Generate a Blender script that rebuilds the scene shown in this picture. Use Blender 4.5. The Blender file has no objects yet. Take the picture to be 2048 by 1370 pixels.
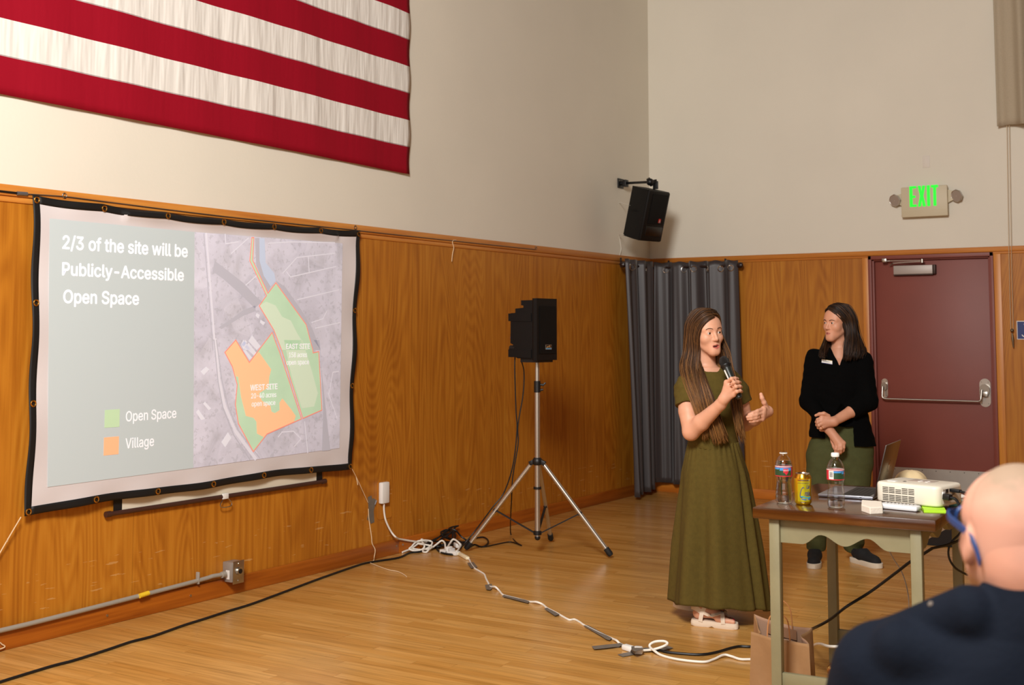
import bpy, bmesh, math, random
import numpy as np
from mathutils import Vector, Matrix
from mathutils.geometry import tessellate_polygon
from mathutils.bvhtree import BVHTree

random.seed(7)
rng = np.random.default_rng(7)
SC = bpy.context.scene
COL = SC.collection
PI = math.pi

# ------------------------------------------------------------------ camera
CAM = Vector((-10.8146, -5.2591, 1.5))
YAW, PITCH = 0.5642, 0.0788
FPX, CX, CY = 2464.9, 1024.0, 471.87          # focal length and optical axis in photo pixels
cd = bpy.data.cameras.new('camera')
cam = bpy.data.objects.new('camera', cd)
COL.objects.link(cam)
cam.location = CAM
cam.rotation_euler = (PI/2 + PITCH, 0, YAW - PI/2)
cd.sensor_width = 36.0
cd.lens = 36.0*FPX/2048
cd.shift_y = -(685 - CY)/2048
cd.clip_end = 60
cd.dof.use_dof = True
cd.dof.focus_distance = 6.3
cd.dof.aperture_fstop = 4.5
SC.camera = cam

# ------------------------------------------------------------------ world, lamps, exposure
SC.view_settings.view_transform = 'Standard'
SC.view_settings.look = 'None'
SC.view_settings.gamma = 1.0
SC.view_settings.use_curve_mapping = False
SC.view_settings.exposure = -0.06
w = bpy.data.worlds.new('hall_air')
SC.world = w
w.use_nodes = True
w.node_tree.nodes['Background'].inputs[0].default_value = (1.0, 0.95, 0.88, 1)
w.node_tree.nodes['Background'].inputs[1].default_value = 0.03

def area_light(name, loc, target, size, power, col=(1, 0.93, 0.84), size_y=None):
    l = bpy.data.lights.new(name, 'AREA')
    l.energy = power
    l.color = col
    l.shape = 'RECTANGLE' if size_y else 'SQUARE'
    l.size = size
    if size_y:
        l.size_y = size_y
    o = bpy.data.objects.new(name, l)
    COL.objects.link(o)
    o.location = loc
    d = Vector(target) - Vector(loc)
    o.rotation_euler = d.to_track_quat('-Z', 'Y').to_euler()
    return o

area_light('hall_bounce_light', (-10.3, -4.0, 4.4), (-5.0, -1.2, 1.8), 1.2, 515, (1, 0.975, 0.94))
area_light('hall_fill_light', (-14.4, -6.0, 3.0), (0, -5.5, 2.2), 7.0, 145, (1, 0.98, 0.96), size_y=4.0)  # broad fill added in front of the solid back wall, no window there
SC.cycles.transparent_max_bounces = 24
# ------------------------------------------------------------------ photo rays
_fw = Vector((math.cos(YAW)*math.cos(PITCH), math.sin(YAW)*math.cos(PITCH), math.sin(PITCH)))
_rt = Vector((math.sin(YAW), -math.cos(YAW), 0))
_up = _rt.cross(_fw)
def ray(x, y):
    return _fw + _rt*((x-CX)/FPX) - _up*((y-CY)/FPX)
def onA(x, y, dep=0.0):                 # on the wall y = 0 (dep in front of it)
    d = ray(x, y); return CAM + d*((-dep-CAM.y)/d.y)
def onB(x, y, dep=0.0):                 # on the wall x = 0
    d = ray(x, y); return CAM + d*((-dep-CAM.x)/d.x)
def onZ(x, y, z=0.0):                   # on a level plane
    d = ray(x, y); return CAM + d*((z-CAM.z)/d.z)
def atD(x, y, D):                       # at a distance along the view
    return CAM + ray(x, y)*D

# ------------------------------------------------------------------ materials
def lin(c):
    return tuple(((v/255)/12.92 if v/255 <= 0.04045 else ((v/255+0.055)/1.055)**2.4) for v in c)
MATS = {}
def mat(name, c, rough=0.6, metal=0.0, spec=0.5, noise=0.0, nscale=8.0, bump=0.0, bscale=60.0, emit=0.0, sss=0.0, coat=0.0, stretch=None, sheen=0.0):
    if name in MATS: return MATS[name]
    m = bpy.data.materials.new(name); m.use_nodes = True
    nt = m.node_tree; b = nt.nodes['Principled BSDF']
    col = (*lin(c), 1)
    b.inputs['Base Color'].default_value = col
    b.inputs['Roughness'].default_value = rough
    b.inputs['Metallic'].default_value = metal
    b.inputs['Specular IOR Level'].default_value = spec
    if coat: b.inputs['Coat Weight'].default_value = coat; b.inputs['Coat Roughness'].default_value = 0.1
    if sheen: b.inputs['Sheen Weight'].default_value = sheen
    if sss:
        b.inputs['Subsurface Weight'].default_value = sss
        b.inputs['Subsurface Radius'].default_value = (1.0, 0.35, 0.2)
        b.inputs['Subsurface Scale'].default_value = 0.01
    if emit:
        b.inputs['Emission Color'].default_value = col
        b.inputs['Emission Strength'].default_value = emit
    if noise or bump:
        tc = nt.nodes.new('ShaderNodeTexCoord'); mp = nt.nodes.new('ShaderNodeMapping')
        nt.links.new(tc.outputs['Object'], mp.inputs['Vector'])
        if stretch: mp.inputs['Scale'].default_value = stretch
    if noise:
        n = nt.nodes.new('ShaderNodeTexNoise'); n.inputs['Scale'].default_value = nscale; n.inputs['Detail'].default_value = 4
        nt.links.new(mp.outputs[0], n.inputs['Vector'])
        r = nt.nodes.new('ShaderNodeValToRGB')
        r.color_ramp.elements[0].position = 0.3; r.color_ramp.elements[1].position = 0.7
        r.color_ramp.elements[0].color = tuple(v*(1-noise) for v in col[:3])+(1,)
        r.color_ramp.elements[1].color = tuple(min(1, v*(1+noise)) for v in col[:3])+(1,)
        nt.links.new(n.outputs['Fac'], r.inputs[0]); nt.links.new(r.outputs[0], b.inputs['Base Color'])
    if bump:
        n2 = nt.nodes.new('ShaderNodeTexNoise'); n2.inputs['Scale'].default_value = bscale; n2.inputs['Detail'].default_value = 3
        nt.links.new(mp.outputs[0], n2.inputs['Vector'])
        bp = nt.nodes.new('ShaderNodeBump'); bp.inputs['Strength'].default_value = bump; bp.inputs['Distance'].default_value = 0.01
        nt.links.new(n2.outputs['Fac'], bp.inputs['Height']); nt.links.new(bp.outputs[0], b.inputs['Normal'])
    MATS[name] = m
    return m

class NT:
    """small helper for node materials"""
    def __init__(s, name):
        s.m = bpy.data.materials.new(name); s.m.use_nodes = True; s.t = s.m.node_tree
        s.b = s.t.nodes['Principled BSDF']; MATS[name] = s.m
    def n(s, typ, **kw):
        nd = s.t.nodes.new(typ)
        for k, v in kw.items():
            if k in ('operation', 'data_type', 'noise_dimensions', 'blend_type', 'wave_type', 'feature', 'distance', 'bands_direction', 'interpolation_type', 'offset', 'offset_frequency', 'squash'): setattr(nd, k, v)
            else: nd.inputs[k].default_value = v
        return nd
    def l(s, a, b): s.t.links.new(a, b)
    def math(s, op, a, b=None, clamp=False):
        nd = s.t.nodes.new('ShaderNodeMath'); nd.operation = op; nd.use_clamp = clamp
        for i, v in enumerate((a, b)):
            if v is None: continue
            if isinstance(v, (int, float)): nd.inputs[i].default_value = v
            else: s.l(v, nd.inputs[i])
        return nd.outputs[0]
    def mix(s, f, a, b, mode='MIX'):
        nd = s.t.nodes.new('ShaderNodeMix'); nd.data_type = 'RGBA'; nd.blend_type = mode
        for sock, v in ((nd.inputs[0], f), (nd.inputs[6], a), (nd.inputs[7], b)):
            if isinstance(v, (int, float)): sock.default_value = v
            elif isinstance(v, tuple): sock.default_value = (*lin(v), 1)
            else: s.l(v, sock)
        return nd.outputs[2]
    def ramp(s, f, stops):
        nd = s.t.nodes.new('ShaderNodeValToRGB'); e = nd.color_ramp.elements
        while len(e) < len(stops): e.new(0.5)
        for i, (p, c) in enumerate(stops):
            e[i].position = p; e[i].color = (*lin(c), 1)
        s.l(f, nd.inputs[0]); return nd.outputs[0]

# ------------------------------------------------------------------ objects
def setprops(o, label=None, cat=None, group=None, kind=None):
    if label: o['label'] = label
    if cat: o['category'] = cat
    if group: o['group'] = group
    if kind: o['kind'] = kind
    return o
def thing(name, label, cat, loc=(0, 0, 0), rotz=0.0, group=None, kind=None):
    o = bpy.data.objects.new(name, None); COL.objects.link(o)
    o.empty_display_size = 0.05
    o.location = loc; o.rotation_euler = (0, 0, rotz)
    return setprops(o, label, cat, group, kind)
def top(o):
    while o.parent: o = o.parent
    return o
def rootmat(o):
    return Matrix.Translation(o.location) @ Matrix.Rotation(o.rotation_euler.z, 4, 'Z')
def kids(o): return [c for c in bpy.data.objects if c.parent == o]
def copy_tree(o, parent=None):
    c = o.copy(); COL.objects.link(c)
    if parent: c.parent = parent
    for ch in kids(o): copy_tree(ch, c)
    return c

def ortho(d):
    d = Vector(d).normalized()
    a = Vector((0, 0, 1)) if abs(d.z) < 0.9 else Vector((1, 0, 0))
    u = d.cross(a).normalized()
    return u, d.cross(u).normalized(), d

class MB:
    def __init__(s): s.v = []; s.f = []; s.m = []; s.s = []
    def add(s, vs, fs, mi=0, smooth=False, M=None):
        o = len(s.v)
        for p in vs:
            p = Vector(p)
            s.v.append(M @ p if M else p)
        for f in fs:
            s.f.append([i+o for i in f]); s.m.append(mi if isinstance(mi, int) else 0); s.s.append(smooth)
        return s
    def box(s, c, size, mi=0, bev=0.0, M=None, seg=2):
        bm = bmesh.new(); bmesh.ops.create_cube(bm, size=1)
        for v in bm.verts: v.co = Vector((v.co.x*size[0], v.co.y*size[1], v.co.z*size[2]))
        if bev > 0:
            bmesh.ops.bevel(bm, geom=list(bm.edges), offset=bev, segments=seg, profile=0.5, affect='EDGES')
        bm.verts.index_update()
        vs = [v.co + Vector(c) for v in bm.verts]; fs = [[v.index for v in f.verts] for f in bm.faces]
        bm.free()
        return s.add(vs, fs, mi, bev > 0, M)
    def span(s, a, b, mi=0, bev=0.0, M=None):
        a, b = Vector(a), Vector(b)
        return s.box((a+b)/2, [abs(q) for q in (b-a)], mi, bev, M)
    def bar(s, a, b, w, h, mi=0, bev=0.0, upv=(0, 0, 1)):
        a, b = Vector(a), Vector(b); d = (b-a); L = d.length; d.normalize()
        u = Vector(upv).cross(d)
        if u.length < 1e-4: u = Vector((1, 0, 0)).cross(d)
        u.normalize(); v = d.cross(u)
        M = Matrix(((u.x, v.x, d.x, 0), (u.y, v.y, d.y, 0), (u.z, v.z, d.z, 0), (0, 0, 0, 1))); M.translation = (a+b)/2
        return s.box((0, 0, 0), (w, h, L), mi, bev, M)
    def tube(s, pts, r, n=8, mi=0, cap=True, closed=False):
        pts = [Vector(p) for p in pts]; N = len(pts)
        rs = r if isinstance(r, (list, tuple)) else [r]*N
        vs = []; prev = None
        for i, p in enumerate(pts):
            if closed: d = pts[(i+1) % N]-pts[i-1]
            else: d = pts[min(i+1, N-1)]-pts[max(i-1, 0)]
            if d.length < 1e-9: d = Vector((0, 0, 1))
            d.normalize()
            if prev is None: u, w_, _ = ortho(d)
            else:
                u = prev - d*prev.dot(d)
                if u.length < 1e-6: u, _, _ = ortho(d)
                u.normalize()
            w_ = d.cross(u); prev = u
            for k in range(n):
                a = 2*PI*k/n
                vs.append(p + (u*math.cos(a)+w_*math.sin(a))*rs[i])
        fs = []
        for i in range(N if closed else N-1):
            j = (i+1) % N
            for k in range(n):
                q = (k+1) % n
                fs.append([i*n+k, i*n+q, j*n+q, j*n+k])
        if cap and not closed:
            fs.append(list(range(n))[::-1]); fs.append([(N-1)*n+k for k in range(n)])
        return s.add(vs, fs, mi, True)
    def cyl(s, a, b, r, r2=None, n=20, mi=0): return s.tube([a, b], [r, r if r2 is None else r2], n, mi)
    def lathe(s, prof, c=(0, 0, 0), n=28, mi=0, axis=(0, 0, 1), M=None, capped=True):
        u, v, d = ortho(axis); c = Vector(c); vs = []; fs = []
        if abs(Vector(axis).normalized().z) > .999: u, v = Vector((1, 0, 0)), Vector((0, 1, 0))*(1 if axis[2] > 0 else -1)
        for (r, z) in prof:
            for k in range(n):
                a = 2*PI*k/n; vs.append(c+d*z+(u*math.cos(a)+v*math.sin(a))*max(r, 1e-5))
        for i in range(len(prof)-1):
            for k in range(n):
                q = (k+1) % n; fs.append([i*n+k, i*n+q, (i+1)*n+q, (i+1)*n+k])
        if capped:
            if prof[0][0] > 2e-5: fs.append([k for k in range(n)][::-1])
            if prof[-1][0] > 2e-5: fs.append([(len(prof)-1)*n+k for k in range(n)])
        return s.add(vs, fs, mi, True, M)
    def ball(s, c, r, n=16, mi=0, M=None):
        r = Vector((r, r, r)) if isinstance(r, (int, float)) else Vector(r)
        vs = []; fs = []; m = n//2
        for i in range(m+1):
            t = PI*i/m
            for k in range(n):
                a = 2*PI*k/n
                vs.append(Vector(c)+Vector((r.x*math.sin(t)*math.cos(a), r.y*math.sin(t)*math.sin(a), -r.z*math.cos(t))))
        for i in range(m):
            for k in range(n):
                q = (k+1) % n; fs.append([i*n+k, i*n+q, (i+1)*n+q, (i+1)*n+k])
        return s.add(vs, fs, mi, True, M)
    def prism(s, poly, o, u, v, t, mi=0, smooth=False):
        """polygon (a,b) in the plane o + a u + b v, extruded by vector t"""
        o, u, v, t = Vector(o), Vector(u), Vector(v), Vector(t)
        P = [o+u*a+v*b for a, b in poly]; n = len(P)
        tri = tessellate_polygon([P])
        fs = [list(x) for x in tri]+[[i+n for i in x][::-1] for x in tri]+[[i, (i+1) % n, (i+1) % n+n, i+n] for i in range(n)]
        return s.add(P+[p+t for p in P], fs, mi, smooth)
    def grid(s, fn, nu, nv, mi=0, closed=False, smooth=True):
        vs = [fn(i/(nu if closed else nu-1), j/(nv-1)) for j in range(nv) for i in range(nu)]
        fs = []
        for j in range(nv-1):
            for i in range(nu if closed else nu-1):
                k = (i+1) % nu
                fs.append([j*nu+i, j*nu+k, (j+1)*nu+k, (j+1)*nu+i])
        return s.add(vs, fs, mi, smooth)
    def build(s, name, mats, parent=None, local=False, origin=None, fix=True, ang=40):
        if not isinstance(mats, (list, tuple)): mats = [mats]
        me = bpy.data.meshes.new(name)
        if parent is not None and not local:
            inv = rootmat(top(parent)).inverted(); V = [inv @ p for p in s.v]
        else: V = s.v
        loc = Vector((0, 0, 0))
        if parent is None and origin != 'world':
            if origin is None:
                xs = [p.x for p in V]; ys = [p.y for p in V]; zs = [p.z for p in V]
                loc = Vector(((min(xs)+max(xs))/2, (min(ys)+max(ys))/2, min(zs)))
            else: loc = Vector(origin)
            V = [p-loc for p in V]
        me.from_pydata([tuple(p) for p in V], [], s.f)
        for m in mats: me.materials.append(m)
        me.polygons.foreach_set('material_index', s.m)
        me.polygons.foreach_set('use_smooth', s.s)
        if fix:
            bm = bmesh.new(); bm.from_mesh(me); bmesh.ops.recalc_face_normals(bm, faces=bm.faces); bm.to_mesh(me); bm.free()
        me.update()
        if any(s.s): me.set_sharp_from_angle(angle=math.radians(ang))
        o = bpy.data.objects.new(name, me); COL.objects.link(o)
        if parent is not None: o.parent = parent
        else: o.location = loc
        return o

def smooth_path(pts, k=6, closed=False):
    """Catmull-Rom through points"""
    P = [Vector(p) for p in pts]; out = []
    n = len(P)
    for i in range(n if closed else n-1):
        if closed: a, b, c, d = P[i-1], P[i], P[(i+1) % n], P[(i+2) % n]
        else: a, b, c, d = P[max(i-1, 0)], P[i], P[i+1], P[min(i+2, n-1)]
        for j in range(k):
            t = j/k
            out.append(0.5*((2*b)+(c-a)*t+(2*a-5*b+4*c-d)*t*t+(3*b-a-3*c+d)*t**3))
    if not closed: out.append(P[-1])
    return out

_FONT = None
try:                                             # the interface typeface that ships inside Blender, else the built-in one
    import os
    _fp = os.path.join(bpy.utils.system_resource('DATAFILES', path='fonts'), 'Inter.woff2')
    if os.path.exists(_fp): _FONT = bpy.data.fonts.load(_fp)
except Exception:
    _FONT = None
def text_geo(txt, size=1.0, off=0.0, ext=0.0, shear=0.0, space=1.0):
    cu = bpy.data.curves.new('t', 'FONT'); cu.body = txt; cu.size = size; cu.extrude = ext; cu.shear = shear; cu.space_character = space
    cu.resolution_u = 3
    if _FONT: cu.font = _FONT
    o = bpy.data.objects.new('t', cu); COL.objects.link(o)
    bpy.context.view_layer.update()
    me = bpy.data.meshes.new_from_object(o.evaluated_get(bpy.context.evaluated_depsgraph_get()))
    vs = [v.co.copy() for v in me.vertices]; fs = [list(p.vertices) for p in me.polygons]
    bpy.data.objects.remove(o); bpy.data.meshes.remove(me); bpy.data.curves.remove(cu)
    if off:                                       # heavier weight: the outline laid over itself, shifted a little each way
        n = len(vs); V = []; F = []
        for i, (dx, dy) in enumerate(((0, 0), (off, 0), (-off, 0), (0, off), (0, -off), (off*.7, off*.7), (-off*.7, off*.7), (off*.7, -off*.7), (-off*.7, -off*.7))):
            V += [v+Vector((dx, dy, 0.00005*i)) for v in vs]; F += [[k+i*n for k in f] for f in fs]
        vs, fs = V, F
    return vs, fs
def fit_text(txt, w, h=None, off=0.0, shear=0.0, space=1.0):
    """text scaled so that it is w wide (and h tall), lower left at 0,0"""
    vs, fs = text_geo(txt, 1.0, off, 0, shear, space)
    x0 = min(v.x for v in vs); x1 = max(v.x for v in vs); y0 = min(v.y for v in vs); y1 = max(v.y for v in vs)
    k = w/(x1-x0); kh = k if h is None else h/(y1-y0)
    return [Vector(((v.x-x0)*k, (v.y-y0)*kh, v.z)) for v in vs], fs, (y1-y0)*kh
# ------------------------------------------------------------------ blended bodies: distance fields meshed by surface nets
class Prim:
    def __init__(s, fn, lo, hi): s.fn, s.lo, s.hi = fn, np.array(lo, float), np.array(hi, float)
def _xf(xf, pts):
    """xf = (3x3 columns = axes, origin): local -> person frame"""
    R, t = xf
    return [R @ np.array(p, float)+t for p in pts]
def rc(a, b, r1, r2=None, xf=None):
    if r2 is None: r2 = r1
    a, b = np.array(a, float), np.array(b, float)
    if xf is not None: a, b = _xf(xf, (a, b))
    ba = b-a; L = max(float(ba@ba), 1e-12)
    def fn(X, Y, Z):
        x, y, z = X-a[0], Y-a[1], Z-a[2]
        t = np.clip((x*ba[0]+y*ba[1]+z*ba[2])/L, 0, 1)
        return np.sqrt((x-t*ba[0])**2+(y-t*ba[1])**2+(z-t*ba[2])**2)-(r1+(r2-r1)*t)
    R = max(r1, r2)
    return Prim(fn, np.minimum(a, b)-R, np.maximum(a, b)+R)
def chain(pts, rs, xf=None):
    return [rc(pts[i], pts[i+1], rs[i], rs[i+1], xf) for i in range(len(pts)-1)]
def cone(a, b, r1, r2, flat=1.0, fdir=(0, 1, 0), xf=None):
    """flat ended cone, its section squashed by `flat` along fdir"""
    a, b = np.array(a, float), np.array(b, float); f = np.array(fdir, float)
    if xf is not None: a, b = _xf(xf, (a, b)); f = xf[0]@f
    d = b-a; L = np.linalg.norm(d); d = d/L; f = f-d*(f@d); f = f/np.linalg.norm(f); g = np.cross(d, f)
    def fn(X, Y, Z):
        x, y, z = X-a[0], Y-a[1], Z-a[2]
        t = x*d[0]+y*d[1]+z*d[2]; p = (x*f[0]+y*f[1]+z*f[2])/flat; q = x*g[0]+y*g[1]+z*g[2]
        r = r1+(r2-r1)*np.clip(t/L, 0, 1)
        return np.maximum((np.sqrt(p*p+q*q)-r)*min(flat, 1.0), np.abs(t-L/2)-L/2)
    R = max(r1, r2)*max(1, flat)
    return Prim(fn, np.minimum(a, b)-R, np.maximum(a, b)+R)
def ell(c, r, xf=None):
    c = np.array(c, float); r = np.array(r, float); R = np.eye(3)
    if xf is not None: c = xf[0]@c+xf[1]; R = xf[0]
    def fn(X, Y, Z):
        x, y, z = X-c[0], Y-c[1], Z-c[2]
        u = [(x*R[0, i]+y*R[1, i]+z*R[2, i])/r[i] for i in range(3)]
        k0 = np.sqrt(u[0]**2+u[1]**2+u[2]**2); k1 = np.sqrt((u[0]/r[0])**2+(u[1]/r[1])**2+(u[2]/r[2])**2)
        return k0*(k0-1)/np.maximum(k1, 1e-9)
    m = float(max(r))
    e = np.sqrt(((R*r)**2).sum(1))
    return Prim(fn, c-e, c+e)
def loft(rows, p=2.0):
    """rows of (z, cx, cy, half width, half depth, yaw deg), z ascending"""
    A = np.array(rows, float)
    def fn(X, Y, Z):
        zz = np.clip(Z, A[0, 0], A[-1, 0])
        g = [np.interp(zz, A[:, 0], A[:, i]) for i in range(1, 6)]
        an = np.radians(g[4]); c, s_ = np.cos(an), np.sin(an)
        x, y = X-g[0], Y-g[1]
        u, v = (x*c+y*s_)/g[2], (-x*s_+y*c)/g[3]
        d = ((np.abs(u)**p+np.abs(v)**p)**(1/p)-1)*np.minimum(g[2], g[3])
        return np.maximum(d, np.maximum(A[0, 0]-Z, Z-A[-1, 0]))
    m = np.maximum(A[:, 3], A[:, 4])
    return Prim(fn, [(A[:, 1]-m).min(), (A[:, 2]-m).min(), A[0, 0]], [(A[:, 1]+m).max(), (A[:, 2]+m).max(), A[-1, 0]])
def boxp(c, half, r=0.0, xf=None):
    c = np.array(c, float); h = np.array(half, float)-r; R = np.eye(3)
    if xf is not None: c = xf[0]@c+xf[1]; R = xf[0]
    def fn(X, Y, Z):
        x, y, z = X-c[0], Y-c[1], Z-c[2]
        q = [np.abs(x*R[0, i]+y*R[1, i]+z*R[2, i])-h[i] for i in range(3)]
        return np.sqrt(sum(np.maximum(t, 0)**2 for t in q))+np.minimum(np.maximum(np.maximum(q[0], q[1]), q[2]), 0)-r
    e = np.abs(R)@(h+r)
    return Prim(fn, c-e, c+e)

class Sdf:
    def __init__(s): s.ops = []
    def add(s, pr, k=0.01):
        for p in (pr if isinstance(pr, list) else [pr]): s.ops.append((1, p, k))
        return s
    def sub(s, pr, k=0.005):
        for p in (pr if isinstance(pr, list) else [pr]): s.ops.append((-1, p, k))
        return s
    def mesh(s, h=0.003, disp=None):
        lo = np.min([p.lo for o, p, k in s.ops if o > 0], 0)-4*h-0.01
        hi = np.max([p.hi for o, p, k in s.ops if o > 0], 0)+4*h+0.01
        n = np.ceil((hi-lo)/h).astype(int)+1
        ax = [(lo[i]+h*np.arange(n[i])).astype(np.float32) for i in range(3)]
        D = np.full(n, 0.3, np.float32)
        for o, p, k in s.ops:
            mg = k*1.2+3*h
            i0 = np.clip(np.floor((p.lo-mg-lo)/h).astype(int), 0, n-1); i1 = np.clip(np.ceil((p.hi+mg-lo)/h).astype(int)+1, 1, n)
            if (i1 <= i0).any(): continue
            sl = tuple(slice(i0[i], i1[i]) for i in range(3))
            d = p.fn(ax[0][sl[0]][:, None, None], ax[1][sl[1]][None, :, None], ax[2][sl[2]][None, None, :]).astype(np.float32)
            a = D[sl]
            if o > 0:
                hh = np.clip(0.5+0.5*(a-d)/k, 0, 1); D[sl] = a*(1-hh)+d*hh-k*hh*(1-hh)
            else:
                d = -d; hh = np.clip(0.5-0.5*(a-d)/k, 0, 1); D[sl] = a*(1-hh)+d*hh+k*hh*(1-hh)
        if disp is not None:
            D += disp(ax[0][:, None, None], ax[1][None, :, None], ax[2][None, None, :]).astype(np.float32)
        I = D < 0
        c = I[:-1, :-1, :-1].astype(np.int8)
        cnt = np.zeros_like(c)
        for dx in (0, 1):
            for dy in (0, 1):
                for dz in (0, 1):
                    cnt += I[dx:n[0]-1+dx, dy:n[1]-1+dy, dz:n[2]-1+dz]
        act = (cnt > 0) & (cnt < 8)
        ii, jj, kk = np.nonzero(act)
        idx = np.full(act.shape, -1, np.int32); idx[ii, jj, kk] = np.arange(len(ii))
        offs = [(dx, dy, dz) for dx in (0, 1) for dy in (0, 1) for dz in (0, 1)]
        vals = {o: D[ii+o[0], jj+o[1], kk+o[2]] for o in offs}
        acc = np.zeros((len(ii), 3)); num = np.zeros(len(ii))
        for o in offs:
            for a in range(3):
                if o[a] == 0:
                    q = list(o); q[a] = 1; q = tuple(q)
                    v0, v1 = vals[o], vals[q]; cr = (v0 < 0) != (v1 < 0)
                    t = np.where(cr, v0/np.where(cr, v0-v1, 1), 0)
                    pos = np.tile(np.array(o, float), (len(ii), 1)); pos[:, a] = t
                    acc[cr] += pos[cr]; num += cr
        V = lo+h*(np.stack([ii, jj, kk], 1)+acc/np.maximum(num, 1)[:, None])
        F = []
        for a in range(3):
            b, c2 = (a+1) % 3, (a+2) % 3
            s0 = [slice(None)]*3; s1 = [slice(None)]*3
            s0[a] = slice(0, -1); s1[a] = slice(1, None)
            ch = I[tuple(s0)] != I[tuple(s1)]
            e = np.stack(np.nonzero(ch), 1)
            ok = (e[:, b] > 0) & (e[:, c2] > 0) & (e[:, b] < n[b]-1) & (e[:, c2] < n[c2]-1)
            e = e[ok]
            ins = I[e[:, 0], e[:, 1], e[:, 2]]
            def cell(db, dc):
                q = e.copy(); q[:, b] += db; q[:, c2] += dc
                return idx[q[:, 0], q[:, 1], q[:, 2]]
            quad = np.stack([cell(-1, -1), cell(0, -1), cell(0, 0), cell(-1, 0)], 1)
            quad[~ins] = quad[~ins][:, ::-1]
            F.append(quad)
        F = np.concatenate(F); F = F[(F >= 0).all(1)]
        return V, F

def np_mesh(name, V, F, mats, parent, mi=None, relax=1):
    if not isinstance(mats, (list, tuple)): mats = [mats]
    if relax:                                     # one or two gentle smoothing passes over the quads
        for _ in range(relax):
            acc = np.zeros_like(V); cn = np.zeros(len(V))
            for i in range(4):
                for j in (1, 3):
                    np.add.at(acc, F[:, i], V[F[:, (i+j) % 4]]); np.add.at(cn, F[:, i], 1)
            V = V*0.5+0.5*acc/np.maximum(cn, 1)[:, None]
    me = bpy.data.meshes.new(name)
    me.vertices.add(len(V)); me.vertices.foreach_set('co', V.astype(np.float32).ravel())
    me.loops.add(len(F)*4); me.loops.foreach_set('vertex_index', F.astype(np.int32).ravel())
    me.polygons.add(len(F)); me.polygons.foreach_set('loop_start', np.arange(0, len(F)*4, 4, dtype=np.int32))
    for m in mats: me.materials.append(m)
    if mi is not None: me.polygons.foreach_set('material_index', mi.astype(np.int32))
    me.polygons.foreach_set('use_smooth', np.ones(len(F), bool))
    me.update(calc_edges=True); me.validate()
    o = bpy.data.objects.new(name, me); COL.objects.link(o); o.parent = parent
    return o
# ------------------------------------------------------------------ materials of the room
def wood_panel(name, light, mid, dark, axis='X', seam=1.22, off=0.0):
    t = NT(name)
    tc = t.n('ShaderNodeTexCoord'); sp = t.n('ShaderNodeSeparateXYZ'); t.l(tc.outputs['Object'], sp.inputs[0])
    h = t.math('ADD', sp.outputs[axis], off)
    pan = t.math('FLOOR', t.math('DIVIDE', h, seam)); fr = t.math('FRACT', t.math('DIVIDE', h, seam))
    wn = t.n('ShaderNodeTexWhiteNoise', noise_dimensions='1D'); t.l(pan, wn.inputs['W'])
    jump = t.math('MULTIPLY', wn.outputs['Value'], 37.0)
    cb = t.n('ShaderNodeCombineXYZ'); t.l(t.math('MULTIPLY', h, 1.0), cb.inputs[0]); t.l(jump, cb.inputs[1]); t.l(t.math('MULTIPLY', sp.outputs['Z'], 0.13), cb.inputs[2])
    n1 = t.n('ShaderNodeTexNoise', Scale=2.0, Detail=2.0, Roughness=0.5, Distortion=0.25); t.l(cb.outputs[0], n1.inputs['Vector'])
    rings = t.math('SINE', t.math('MULTIPLY', n1.outputs['Fac'], 260.0))
    rings = t.math('ADD', t.math('MULTIPLY', rings, 0.5), 0.5)
    cb2 = t.n('ShaderNodeCombineXYZ'); t.l(t.math('MULTIPLY', h, 1.0), cb2.inputs[0]); t.l(jump, cb2.inputs[1]); t.l(t.math('MULTIPLY', sp.outputs['Z'], 0.03), cb2.inputs[2])
    n2 = t.n('ShaderNodeTexNoise', Scale=42.0, Detail=4.0, Roughness=0.6); t.l(cb2.outputs[0], n2.inputs['Vector'])
    n3 = t.n('ShaderNodeTexNoise', Scale=1.1, Detail=2.0); t.l(tc.outputs['Object'], n3.inputs['Vector'])
    f = t.math('ADD', t.math('MULTIPLY', rings, 0.13), t.math('MULTIPLY', n2.outputs['Fac'], 0.55))
    f = t.math('ADD', f, t.math('MULTIPLY', n3.outputs['Fac'], 0.34))
    c = t.ramp(f, [(0.3, dark), (0.55, mid), (0.85, light)])
    pv = t.n('ShaderNodeHueSaturation', Saturation=1.0); t.l(t.math('ADD', t.math('MULTIPLY', wn.outputs['Value'], 0.18), 0.92), pv.inputs['Value']); t.l(c, pv.inputs['Color'])
    c = pv.outputs[0]
    cs = t.n('ShaderNodeCombineXYZ'); t.l(t.math('MULTIPLY', h, 7.0), cs.inputs[0]); t.l(t.math('MULTIPLY', sp.outputs['Z'], 60.0), cs.inputs[2])
    ns = t.n('ShaderNodeTexNoise', Scale=1.0, Detail=3.0); t.l(cs.outputs[0], ns.inputs['Vector'])
    low = t.math('LESS_THAN', t.math('ABSOLUTE', t.math('SUBTRACT', sp.outputs['Z'], 0.24)), 0.11)
    scuff = t.math('MULTIPLY', t.math('GREATER_THAN', ns.outputs['Fac'], 0.66), low)
    c = t.mix(t.math('MULTIPLY', scuff, 0.30), c, (226, 190, 130))
    seam_f = t.math('LESS_THAN', fr, 0.0028)
    c2 = t.mix(t.math('MULTIPLY', seam_f, 0.32), c, tuple(int(v*0.45) for v in dark))
    t.l(c2, t.b.inputs['Base Color'])
    t.b.inputs['Roughness'].default_value = 0.42; t.b.inputs['Specular IOR Level'].default_value = 0.35
    return t.m
WOOD_L = (207, 143, 49); WOOD_M = (187, 118, 32); WOOD_D = (156, 89, 18)
M_panA = wood_panel('plywood_panel', WOOD_L, WOOD_M, WOOD_D, 'X', 1.22, 0.18)
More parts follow.
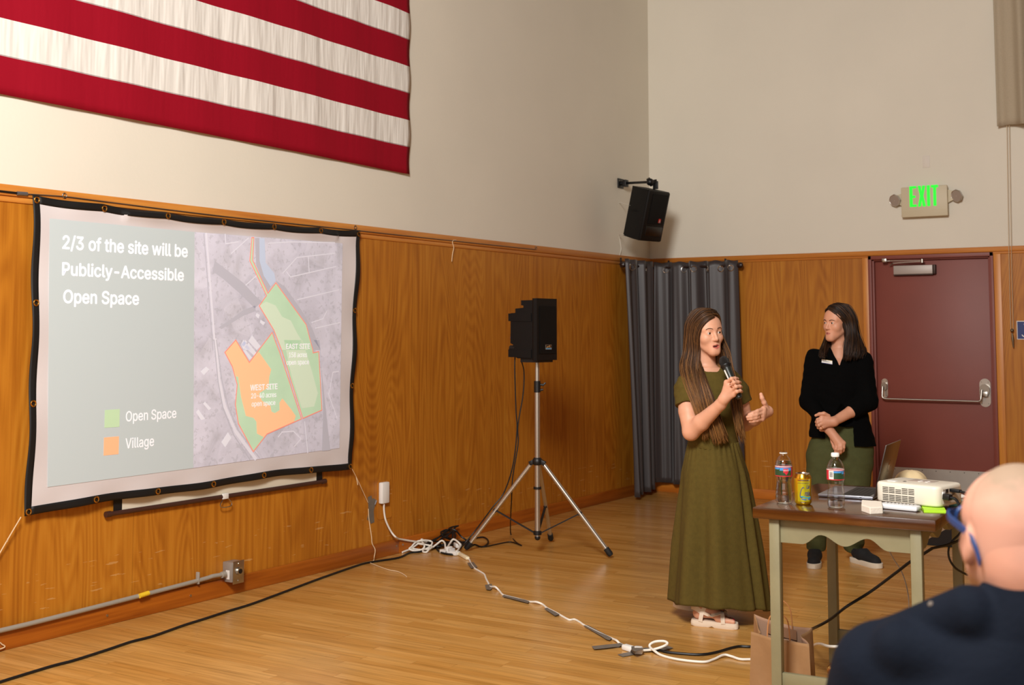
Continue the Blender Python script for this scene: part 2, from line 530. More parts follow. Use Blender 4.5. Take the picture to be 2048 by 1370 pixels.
M_panB = wood_panel('plywood_panel_end_wall', WOOD_L, WOOD_M, WOOD_D, 'Y', 1.22, 0.10)
def timber(name, light, dark, axis, rough=0.4, sc=1.0):
    t = NT(name)
    tc = t.n('ShaderNodeTexCoord'); mp = t.n('ShaderNodeMapping'); t.l(tc.outputs['Object'], mp.inputs[0])
    s = [26*sc, 26*sc, 26*sc]; s['XYZ'.index(axis)] = 1.2*sc
    mp.inputs['Scale'].default_value = s
    n = t.n('ShaderNodeTexNoise', Scale=1.0, Detail=5.0, Roughness=0.6, Distortion=0.4); t.l(mp.outputs[0], n.inputs['Vector'])
    t.l(t.ramp(n.outputs['Fac'], [(0.3, dark), (0.62, light)]), t.b.inputs['Base Color'])
    t.b.inputs['Roughness'].default_value = rough
    return t.m
M_trimA = timber('rail_wood_x', (214, 142, 60), (190, 112, 40), 'X')
M_trimB = timber('rail_wood_y', (200, 128, 50), (176, 100, 30), 'Y')
M_trimV = timber('casing_wood', (208, 136, 54), (184, 108, 34), 'Z')
M_baseA = timber('baseboard_wood_x', (176, 96, 22), (140, 67, 10), 'X', 0.35)
M_baseB = timber('baseboard_wood_y', (206, 124, 42), (180, 96, 26), 'Y', 0.35)

def floor_mat():
    t = NT('maple_strip_floor')
    tc = t.n('ShaderNodeTexCoord'); sp = t.n('ShaderNodeSeparateXYZ'); t.l(tc.outputs['Object'], sp.inputs[0])
    row = t.math('FLOOR', t.math('DIVIDE', sp.outputs['X'], 0.057))
    wn = t.n('ShaderNodeTexWhiteNoise', noise_dimensions='1D'); t.l(row, wn.inputs['W'])
    along = t.math('ADD', sp.outputs['Y'], t.math('MULTIPLY', wn.outputs['Value'], 7.3))
    brd = t.math('FLOOR', t.math('DIVIDE', along, 0.95))
    cbw = t.n('ShaderNodeCombineXYZ'); t.l(row, cbw.inputs[0]); t.l(brd, cbw.inputs[1])
    w2 = t.n('ShaderNodeTexWhiteNoise', noise_dimensions='2D'); t.l(cbw.outputs[0], w2.inputs['Vector'])
    c = t.ramp(w2.outputs['Value'], [(0.0, (204, 149, 76)), (0.5, (215, 162, 88)), (1.0, (223, 172, 100))])
    cb = t.n('ShaderNodeCombineXYZ'); t.l(t.math('MULTIPLY', sp.outputs['X'], 55.0), cb.inputs[0]); t.l(t.math('MULTIPLY', along, 2.2), cb.inputs[1]); t.l(t.math('MULTIPLY', w2.outputs['Value'], 40.0), cb.inputs[2])
    n = t.n('ShaderNodeTexNoise', Scale=1.0, Detail=5.0, Roughness=0.6); t.l(cb.outputs[0], n.inputs['Vector'])
    g = t.ramp(n.outputs['Fac'], [(0.25, (205, 205, 200)), (0.6, (255, 255, 255))])
    c = t.mix(1.0, c, g, 'MULTIPLY')
    nb = t.n('ShaderNodeTexNoise', Scale=0.9, Detail=3.0); t.l(tc.outputs['Object'], nb.inputs['Vector'])
    c = t.mix(1.0, c, t.ramp(nb.outputs['Fac'], [(0.3, (232, 226, 214)), (0.7, (255, 255, 255))]), 'MULTIPLY')
    fx = t.math('FRACT', t.math('DIVIDE', sp.outputs['X'], 0.057)); fy = t.math('FRACT', t.math('DIVIDE', along, 0.95))
    gap = t.math('MAXIMUM', t.math('LESS_THAN', fx, 0.022), t.math('LESS_THAN', fy, 0.0025))
    c = t.mix(t.math('MULTIPLY', gap, 0.42), c, (96, 54, 20))
    t.l(c, t.b.inputs['Base Color'])
    t.l(t.math('ADD', t.math('MULTIPLY', nb.outputs['Fac'], 0.12), 0.20), t.b.inputs['Roughness'])
    t.b.inputs['Specular IOR Level'].default_value = 0.5
    cbb = t.n('ShaderNodeCombineXYZ'); t.l(t.math('MULTIPLY', sp.outputs['X'], 9.0), cbb.inputs[0]); t.l(t.math('MULTIPLY', sp.outputs['Y'], 2.0), cbb.inputs[1])
    nn = t.n('ShaderNodeTexNoise', Scale=1.6, Detail=2.0); t.l(cbb.outputs[0], nn.inputs['Vector'])
    bp = t.n('ShaderNodeBump', Strength=0.10, Distance=0.01); t.l(nn.outputs['Fac'], bp.inputs['Height']); t.l(bp.outputs[0], t.b.inputs['Normal'])
    return t.m
M_floor = floor_mat()
M_plaster = mat('warm_white_plaster', (225, 219, 203), 0.75, noise=0.025, nscale=1.2, bump=0.06, bscale=45)
M_plaster2 = mat('warm_white_plaster_end_wall', (225, 219, 203), 0.75, noise=0.025, nscale=1.2, bump=0.06, bscale=45)
M_white = mat('white_plastic', (232, 230, 224), 0.45)
M_cord_w = mat('white_cord', (235, 230, 218), 0.5)
M_black = mat('black_plastic', (16, 16, 17), 0.45)
M_cord_b = mat('black_cord', (12, 12, 13), 0.5)
M_steel = mat('brushed_steel', (190, 186, 178), 0.32, 1.0)
M_brass = mat('brass', (205, 150, 70), 0.3, 1.0)
M_tape = mat('grey_duct_tape', (112, 104, 94), 0.5, noise=0.12, nscale=30)

# ------------------------------------------------------------------ room shell
RX, RY, RH = -15.0, -11.0, 5.6        # back wall, right wall, ceiling
TOPZ = 2.219                           # top of the wood panelling
def struct(name, mb, m, label=None):
    o = mb.build(name, m, origin='world'); o['kind'] = 'structure'
    if label: o['label'] = label
    return o
struct('floor', MB().span((RX, RY, -0.1), (0, 0, 0)), M_floor)
M_ceil = timber('dark_ceiling_boards', (120, 88, 58), (92, 64, 40), 'X', 0.6, 0.4)
struct('ceiling', MB().span((RX, RY, RH), (0, 0, RH+0.1)), M_ceil)
struct('wall_left', MB().span((RX, 0.0, -0.1), (0.2, 0.2, RH)), M_plaster)
# end wall, with the doorway cut out
DY0, DY1, DZ = -2.124, -3.168, 2.174   # outer edges of the steel door frame
b = MB()
b.span((0, DY0, -0.1), (0.2, 0, RH)); b.span((0, RY, -0.1), (0.2, DY1, RH)); b.span((0, DY1, DZ), (0.2, DY0, RH)); b.span((0.12, DY1, -0.1), (0.2, DY0, DZ))
struct('wall_end', b, M_plaster2)
M_tan = mat('tan_plaster', (170, 150, 124), 0.8)
struct('wall_right', MB().span((RX, RY-0.2, -0.1), (0.2, RY, RH)), M_tan)
struct('wall_back', MB().span((RX-0.2, RY-0.2, -0.1), (RX, 0.2, RH)), M_tan)
# plywood panelling, rails, baseboards
struct('wall_left_paneling', MB().span((RX, -0.012, 0), (0, 0.001, TOPZ-0.03)), M_panA)
b = MB(); b.span((-0.012, DY0+0.0, 0), (0.001, 0, TOPZ-0.03)); b.span((-0.012, RY, 0), (0.001, DY1, TOPZ-0.03))
struct('wall_end_paneling', b, M_panB)
b = MB(); b.span((RX, -0.030, TOPZ-0.055), (0, 0.0, TOPZ), bev=0.006); b.span((RX, -0.020, TOPZ-0.085), (0, 0.0, TOPZ-0.054), bev=0.006)
struct('trim_1', b, M_trimA, 'wood rail along the top of the left wall panelling')
b = MB(); b.span((-0.030, RY, TOPZ-0.042), (0, -0.03, TOPZ), bev=0.004); b.span((-0.020, RY, TOPZ-0.062), (0, -0.02, TOPZ-0.041), bev=0.004)
struct('trim_2', b, M_trimB, 'wood rail along the top of the end wall panelling')
b = MB(); b.span((-0.022, DY0, 0), (0, DY0+0.05, TOPZ-0.06), bev=0.003); b.span((-0.022, DY1-0.058, 0), (0, DY1, TOPZ-0.06), bev=0.003)
struct('trim_3', b, M_trimV, 'wood casing on both sides of the red door')
b = MB()
xs = [RX, -7.14, -3.99, 0]
for i in range(3): b.span((xs[i]+0.0015, -0.028, 0), (xs[i+1]-0.0015, -0.01, 0.098), bev=0.004)
for x, z in ((-7.19, 0.05), (-7.09, 0.055), (-6.45, 0.05), (-5.88, 0.05), (-4.02, 0.055), (-3.95, 0.055)):
    b.cyl((x, -0.0275, z), (x, -0.0305, z), 0.007, n=10, mi=1)
struct('baseboard_left', b, [M_baseA, M_steel])
b = MB(); b.span((-0.026, DY0+0.05, 0), (-0.01, -0.02, 0.088), bev=0.004); b.span((-0.026, RY, 0), (-0.01, DY1-0.058, 0.088), bev=0.004)
struct('baseboard_end', b, M_baseB)

# the red exit door
M_red = mat('oxide_red_paint', (128, 62, 50), 0.5, noise=0.05, nscale=3, bump=0.02)
M_alu = mat('aluminium_satin', (172, 168, 160), 0.45, 0.85, noise=0.06, nscale=5)
M_grey = mat('closer_cover_grey', (176, 166, 158), 0.5, 0.3)
M_dark = mat('dark_bronze', (60, 44, 36), 0.5, 0.4)
door = thing('door_1', 'oxide red steel exit door with a push bar and metal kick plate', 'door', (0, (DY0+DY1)/2, 0), kind='structure')
b = MB()
b.span((-0.028, DY0-0.001, 0), (0.115, DY0-0.030, DZ), bev=0.003); b.span((-0.028, DY1+0.001, 0), (0.115, DY1+0.030, DZ), bev=0.003)
b.span((-0.028, DY1+0.001, DZ-0.033), (0.115, DY0-0.001, DZ), bev=0.003)
b.span((0.0, DY0-0.02, 0), (0.055, DY0-0.046, DZ-0.02), bev=0.003); b.span((0.0, DY1+0.02, 0), (0.055, DY1+0.046, DZ-0.02), bev=0.003); b.span((0.0, DY1+0.02, DZ-0.045), (0.055, DY0-0.02, DZ-0.02), bev=0.003)
b.build('door_frame', M_red, door)
b = MB(); b.span((0.035, DY1+0.046, 0.006), (0.08, DY0-0.046, DZ-0.045), bev=0.002)
leaf = b.build('door_leaf', M_red, door)
FXD = 0.035
b = MB(); b.span((FXD-0.002, DY1+0.052, 0.02), (FXD, DY0-0.052, 0.352))
for k in range(9): b.cyl((FXD-0.002, DY1+0.062+k*0.115, 0.335), (FXD-0.0035, DY1+0.062+k*0.115, 0.335), 0.004, n=8, mi=1)
b.build('kick_plate', [M_alu, M_black], door)
# push bar with its two end cases
pb = MB(); pb.tube(smooth_path([(FXD-0.055, -2.226, 1.04), (FXD-0.07, -2.226, 0.965), (FXD-0.072, -2.232, 0.945), (FXD-0.072, -2.255, 0.936)], 5)+[Vector((FXD-0.072, -3.005, 0.936))]+smooth_path([(FXD-0.072, -3.02, 0.936), (FXD-0.072, -3.035, 0.945), (FXD-0.07, -3.04, 0.965), (FXD-0.055, -3.045, 1.03)], 5), 0.0085, 10)
bar = pb.build('push_bar', M_steel, door)
def capsule_poly(w, h, n=10):
    r = w/2; return [(r*math.cos(a), h/2-r+r*math.sin(a)) for a in [PI*i/n for i in range(n+1)]]+[(r*math.cos(a), -h/2+r+r*math.sin(a)) for a in [PI+PI*i/n for i in range(n+1)]]
for (yy, zz, w_, h_, nm) in ((-2.232, 1.025, 0.052, 0.165, 'hinge_case'), (-3.062, 1.005, 0.088, 0.235, 'latch_case')):
    b = MB(); b.prism(capsule_poly(w_, h_), (FXD, yy, zz), (0, -1, 0), (0, 0, 1), (-0.008, 0, 0))
    b.prism(capsule_poly(w_*0.9, h_*0.42), (FXD-0.008, yy, zz+h_*0.1), (0, -1, 0), (0, 0, 1), (-0.028, 0, 0), mi=1)
    for sy in (-1, 1):
        for sz in (-1, 1): b.cyl((FXD-0.008, yy+sy*w_*0.3, zz+sz*h_*0.38), (FXD-0.0105, yy+sy*w_*0.3, zz+sz*h_*0.38), 0.003, n=8, mi=2)
    if nm == 'latch_case': b.span((FXD-0.05, yy-0.028, zz-0.03), (FXD-0.03, yy+0.02, zz+0.012), bev=0.004)
    b.build(nm, [M_steel, mat('dull_steel', (150, 140, 128), 0.4, 0.9), M_black], door)
# closer: cover, arms and shoe
cl = MB(); p0, p1 = onB(1788, 541), onB(1866, 541)
cy0, cy1 = p0.y, p1.y; zc = onB(1825, 540.5).z
cl.span((FXD-0.055, cy1, zc-0.034), (FXD, cy0, zc+0.042), bev=0.004); cl.span((FXD-0.05, cy1-0.022, zc-0.036), (FXD, cy1, zc+0.044), bev=0.003, mi=1); cl.span((FXD-0.045, cy1, zc-0.042), (FXD, cy0+0.004, zc-0.034), mi=1)
clo = cl.build('door_closer', [M_grey, M_dark], door)
a1 = MB(); zt = zc+0.066
a1.bar((FXD-0.04, -2.31, zc+0.045), (FXD-0.06, -2.345, zt-0.002), 0.012, 0.008); a1.bar((FXD-0.06, -2.345, zt-0.002), (FXD-0.10, -2.60, zt+0.005), 0.016, 0.007)
a1.bar((FXD-0.10, -2.60, zt+0.012), (-0.02, -2.275, zt+0.02), 0.016, 0.006)
a1.cyl((FXD-0.10, -2.60, zt-0.006), (FXD-0.10, -2.60, zt+0.024), 0.014); a1.span((-0.06, -2.295, zt+0.006), (-0.02, -2.255, zt+0.042), bev=0.006)
a1.build('closer_arm', M_steel, clo)

# floor mat lying by the door
setprops(MB().span((-1.72, -3.95, 0.0), (-0.72, -2.95, 0.012), bev=0.004).build('door_mat', mat('black_rubber_mat', (14, 13, 13), 0.85, bump=0.3, bscale=200)),
         'black rubber mat on the floor in front of the red door', 'mat')
# ------------------------------------------------------------------ the big flag on the left wall
FX0, FX1, FZ1 = -8.66, -3.90, 5.10
def flag():
    t = NT('flag_cloth')
    tc = t.n('ShaderNodeTexCoord'); at = t.n('ShaderNodeUVMap'); sp = t.n('ShaderNodeSeparateXYZ'); t.l(at.outputs[0], sp.inputs[0])
    st = t.math('FLOOR', t.math('MULTIPLY', sp.outputs['Y'], 13.0)); odd = t.math('MODULO', st, 2.0)
    fr = t.math('FRACT', t.math('MULTIPLY', sp.outputs['Y'], 13.0))
    red, white, blue = (146, 3, 29), (226, 222, 214), (30, 40, 92)
    c = t.mix(odd, red, white)
    stitch = t.math('MULTIPLY', t.math('LESS_THAN', fr, 0.035), odd)
    c = t.mix(t.math('MULTIPLY', stitch, 0.55), c, (96, 40, 60))
    can = t.math('MULTIPLY', t.math('GREATER_THAN', sp.outputs['Y'], 6/13), t.math('LESS_THAN', sp.outputs['X'], 0.4))
    c = t.mix(can, c, blue)
    t.l(c, t.b.inputs['Base Color']); t.b.inputs['Roughness'].default_value = 0.8
    t.b.inputs['Specular IOR Level'].default_value = 0.2
    mp = t.n('ShaderNodeMapping'); mp.inputs['Scale'].default_value = (9, 1, 1.2); t.l(tc.outputs['Object'], mp.inputs[0])
    n = t.n('ShaderNodeTexNoise', Scale=1.5, Detail=2.0); t.l(mp.outputs[0], n.inputs['Vector'])
    bp = t.n('ShaderNodeBump', Distance=0.03); t.l(n.outputs['Fac'], bp.inputs['Height']); t.l(t.math('ADD', t.math('MULTIPLY', odd, 0.5), 0.12), bp.inputs['Strength']); t.l(bp.outputs[0], t.b.inputs['Normal'])
    b = MB(); nu, nv = 120, 54
    def fn(u, v):
        x = FX0+(FX1-FX0)*u
        zb = np.interp(x, [-8.66, -7.15, -6.556, -5.853, -5.008, -3.905], [2.66, 2.655, 2.649, 2.643, 2.635, 2.619])
        sag = 0.028*math.sin(v*PI)*math.sin((u-0.5)*PI*1.6)
        z = zb+(FZ1-zb)*v+sag*v*(1-v)*2
        y = -0.022+0.007*math.sin(u*23+v*3)*(0.3+v)+0.004*math.sin(u*61+v*7)
        return Vector((x-0.010*math.sin(v*13*PI)*(u**8), y, z))
    b.grid(fn, nu, nv)
    o = b.build('flag', t.m, fix=False)
    uv = o.data.uv_layers.new(name='UVMap')
    for l in o.data.loops:
        i = l.vertex_index; uv.data[l.index].uv = ((i % nu)/(nu-1), (i//nu)/(nv-1))
    setprops(o, 'huge red and white striped cloth flag hung flat on the left wall', 'flag')
    sol = o.modifiers.new('thickness', 'SOLIDIFY'); sol.thickness = 0.003
    # stars of the canton (above the frame)
    s = MB()
    cw, ch = (FX1-FX0)*0.4, (FZ1-2.66)*7/13
    for r in range(9):
        for c in range(6 if r % 2 == 0 else 5):
            cx = FX0+cw*((2*c+1+(r % 2))/12); cz = FZ1-ch*((r+1)/10)
            pts = [((0.075 if k % 2 == 0 else 0.029)*math.sin(k*PI/5), (0.075 if k % 2 == 0 else 0.029)*math.cos(k*PI/5)) for k in range(10)]
            s.prism(pts, (cx, -0.044, cz), (1, 0, 0), (0, 0, 1), (0, 0.003, 0))
    s.build('stars', mat('white_star', (230, 228, 222), 0.8), o)
flag()

# ------------------------------------------------------------------ projection screen with the projected slide
M_scr = mat('screen_fabric', (214, 207, 207), 0.75, emit=0.02)
M_bord = mat('screen_border', (9, 9, 10), 0.6)
SX0, SX1, SZ0, SZ1 = -6.985, -4.485, 0.622, 2.180
scr = thing('projection_screen', 'white fabric screen with black border showing a projected slide and map', 'projection screen', ((SX0+SX1)/2, -0.05, SZ0))
def scr_pt(u, v):
    """u 0..1 left to right, v 0..1 bottom to top"""
    zt = SZ1-0.008*abs(math.sin(u*PI*6))*(1 if 0 < u < 1 else 0)-0.018*math.sin(u*PI)
    zb = SZ0+0.010*math.sin(u*PI*3.2+0.2)*math.sin(u*PI)+0.018*math.sin(u*PI)
    z = zb+(zt-zb)*v
    xl = SX0+0.012*math.sin(v*PI); xr = np.interp(v, [0, 1], [-4.543, -4.46])-0.006*math.sin(v*PI)
    x = xl+(xr-xl)*u
    e = max(0, 1-min(u, 1-u)/0.06)**1.5; et = max(0, 1-min(v, 1-v)/0.07)**1.5
    y = -0.048+0.014*(1-v)*-1
    y += 0.010*e*math.sin(v*19+u*8)+0.010*et*math.sin(u*37)
    rz = 2.098
    if -6.42 < x < -4.70: y -= 0.018*max(0, 1-((z-(rz+0.03))/0.032)**2)
    return Vector((x, y, z))
BW = 0.040
b = MB()
u0, v0 = BW/2.5, BW/1.555
b.grid(lambda u, v: scr_pt(u0*.9+(1-2*u0*.9)*u, v0*.9+(1-2*v0*.9)*v), 110, 70)
b.build('fabric', M_scr, scr, fix=False)
b = MB()
for (ua, ub, va, vb, nu, nv) in ((0, u0, 0, 1, 4, 70), (1-u0, 1, 0, 1, 4, 70), (u0, 1-u0, 0, v0, 110, 4), (u0, 1-u0, 1-v0, 1, 110, 4)):
    b.grid(lambda u, v: scr_pt(ua+(ub-ua)*u, va+(vb-va)*v)+Vector((0, -0.002, 0)), nu, nv)
bd = b.build('border', M_bord, scr, fix=False)
bd.modifiers.new('thickness', 'SOLIDIFY').thickness = 0.003
gpos = [(u, v) for u in (0.008, 1-0.008) for v in (0.985, 0.66, 0.345, 0.012)]+[(u, v) for v in (0.013, 0.985) for u in (0.17, 0.335, 0.5, 0.665, 0.835)]
g = None
for (u, v) in gpos:
    p = scr_pt(u, v)+Vector((0, -0.006, 0))
    if g is None:
        gb = MB(); gb.tube([Vector((0.0135*math.cos(a), 0, 0.0135*math.sin(a))) for a in [2*PI*i/16 for i in range(16)]], 0.0042, 6, closed=True)
        g = gb.build('grommet', M_brass, scr, local=True); g.location = p-scr.location
    else:
        c = g.copy(); COL.objects.link(c); c.parent = scr; c.location = p-scr.location
# slide: everything lies on the fabric plane
def sy(z): return -0.048-0.014*(1-(z-SZ0)/(SZ1-SZ0))
def S3(px, py, lift):
    p = onA(px, py, 0.055); p.y = sy(p.z)-0.001-lift*0.42
    return p
def slide_mat(name, c, e=0.2, **k): return mat(name, c, 0.8, spec=0.1, emit=e, **k)
M_sl = slide_mat('slide_grey', (186, 196, 197))
def map_mat():
    t = NT('slide_aerial_photo')
    tc = t.n('ShaderNodeTexCoord')
    n1 = t.n('ShaderNodeTexNoise', Scale=5.0, Detail=6.0, Roughness=0.62, Distortion=0.6); t.l(tc.outputs['Object'], n1.inputs['Vector'])
    v = t.n('ShaderNodeTexVoronoi', Scale=5.2, Randomness=0.9); t.l(tc.outputs['Object'], v.inputs['Vector'])
    n2 = t.n('ShaderNodeTexNoise', Scale=36.0, Detail=4.0); t.l(tc.outputs['Object'], n2.inputs['Vector'])
    base = t.ramp(n1.outputs['Fac'], [(0.33, (178, 176, 184)), (0.44, (198, 196, 208)), (0.6, (214, 212, 226))])
    vc = t.n('ShaderNodeSeparateColor'); t.l(v.outputs['Color'], vc.inputs[0])
    c = t.mix(0.35, base, t.ramp(vc.outputs[0], [(0.0, (186, 184, 198)), (1.0, (218, 216, 228))]))
    c = t.mix(t.math('MULTIPLY', t.math('GREATER_THAN', n2.outputs['Fac'], 0.6), 0.30), c, (158, 158, 164))
    t.l(c, t.b.inputs['Base Color']); t.l(c, t.b.inputs['Emission Color']); t.b.inputs['Emission Strength'].default_value = 0.2
    t.b.inputs['Roughness'].default_value = 0.8; t.b.inputs['Specular IOR Level'].default_value = 0.1
    return t.m
def poly_px(pts, lift, mb=None, mi=0):
    mb = mb or MB()
    P = [S3(x, y, lift) for x, y in pts]
    tri = tessellate_polygon([P])
    return mb.add(P, [list(t) for t in tri], mi)
def line_px(pts, w, lift, mb, mi=0, closed=False):
    P = [S3(x, y, lift) for x, y in pts]
    if closed: P.append(P[0])
    for i in range(len(P)-1):
        d = P[i+1]-P[i]; d.y = 0
        n = Vector((-d.z, 0, d.x)).normalized()*w/2; e = d.normalized()*w*0.35
        mb.add([P[i]+n-e, P[i]-n-e, P[i+1]-n+e, P[i+1]+n+e], [[0, 1, 2, 3]], mi)
    return mb
poly_px([(100, 437), (390, 464), (384.5, 936), (93, 974)], 0.0035).build('slide_panel', M_sl, scr)
mb = poly_px([(390, 464), (686, 487), (677, 896), (384.5, 936)], 0.0035)
# roads, river and buildings drawn in the aerial picture
K = 320/1686
def u_(x, y): return (380+x*K, 440+y*K)          # from the upper map view
def l_(x, y): return (380+x*K, 680+y*K)          # from the lower map view
pale, river, roof, darkm = 1, 2, 3, 4
line_px([u_(175, 145), u_(205, 560), u_(262, 1370)], 0.014, 0.0045, mb, pale); line_px([u_(150, 145), u_(180, 560), u_(238, 1370)], 0.006, 0.0045, mb, darkm)
line_px([l_(262, 0), l_(300, 420), l_(360, 700), l_(470, 960), l_(680, 1250)], 0.022, 0.0045, mb, pale); line_px([l_(250, 0), l_(290, 440), l_(340, 720), l_(450, 1000), l_(620, 1260)], 0.007, 0.0047, mb, darkm); line_px([l_(275, 0), l_(330, 420), l_(395, 700), l_(500, 950), l_(720, 1240)], 0.006, 0.0047, mb, darkm)
poly_px([u_(735, 190), u_(790, 195), u_(800, 450), u_(890, 560), u_(905, 640), u_(850, 700), u_(780, 590), u_(735, 430)], 0.0045, mb, river)
poly_px([u_(690, 190), u_(738, 190), u_(735, 430), u_(780, 590), u_(850, 700), u_(815, 765), u_(700, 480)], 0.0043, mb, darkm)
poly_px([u_(905, 640), u_(1000, 700), u_(1180, 960), u_(1290, 1150), u_(1370, 1370), u_(1290, 1370), u_(1220, 1100), u_(1000, 790)], 0.0043, mb, darkm)
poly_px([l_(1300, 0), l_(1360, 0), l_(1380, 300), l_(1440, 900), l_(1470, 1160), l_(1380, 1170), l_(1395, 740), l_(1370, 100)], 0.0043, mb, darkm)
poly_px([u_(262, 430), u_(330, 480), u_(560, 660), u_(690, 800), u_(760, 860), u_(680, 930), u_(520, 770), u_(350, 620), u_(240, 540)], 0.0043, mb, darkm)
poly_px([u_(300, 1130), u_(440, 1040), u_(560, 950), u_(690, 900), u_(690, 960), u_(560, 1010), u_(330, 1150)], 0.0043, mb, darkm)
for P in ([u_(700, 980), u_(735, 1000), u_(720, 1040), u_(690, 1010)], [u_(740, 1050), u_(790, 1080), u_(770, 1110), u_(735, 1080)], [u_(560, 1260), u_(640, 1370), u_(560, 1370), u_(535, 1310)], [u_(650, 1215), u_(740, 1330), u_(700, 1370), u_(612, 1275)],
          [l_(535, 50), l_(580, 0), l_(600, 20), l_(560, 70)], [l_(615, 30), l_(700, 140), l_(670, 165), l_(575, 75)], [l_(570, 90), l_(650, 185), l_(625, 210), l_(555, 110)], [l_(390, 970), l_(425, 1030), l_(360, 1130), l_(320, 1075)], [l_(165, 280), l_(200, 310), l_(140, 370), l_(105, 330)], [l_(55, 760), l_(80, 730), l_(150, 830), l_(110, 845)], [l_(150, 650), l_(215, 720), l_(190, 740), l_(130, 670)]):
    poly_px(P, 0.0048, mb, roof)
for P in ([u_(830, 245), u_(1070, 230), u_(1530, 240)], [u_(980, 560), u_(1130, 395), u_(1530, 350)], [u_(1020, 545), u_(1060, 600), u_(1540, 490)], [u_(1130, 840), u_(1570, 735)], [u_(1280, 1080), u_(1400, 1040), u_(1440, 960)], [u_(1320, 1140), u_(1580, 1080)], [u_(375, 150), u_(380, 250), u_(510, 230)], [u_(440, 350), u_(620, 190)], [u_(590, 685), u_(700, 590)], [u_(1250, 390), u_(1258, 560)], [l_(1460, 560), l_(1500, 340), l_(1560, 330)], [l_(1450, 560), l_(1540, 820)], [l_(920, 1020), l_(960, 970), l_(1080, 960), l_(1160, 1040), l_(1090, 1120)], [l_(1200, 860), l_(1230, 1190)]):
    line_px(P, 0.007, 0.0046, mb, pale)
mapo = mb.build('map_image', [map_mat(), slide_mat('map_pale', (222, 221, 232)), slide_mat('map_river', (196, 208, 230)), slide_mat('map_roof', (226, 227, 238)), slide_mat('map_dark', (186, 185, 196))], scr)
M_gr = slide_mat('map_green', (192, 224, 192), noise=0.05, nscale=6); M_gr2 = slide_mat('map_pale_green', (212, 231, 206)); M_or = slide_mat('map_orange', (255, 204, 158)); M_ln = slide_mat('map_red_line', (250, 156, 138)); M_tx = slide_mat('slide_white_text', (250, 250, 255), 0.16)
east = [u_(655, 185), u_(632, 430), u_(805, 795), u_(728, 905), u_(880, 1160), u_(960, 1370), l_(1180, 825), l_(1380, 738), l_(1352, 122), l_(1292, 135), u_(1290, 1370), u_(1220, 1100), u_(905, 662), u_(820, 772), u_(662, 425), u_(675, 185)]
west = [u_(862, 1185), l_(620, 235), l_(478, 0), l_(362, 130), l_(440, 280), l_(490, 470), l_(470, 680), l_(500, 880), l_(655, 1175), l_(800, 990), l_(1165, 830), l_(940, 130), l_(890, 0)]
orange = [l_(620, 235), l_(478, 0), l_(362, 130), l_(440, 280), l_(478, 385), l_(502, 385), l_(530, 600), l_(580, 800), l_(660, 820), l_(690, 860), l_(695, 985), l_(770, 1025), l_(800, 990), l_(1085, 862), l_(1105, 800), l_(1050, 720), l_(965, 615), l_(935, 660), l_(935, 740), l_(885, 770), l_(850, 755), l_(838, 690), l_(750, 640), l_(720, 560), l_(820, 500), l_(828, 390), l_(850, 310), l_(720, 125)]
mb = poly_px(east, 0.0055); poly_px(west, 0.0055, mb)
poly_px([u_(728, 905), u_(800, 860), u_(900, 900), u_(970, 1020), u_(1060, 1060), u_(1130, 1200), u_(1240, 1370), u_(965, 1370), u_(880, 1160)], 0.006, mb, 1)
poly_px([l_(985, 0), l_(1180, 0), l_(1280, 330), l_(1340, 560), l_(1300, 700), l_(1170, 720), l_(1060, 360)], 0.006, mb, 1)
sub = mb.build('open_space_area', [M_gr, M_gr2], mapo); poly_px(orange, 0.0062).build('village_area', M_or, mapo)
mb = MB(); line_px(east, 0.0065, 0.0068, mb, closed=True); line_px(west, 0.0065, 0.0068, mb, closed=True); mb.build('site_outline', M_ln, mapo)
def slide_text(txt, a, b_, h_px_top, parent, name, bold=0.012, lift=0.008, m=None):
    """text whose baseline runs from pixel a to pixel b_, cap height reaching pixel h_px_top above a"""
    A3, B3, T3 = S3(*a, lift), S3(*b_, lift), S3(*h_px_top, lift)
    w_ = (B3-A3).length; vs, fs, _ = fit_text(txt, 1.0, None, bold)
    hh = max(v.y for v in text_geo('H', 1.0)[0])
    k = None
    raw, f2 = text_geo(txt, 1.0, bold); x0 = min(v.x for v in raw); x1 = max(v.x for v in raw)
    sx = w_/(x1-x0); sz = abs(T3.z-A3.z)/hh
    mb = MB(); mb.add([Vector((A3.x+(v.x-x0)*sx, sy(A3.z+v.y*sz)-0.001-lift*0.42-v.z, A3.z+v.y*sz)) for v in raw], f2)
    return mb.build(name, m or M_tx, parent)
slide_text('2/3 of the site will be', (125, 497), (376, 513), (125, 471), scr, 'heading_line', 0.021, 0.0045)
slide_text('Publicly-Accessible', (124, 550), (368, 562), (124, 525), scr, 'heading_line', 0.021, 0.0045)
slide_text('Open Space', (126, 605.5), (278, 608), (126, 580), scr, 'heading_line', 0.021, 0.0045)
slide_text('Open Space', (250, 843), (351, 838), (250, 823), scr, 'legend_text', 0.008, 0.0045)
slide_text('Village', (249, 897), (306, 893), (249, 877), scr, 'legend_text', 0.008, 0.0045)
slide_text('EAST SITE', (571, 698), (619, 698.5), (571, 688), mapo, 'map_label', 0.022); slide_text('158 acres', (577, 715), (613, 715), (577, 705), mapo, 'map_label', 0.012); slide_text('open space', (572, 730), (617, 729), (572, 720), mapo, 'map_label', 0.012)
slide_text('WEST SITE', (499, 781), (553.5, 778), (499, 770), mapo, 'map_label', 0.022); slide_text('20-40 acres', (500.5, 797), (551, 794), (500.5, 787), mapo, 'map_label', 0.012); slide_text('open space', (501.5, 813), (549, 810), (501.5, 803), mapo, 'map_label', 0.012)
poly_px([(208, 820), (238, 818), (237, 853.5), (207, 855.5)], 0.006).build('legend_swatch', slide_mat('swatch_green', (188, 216, 176)), scr)
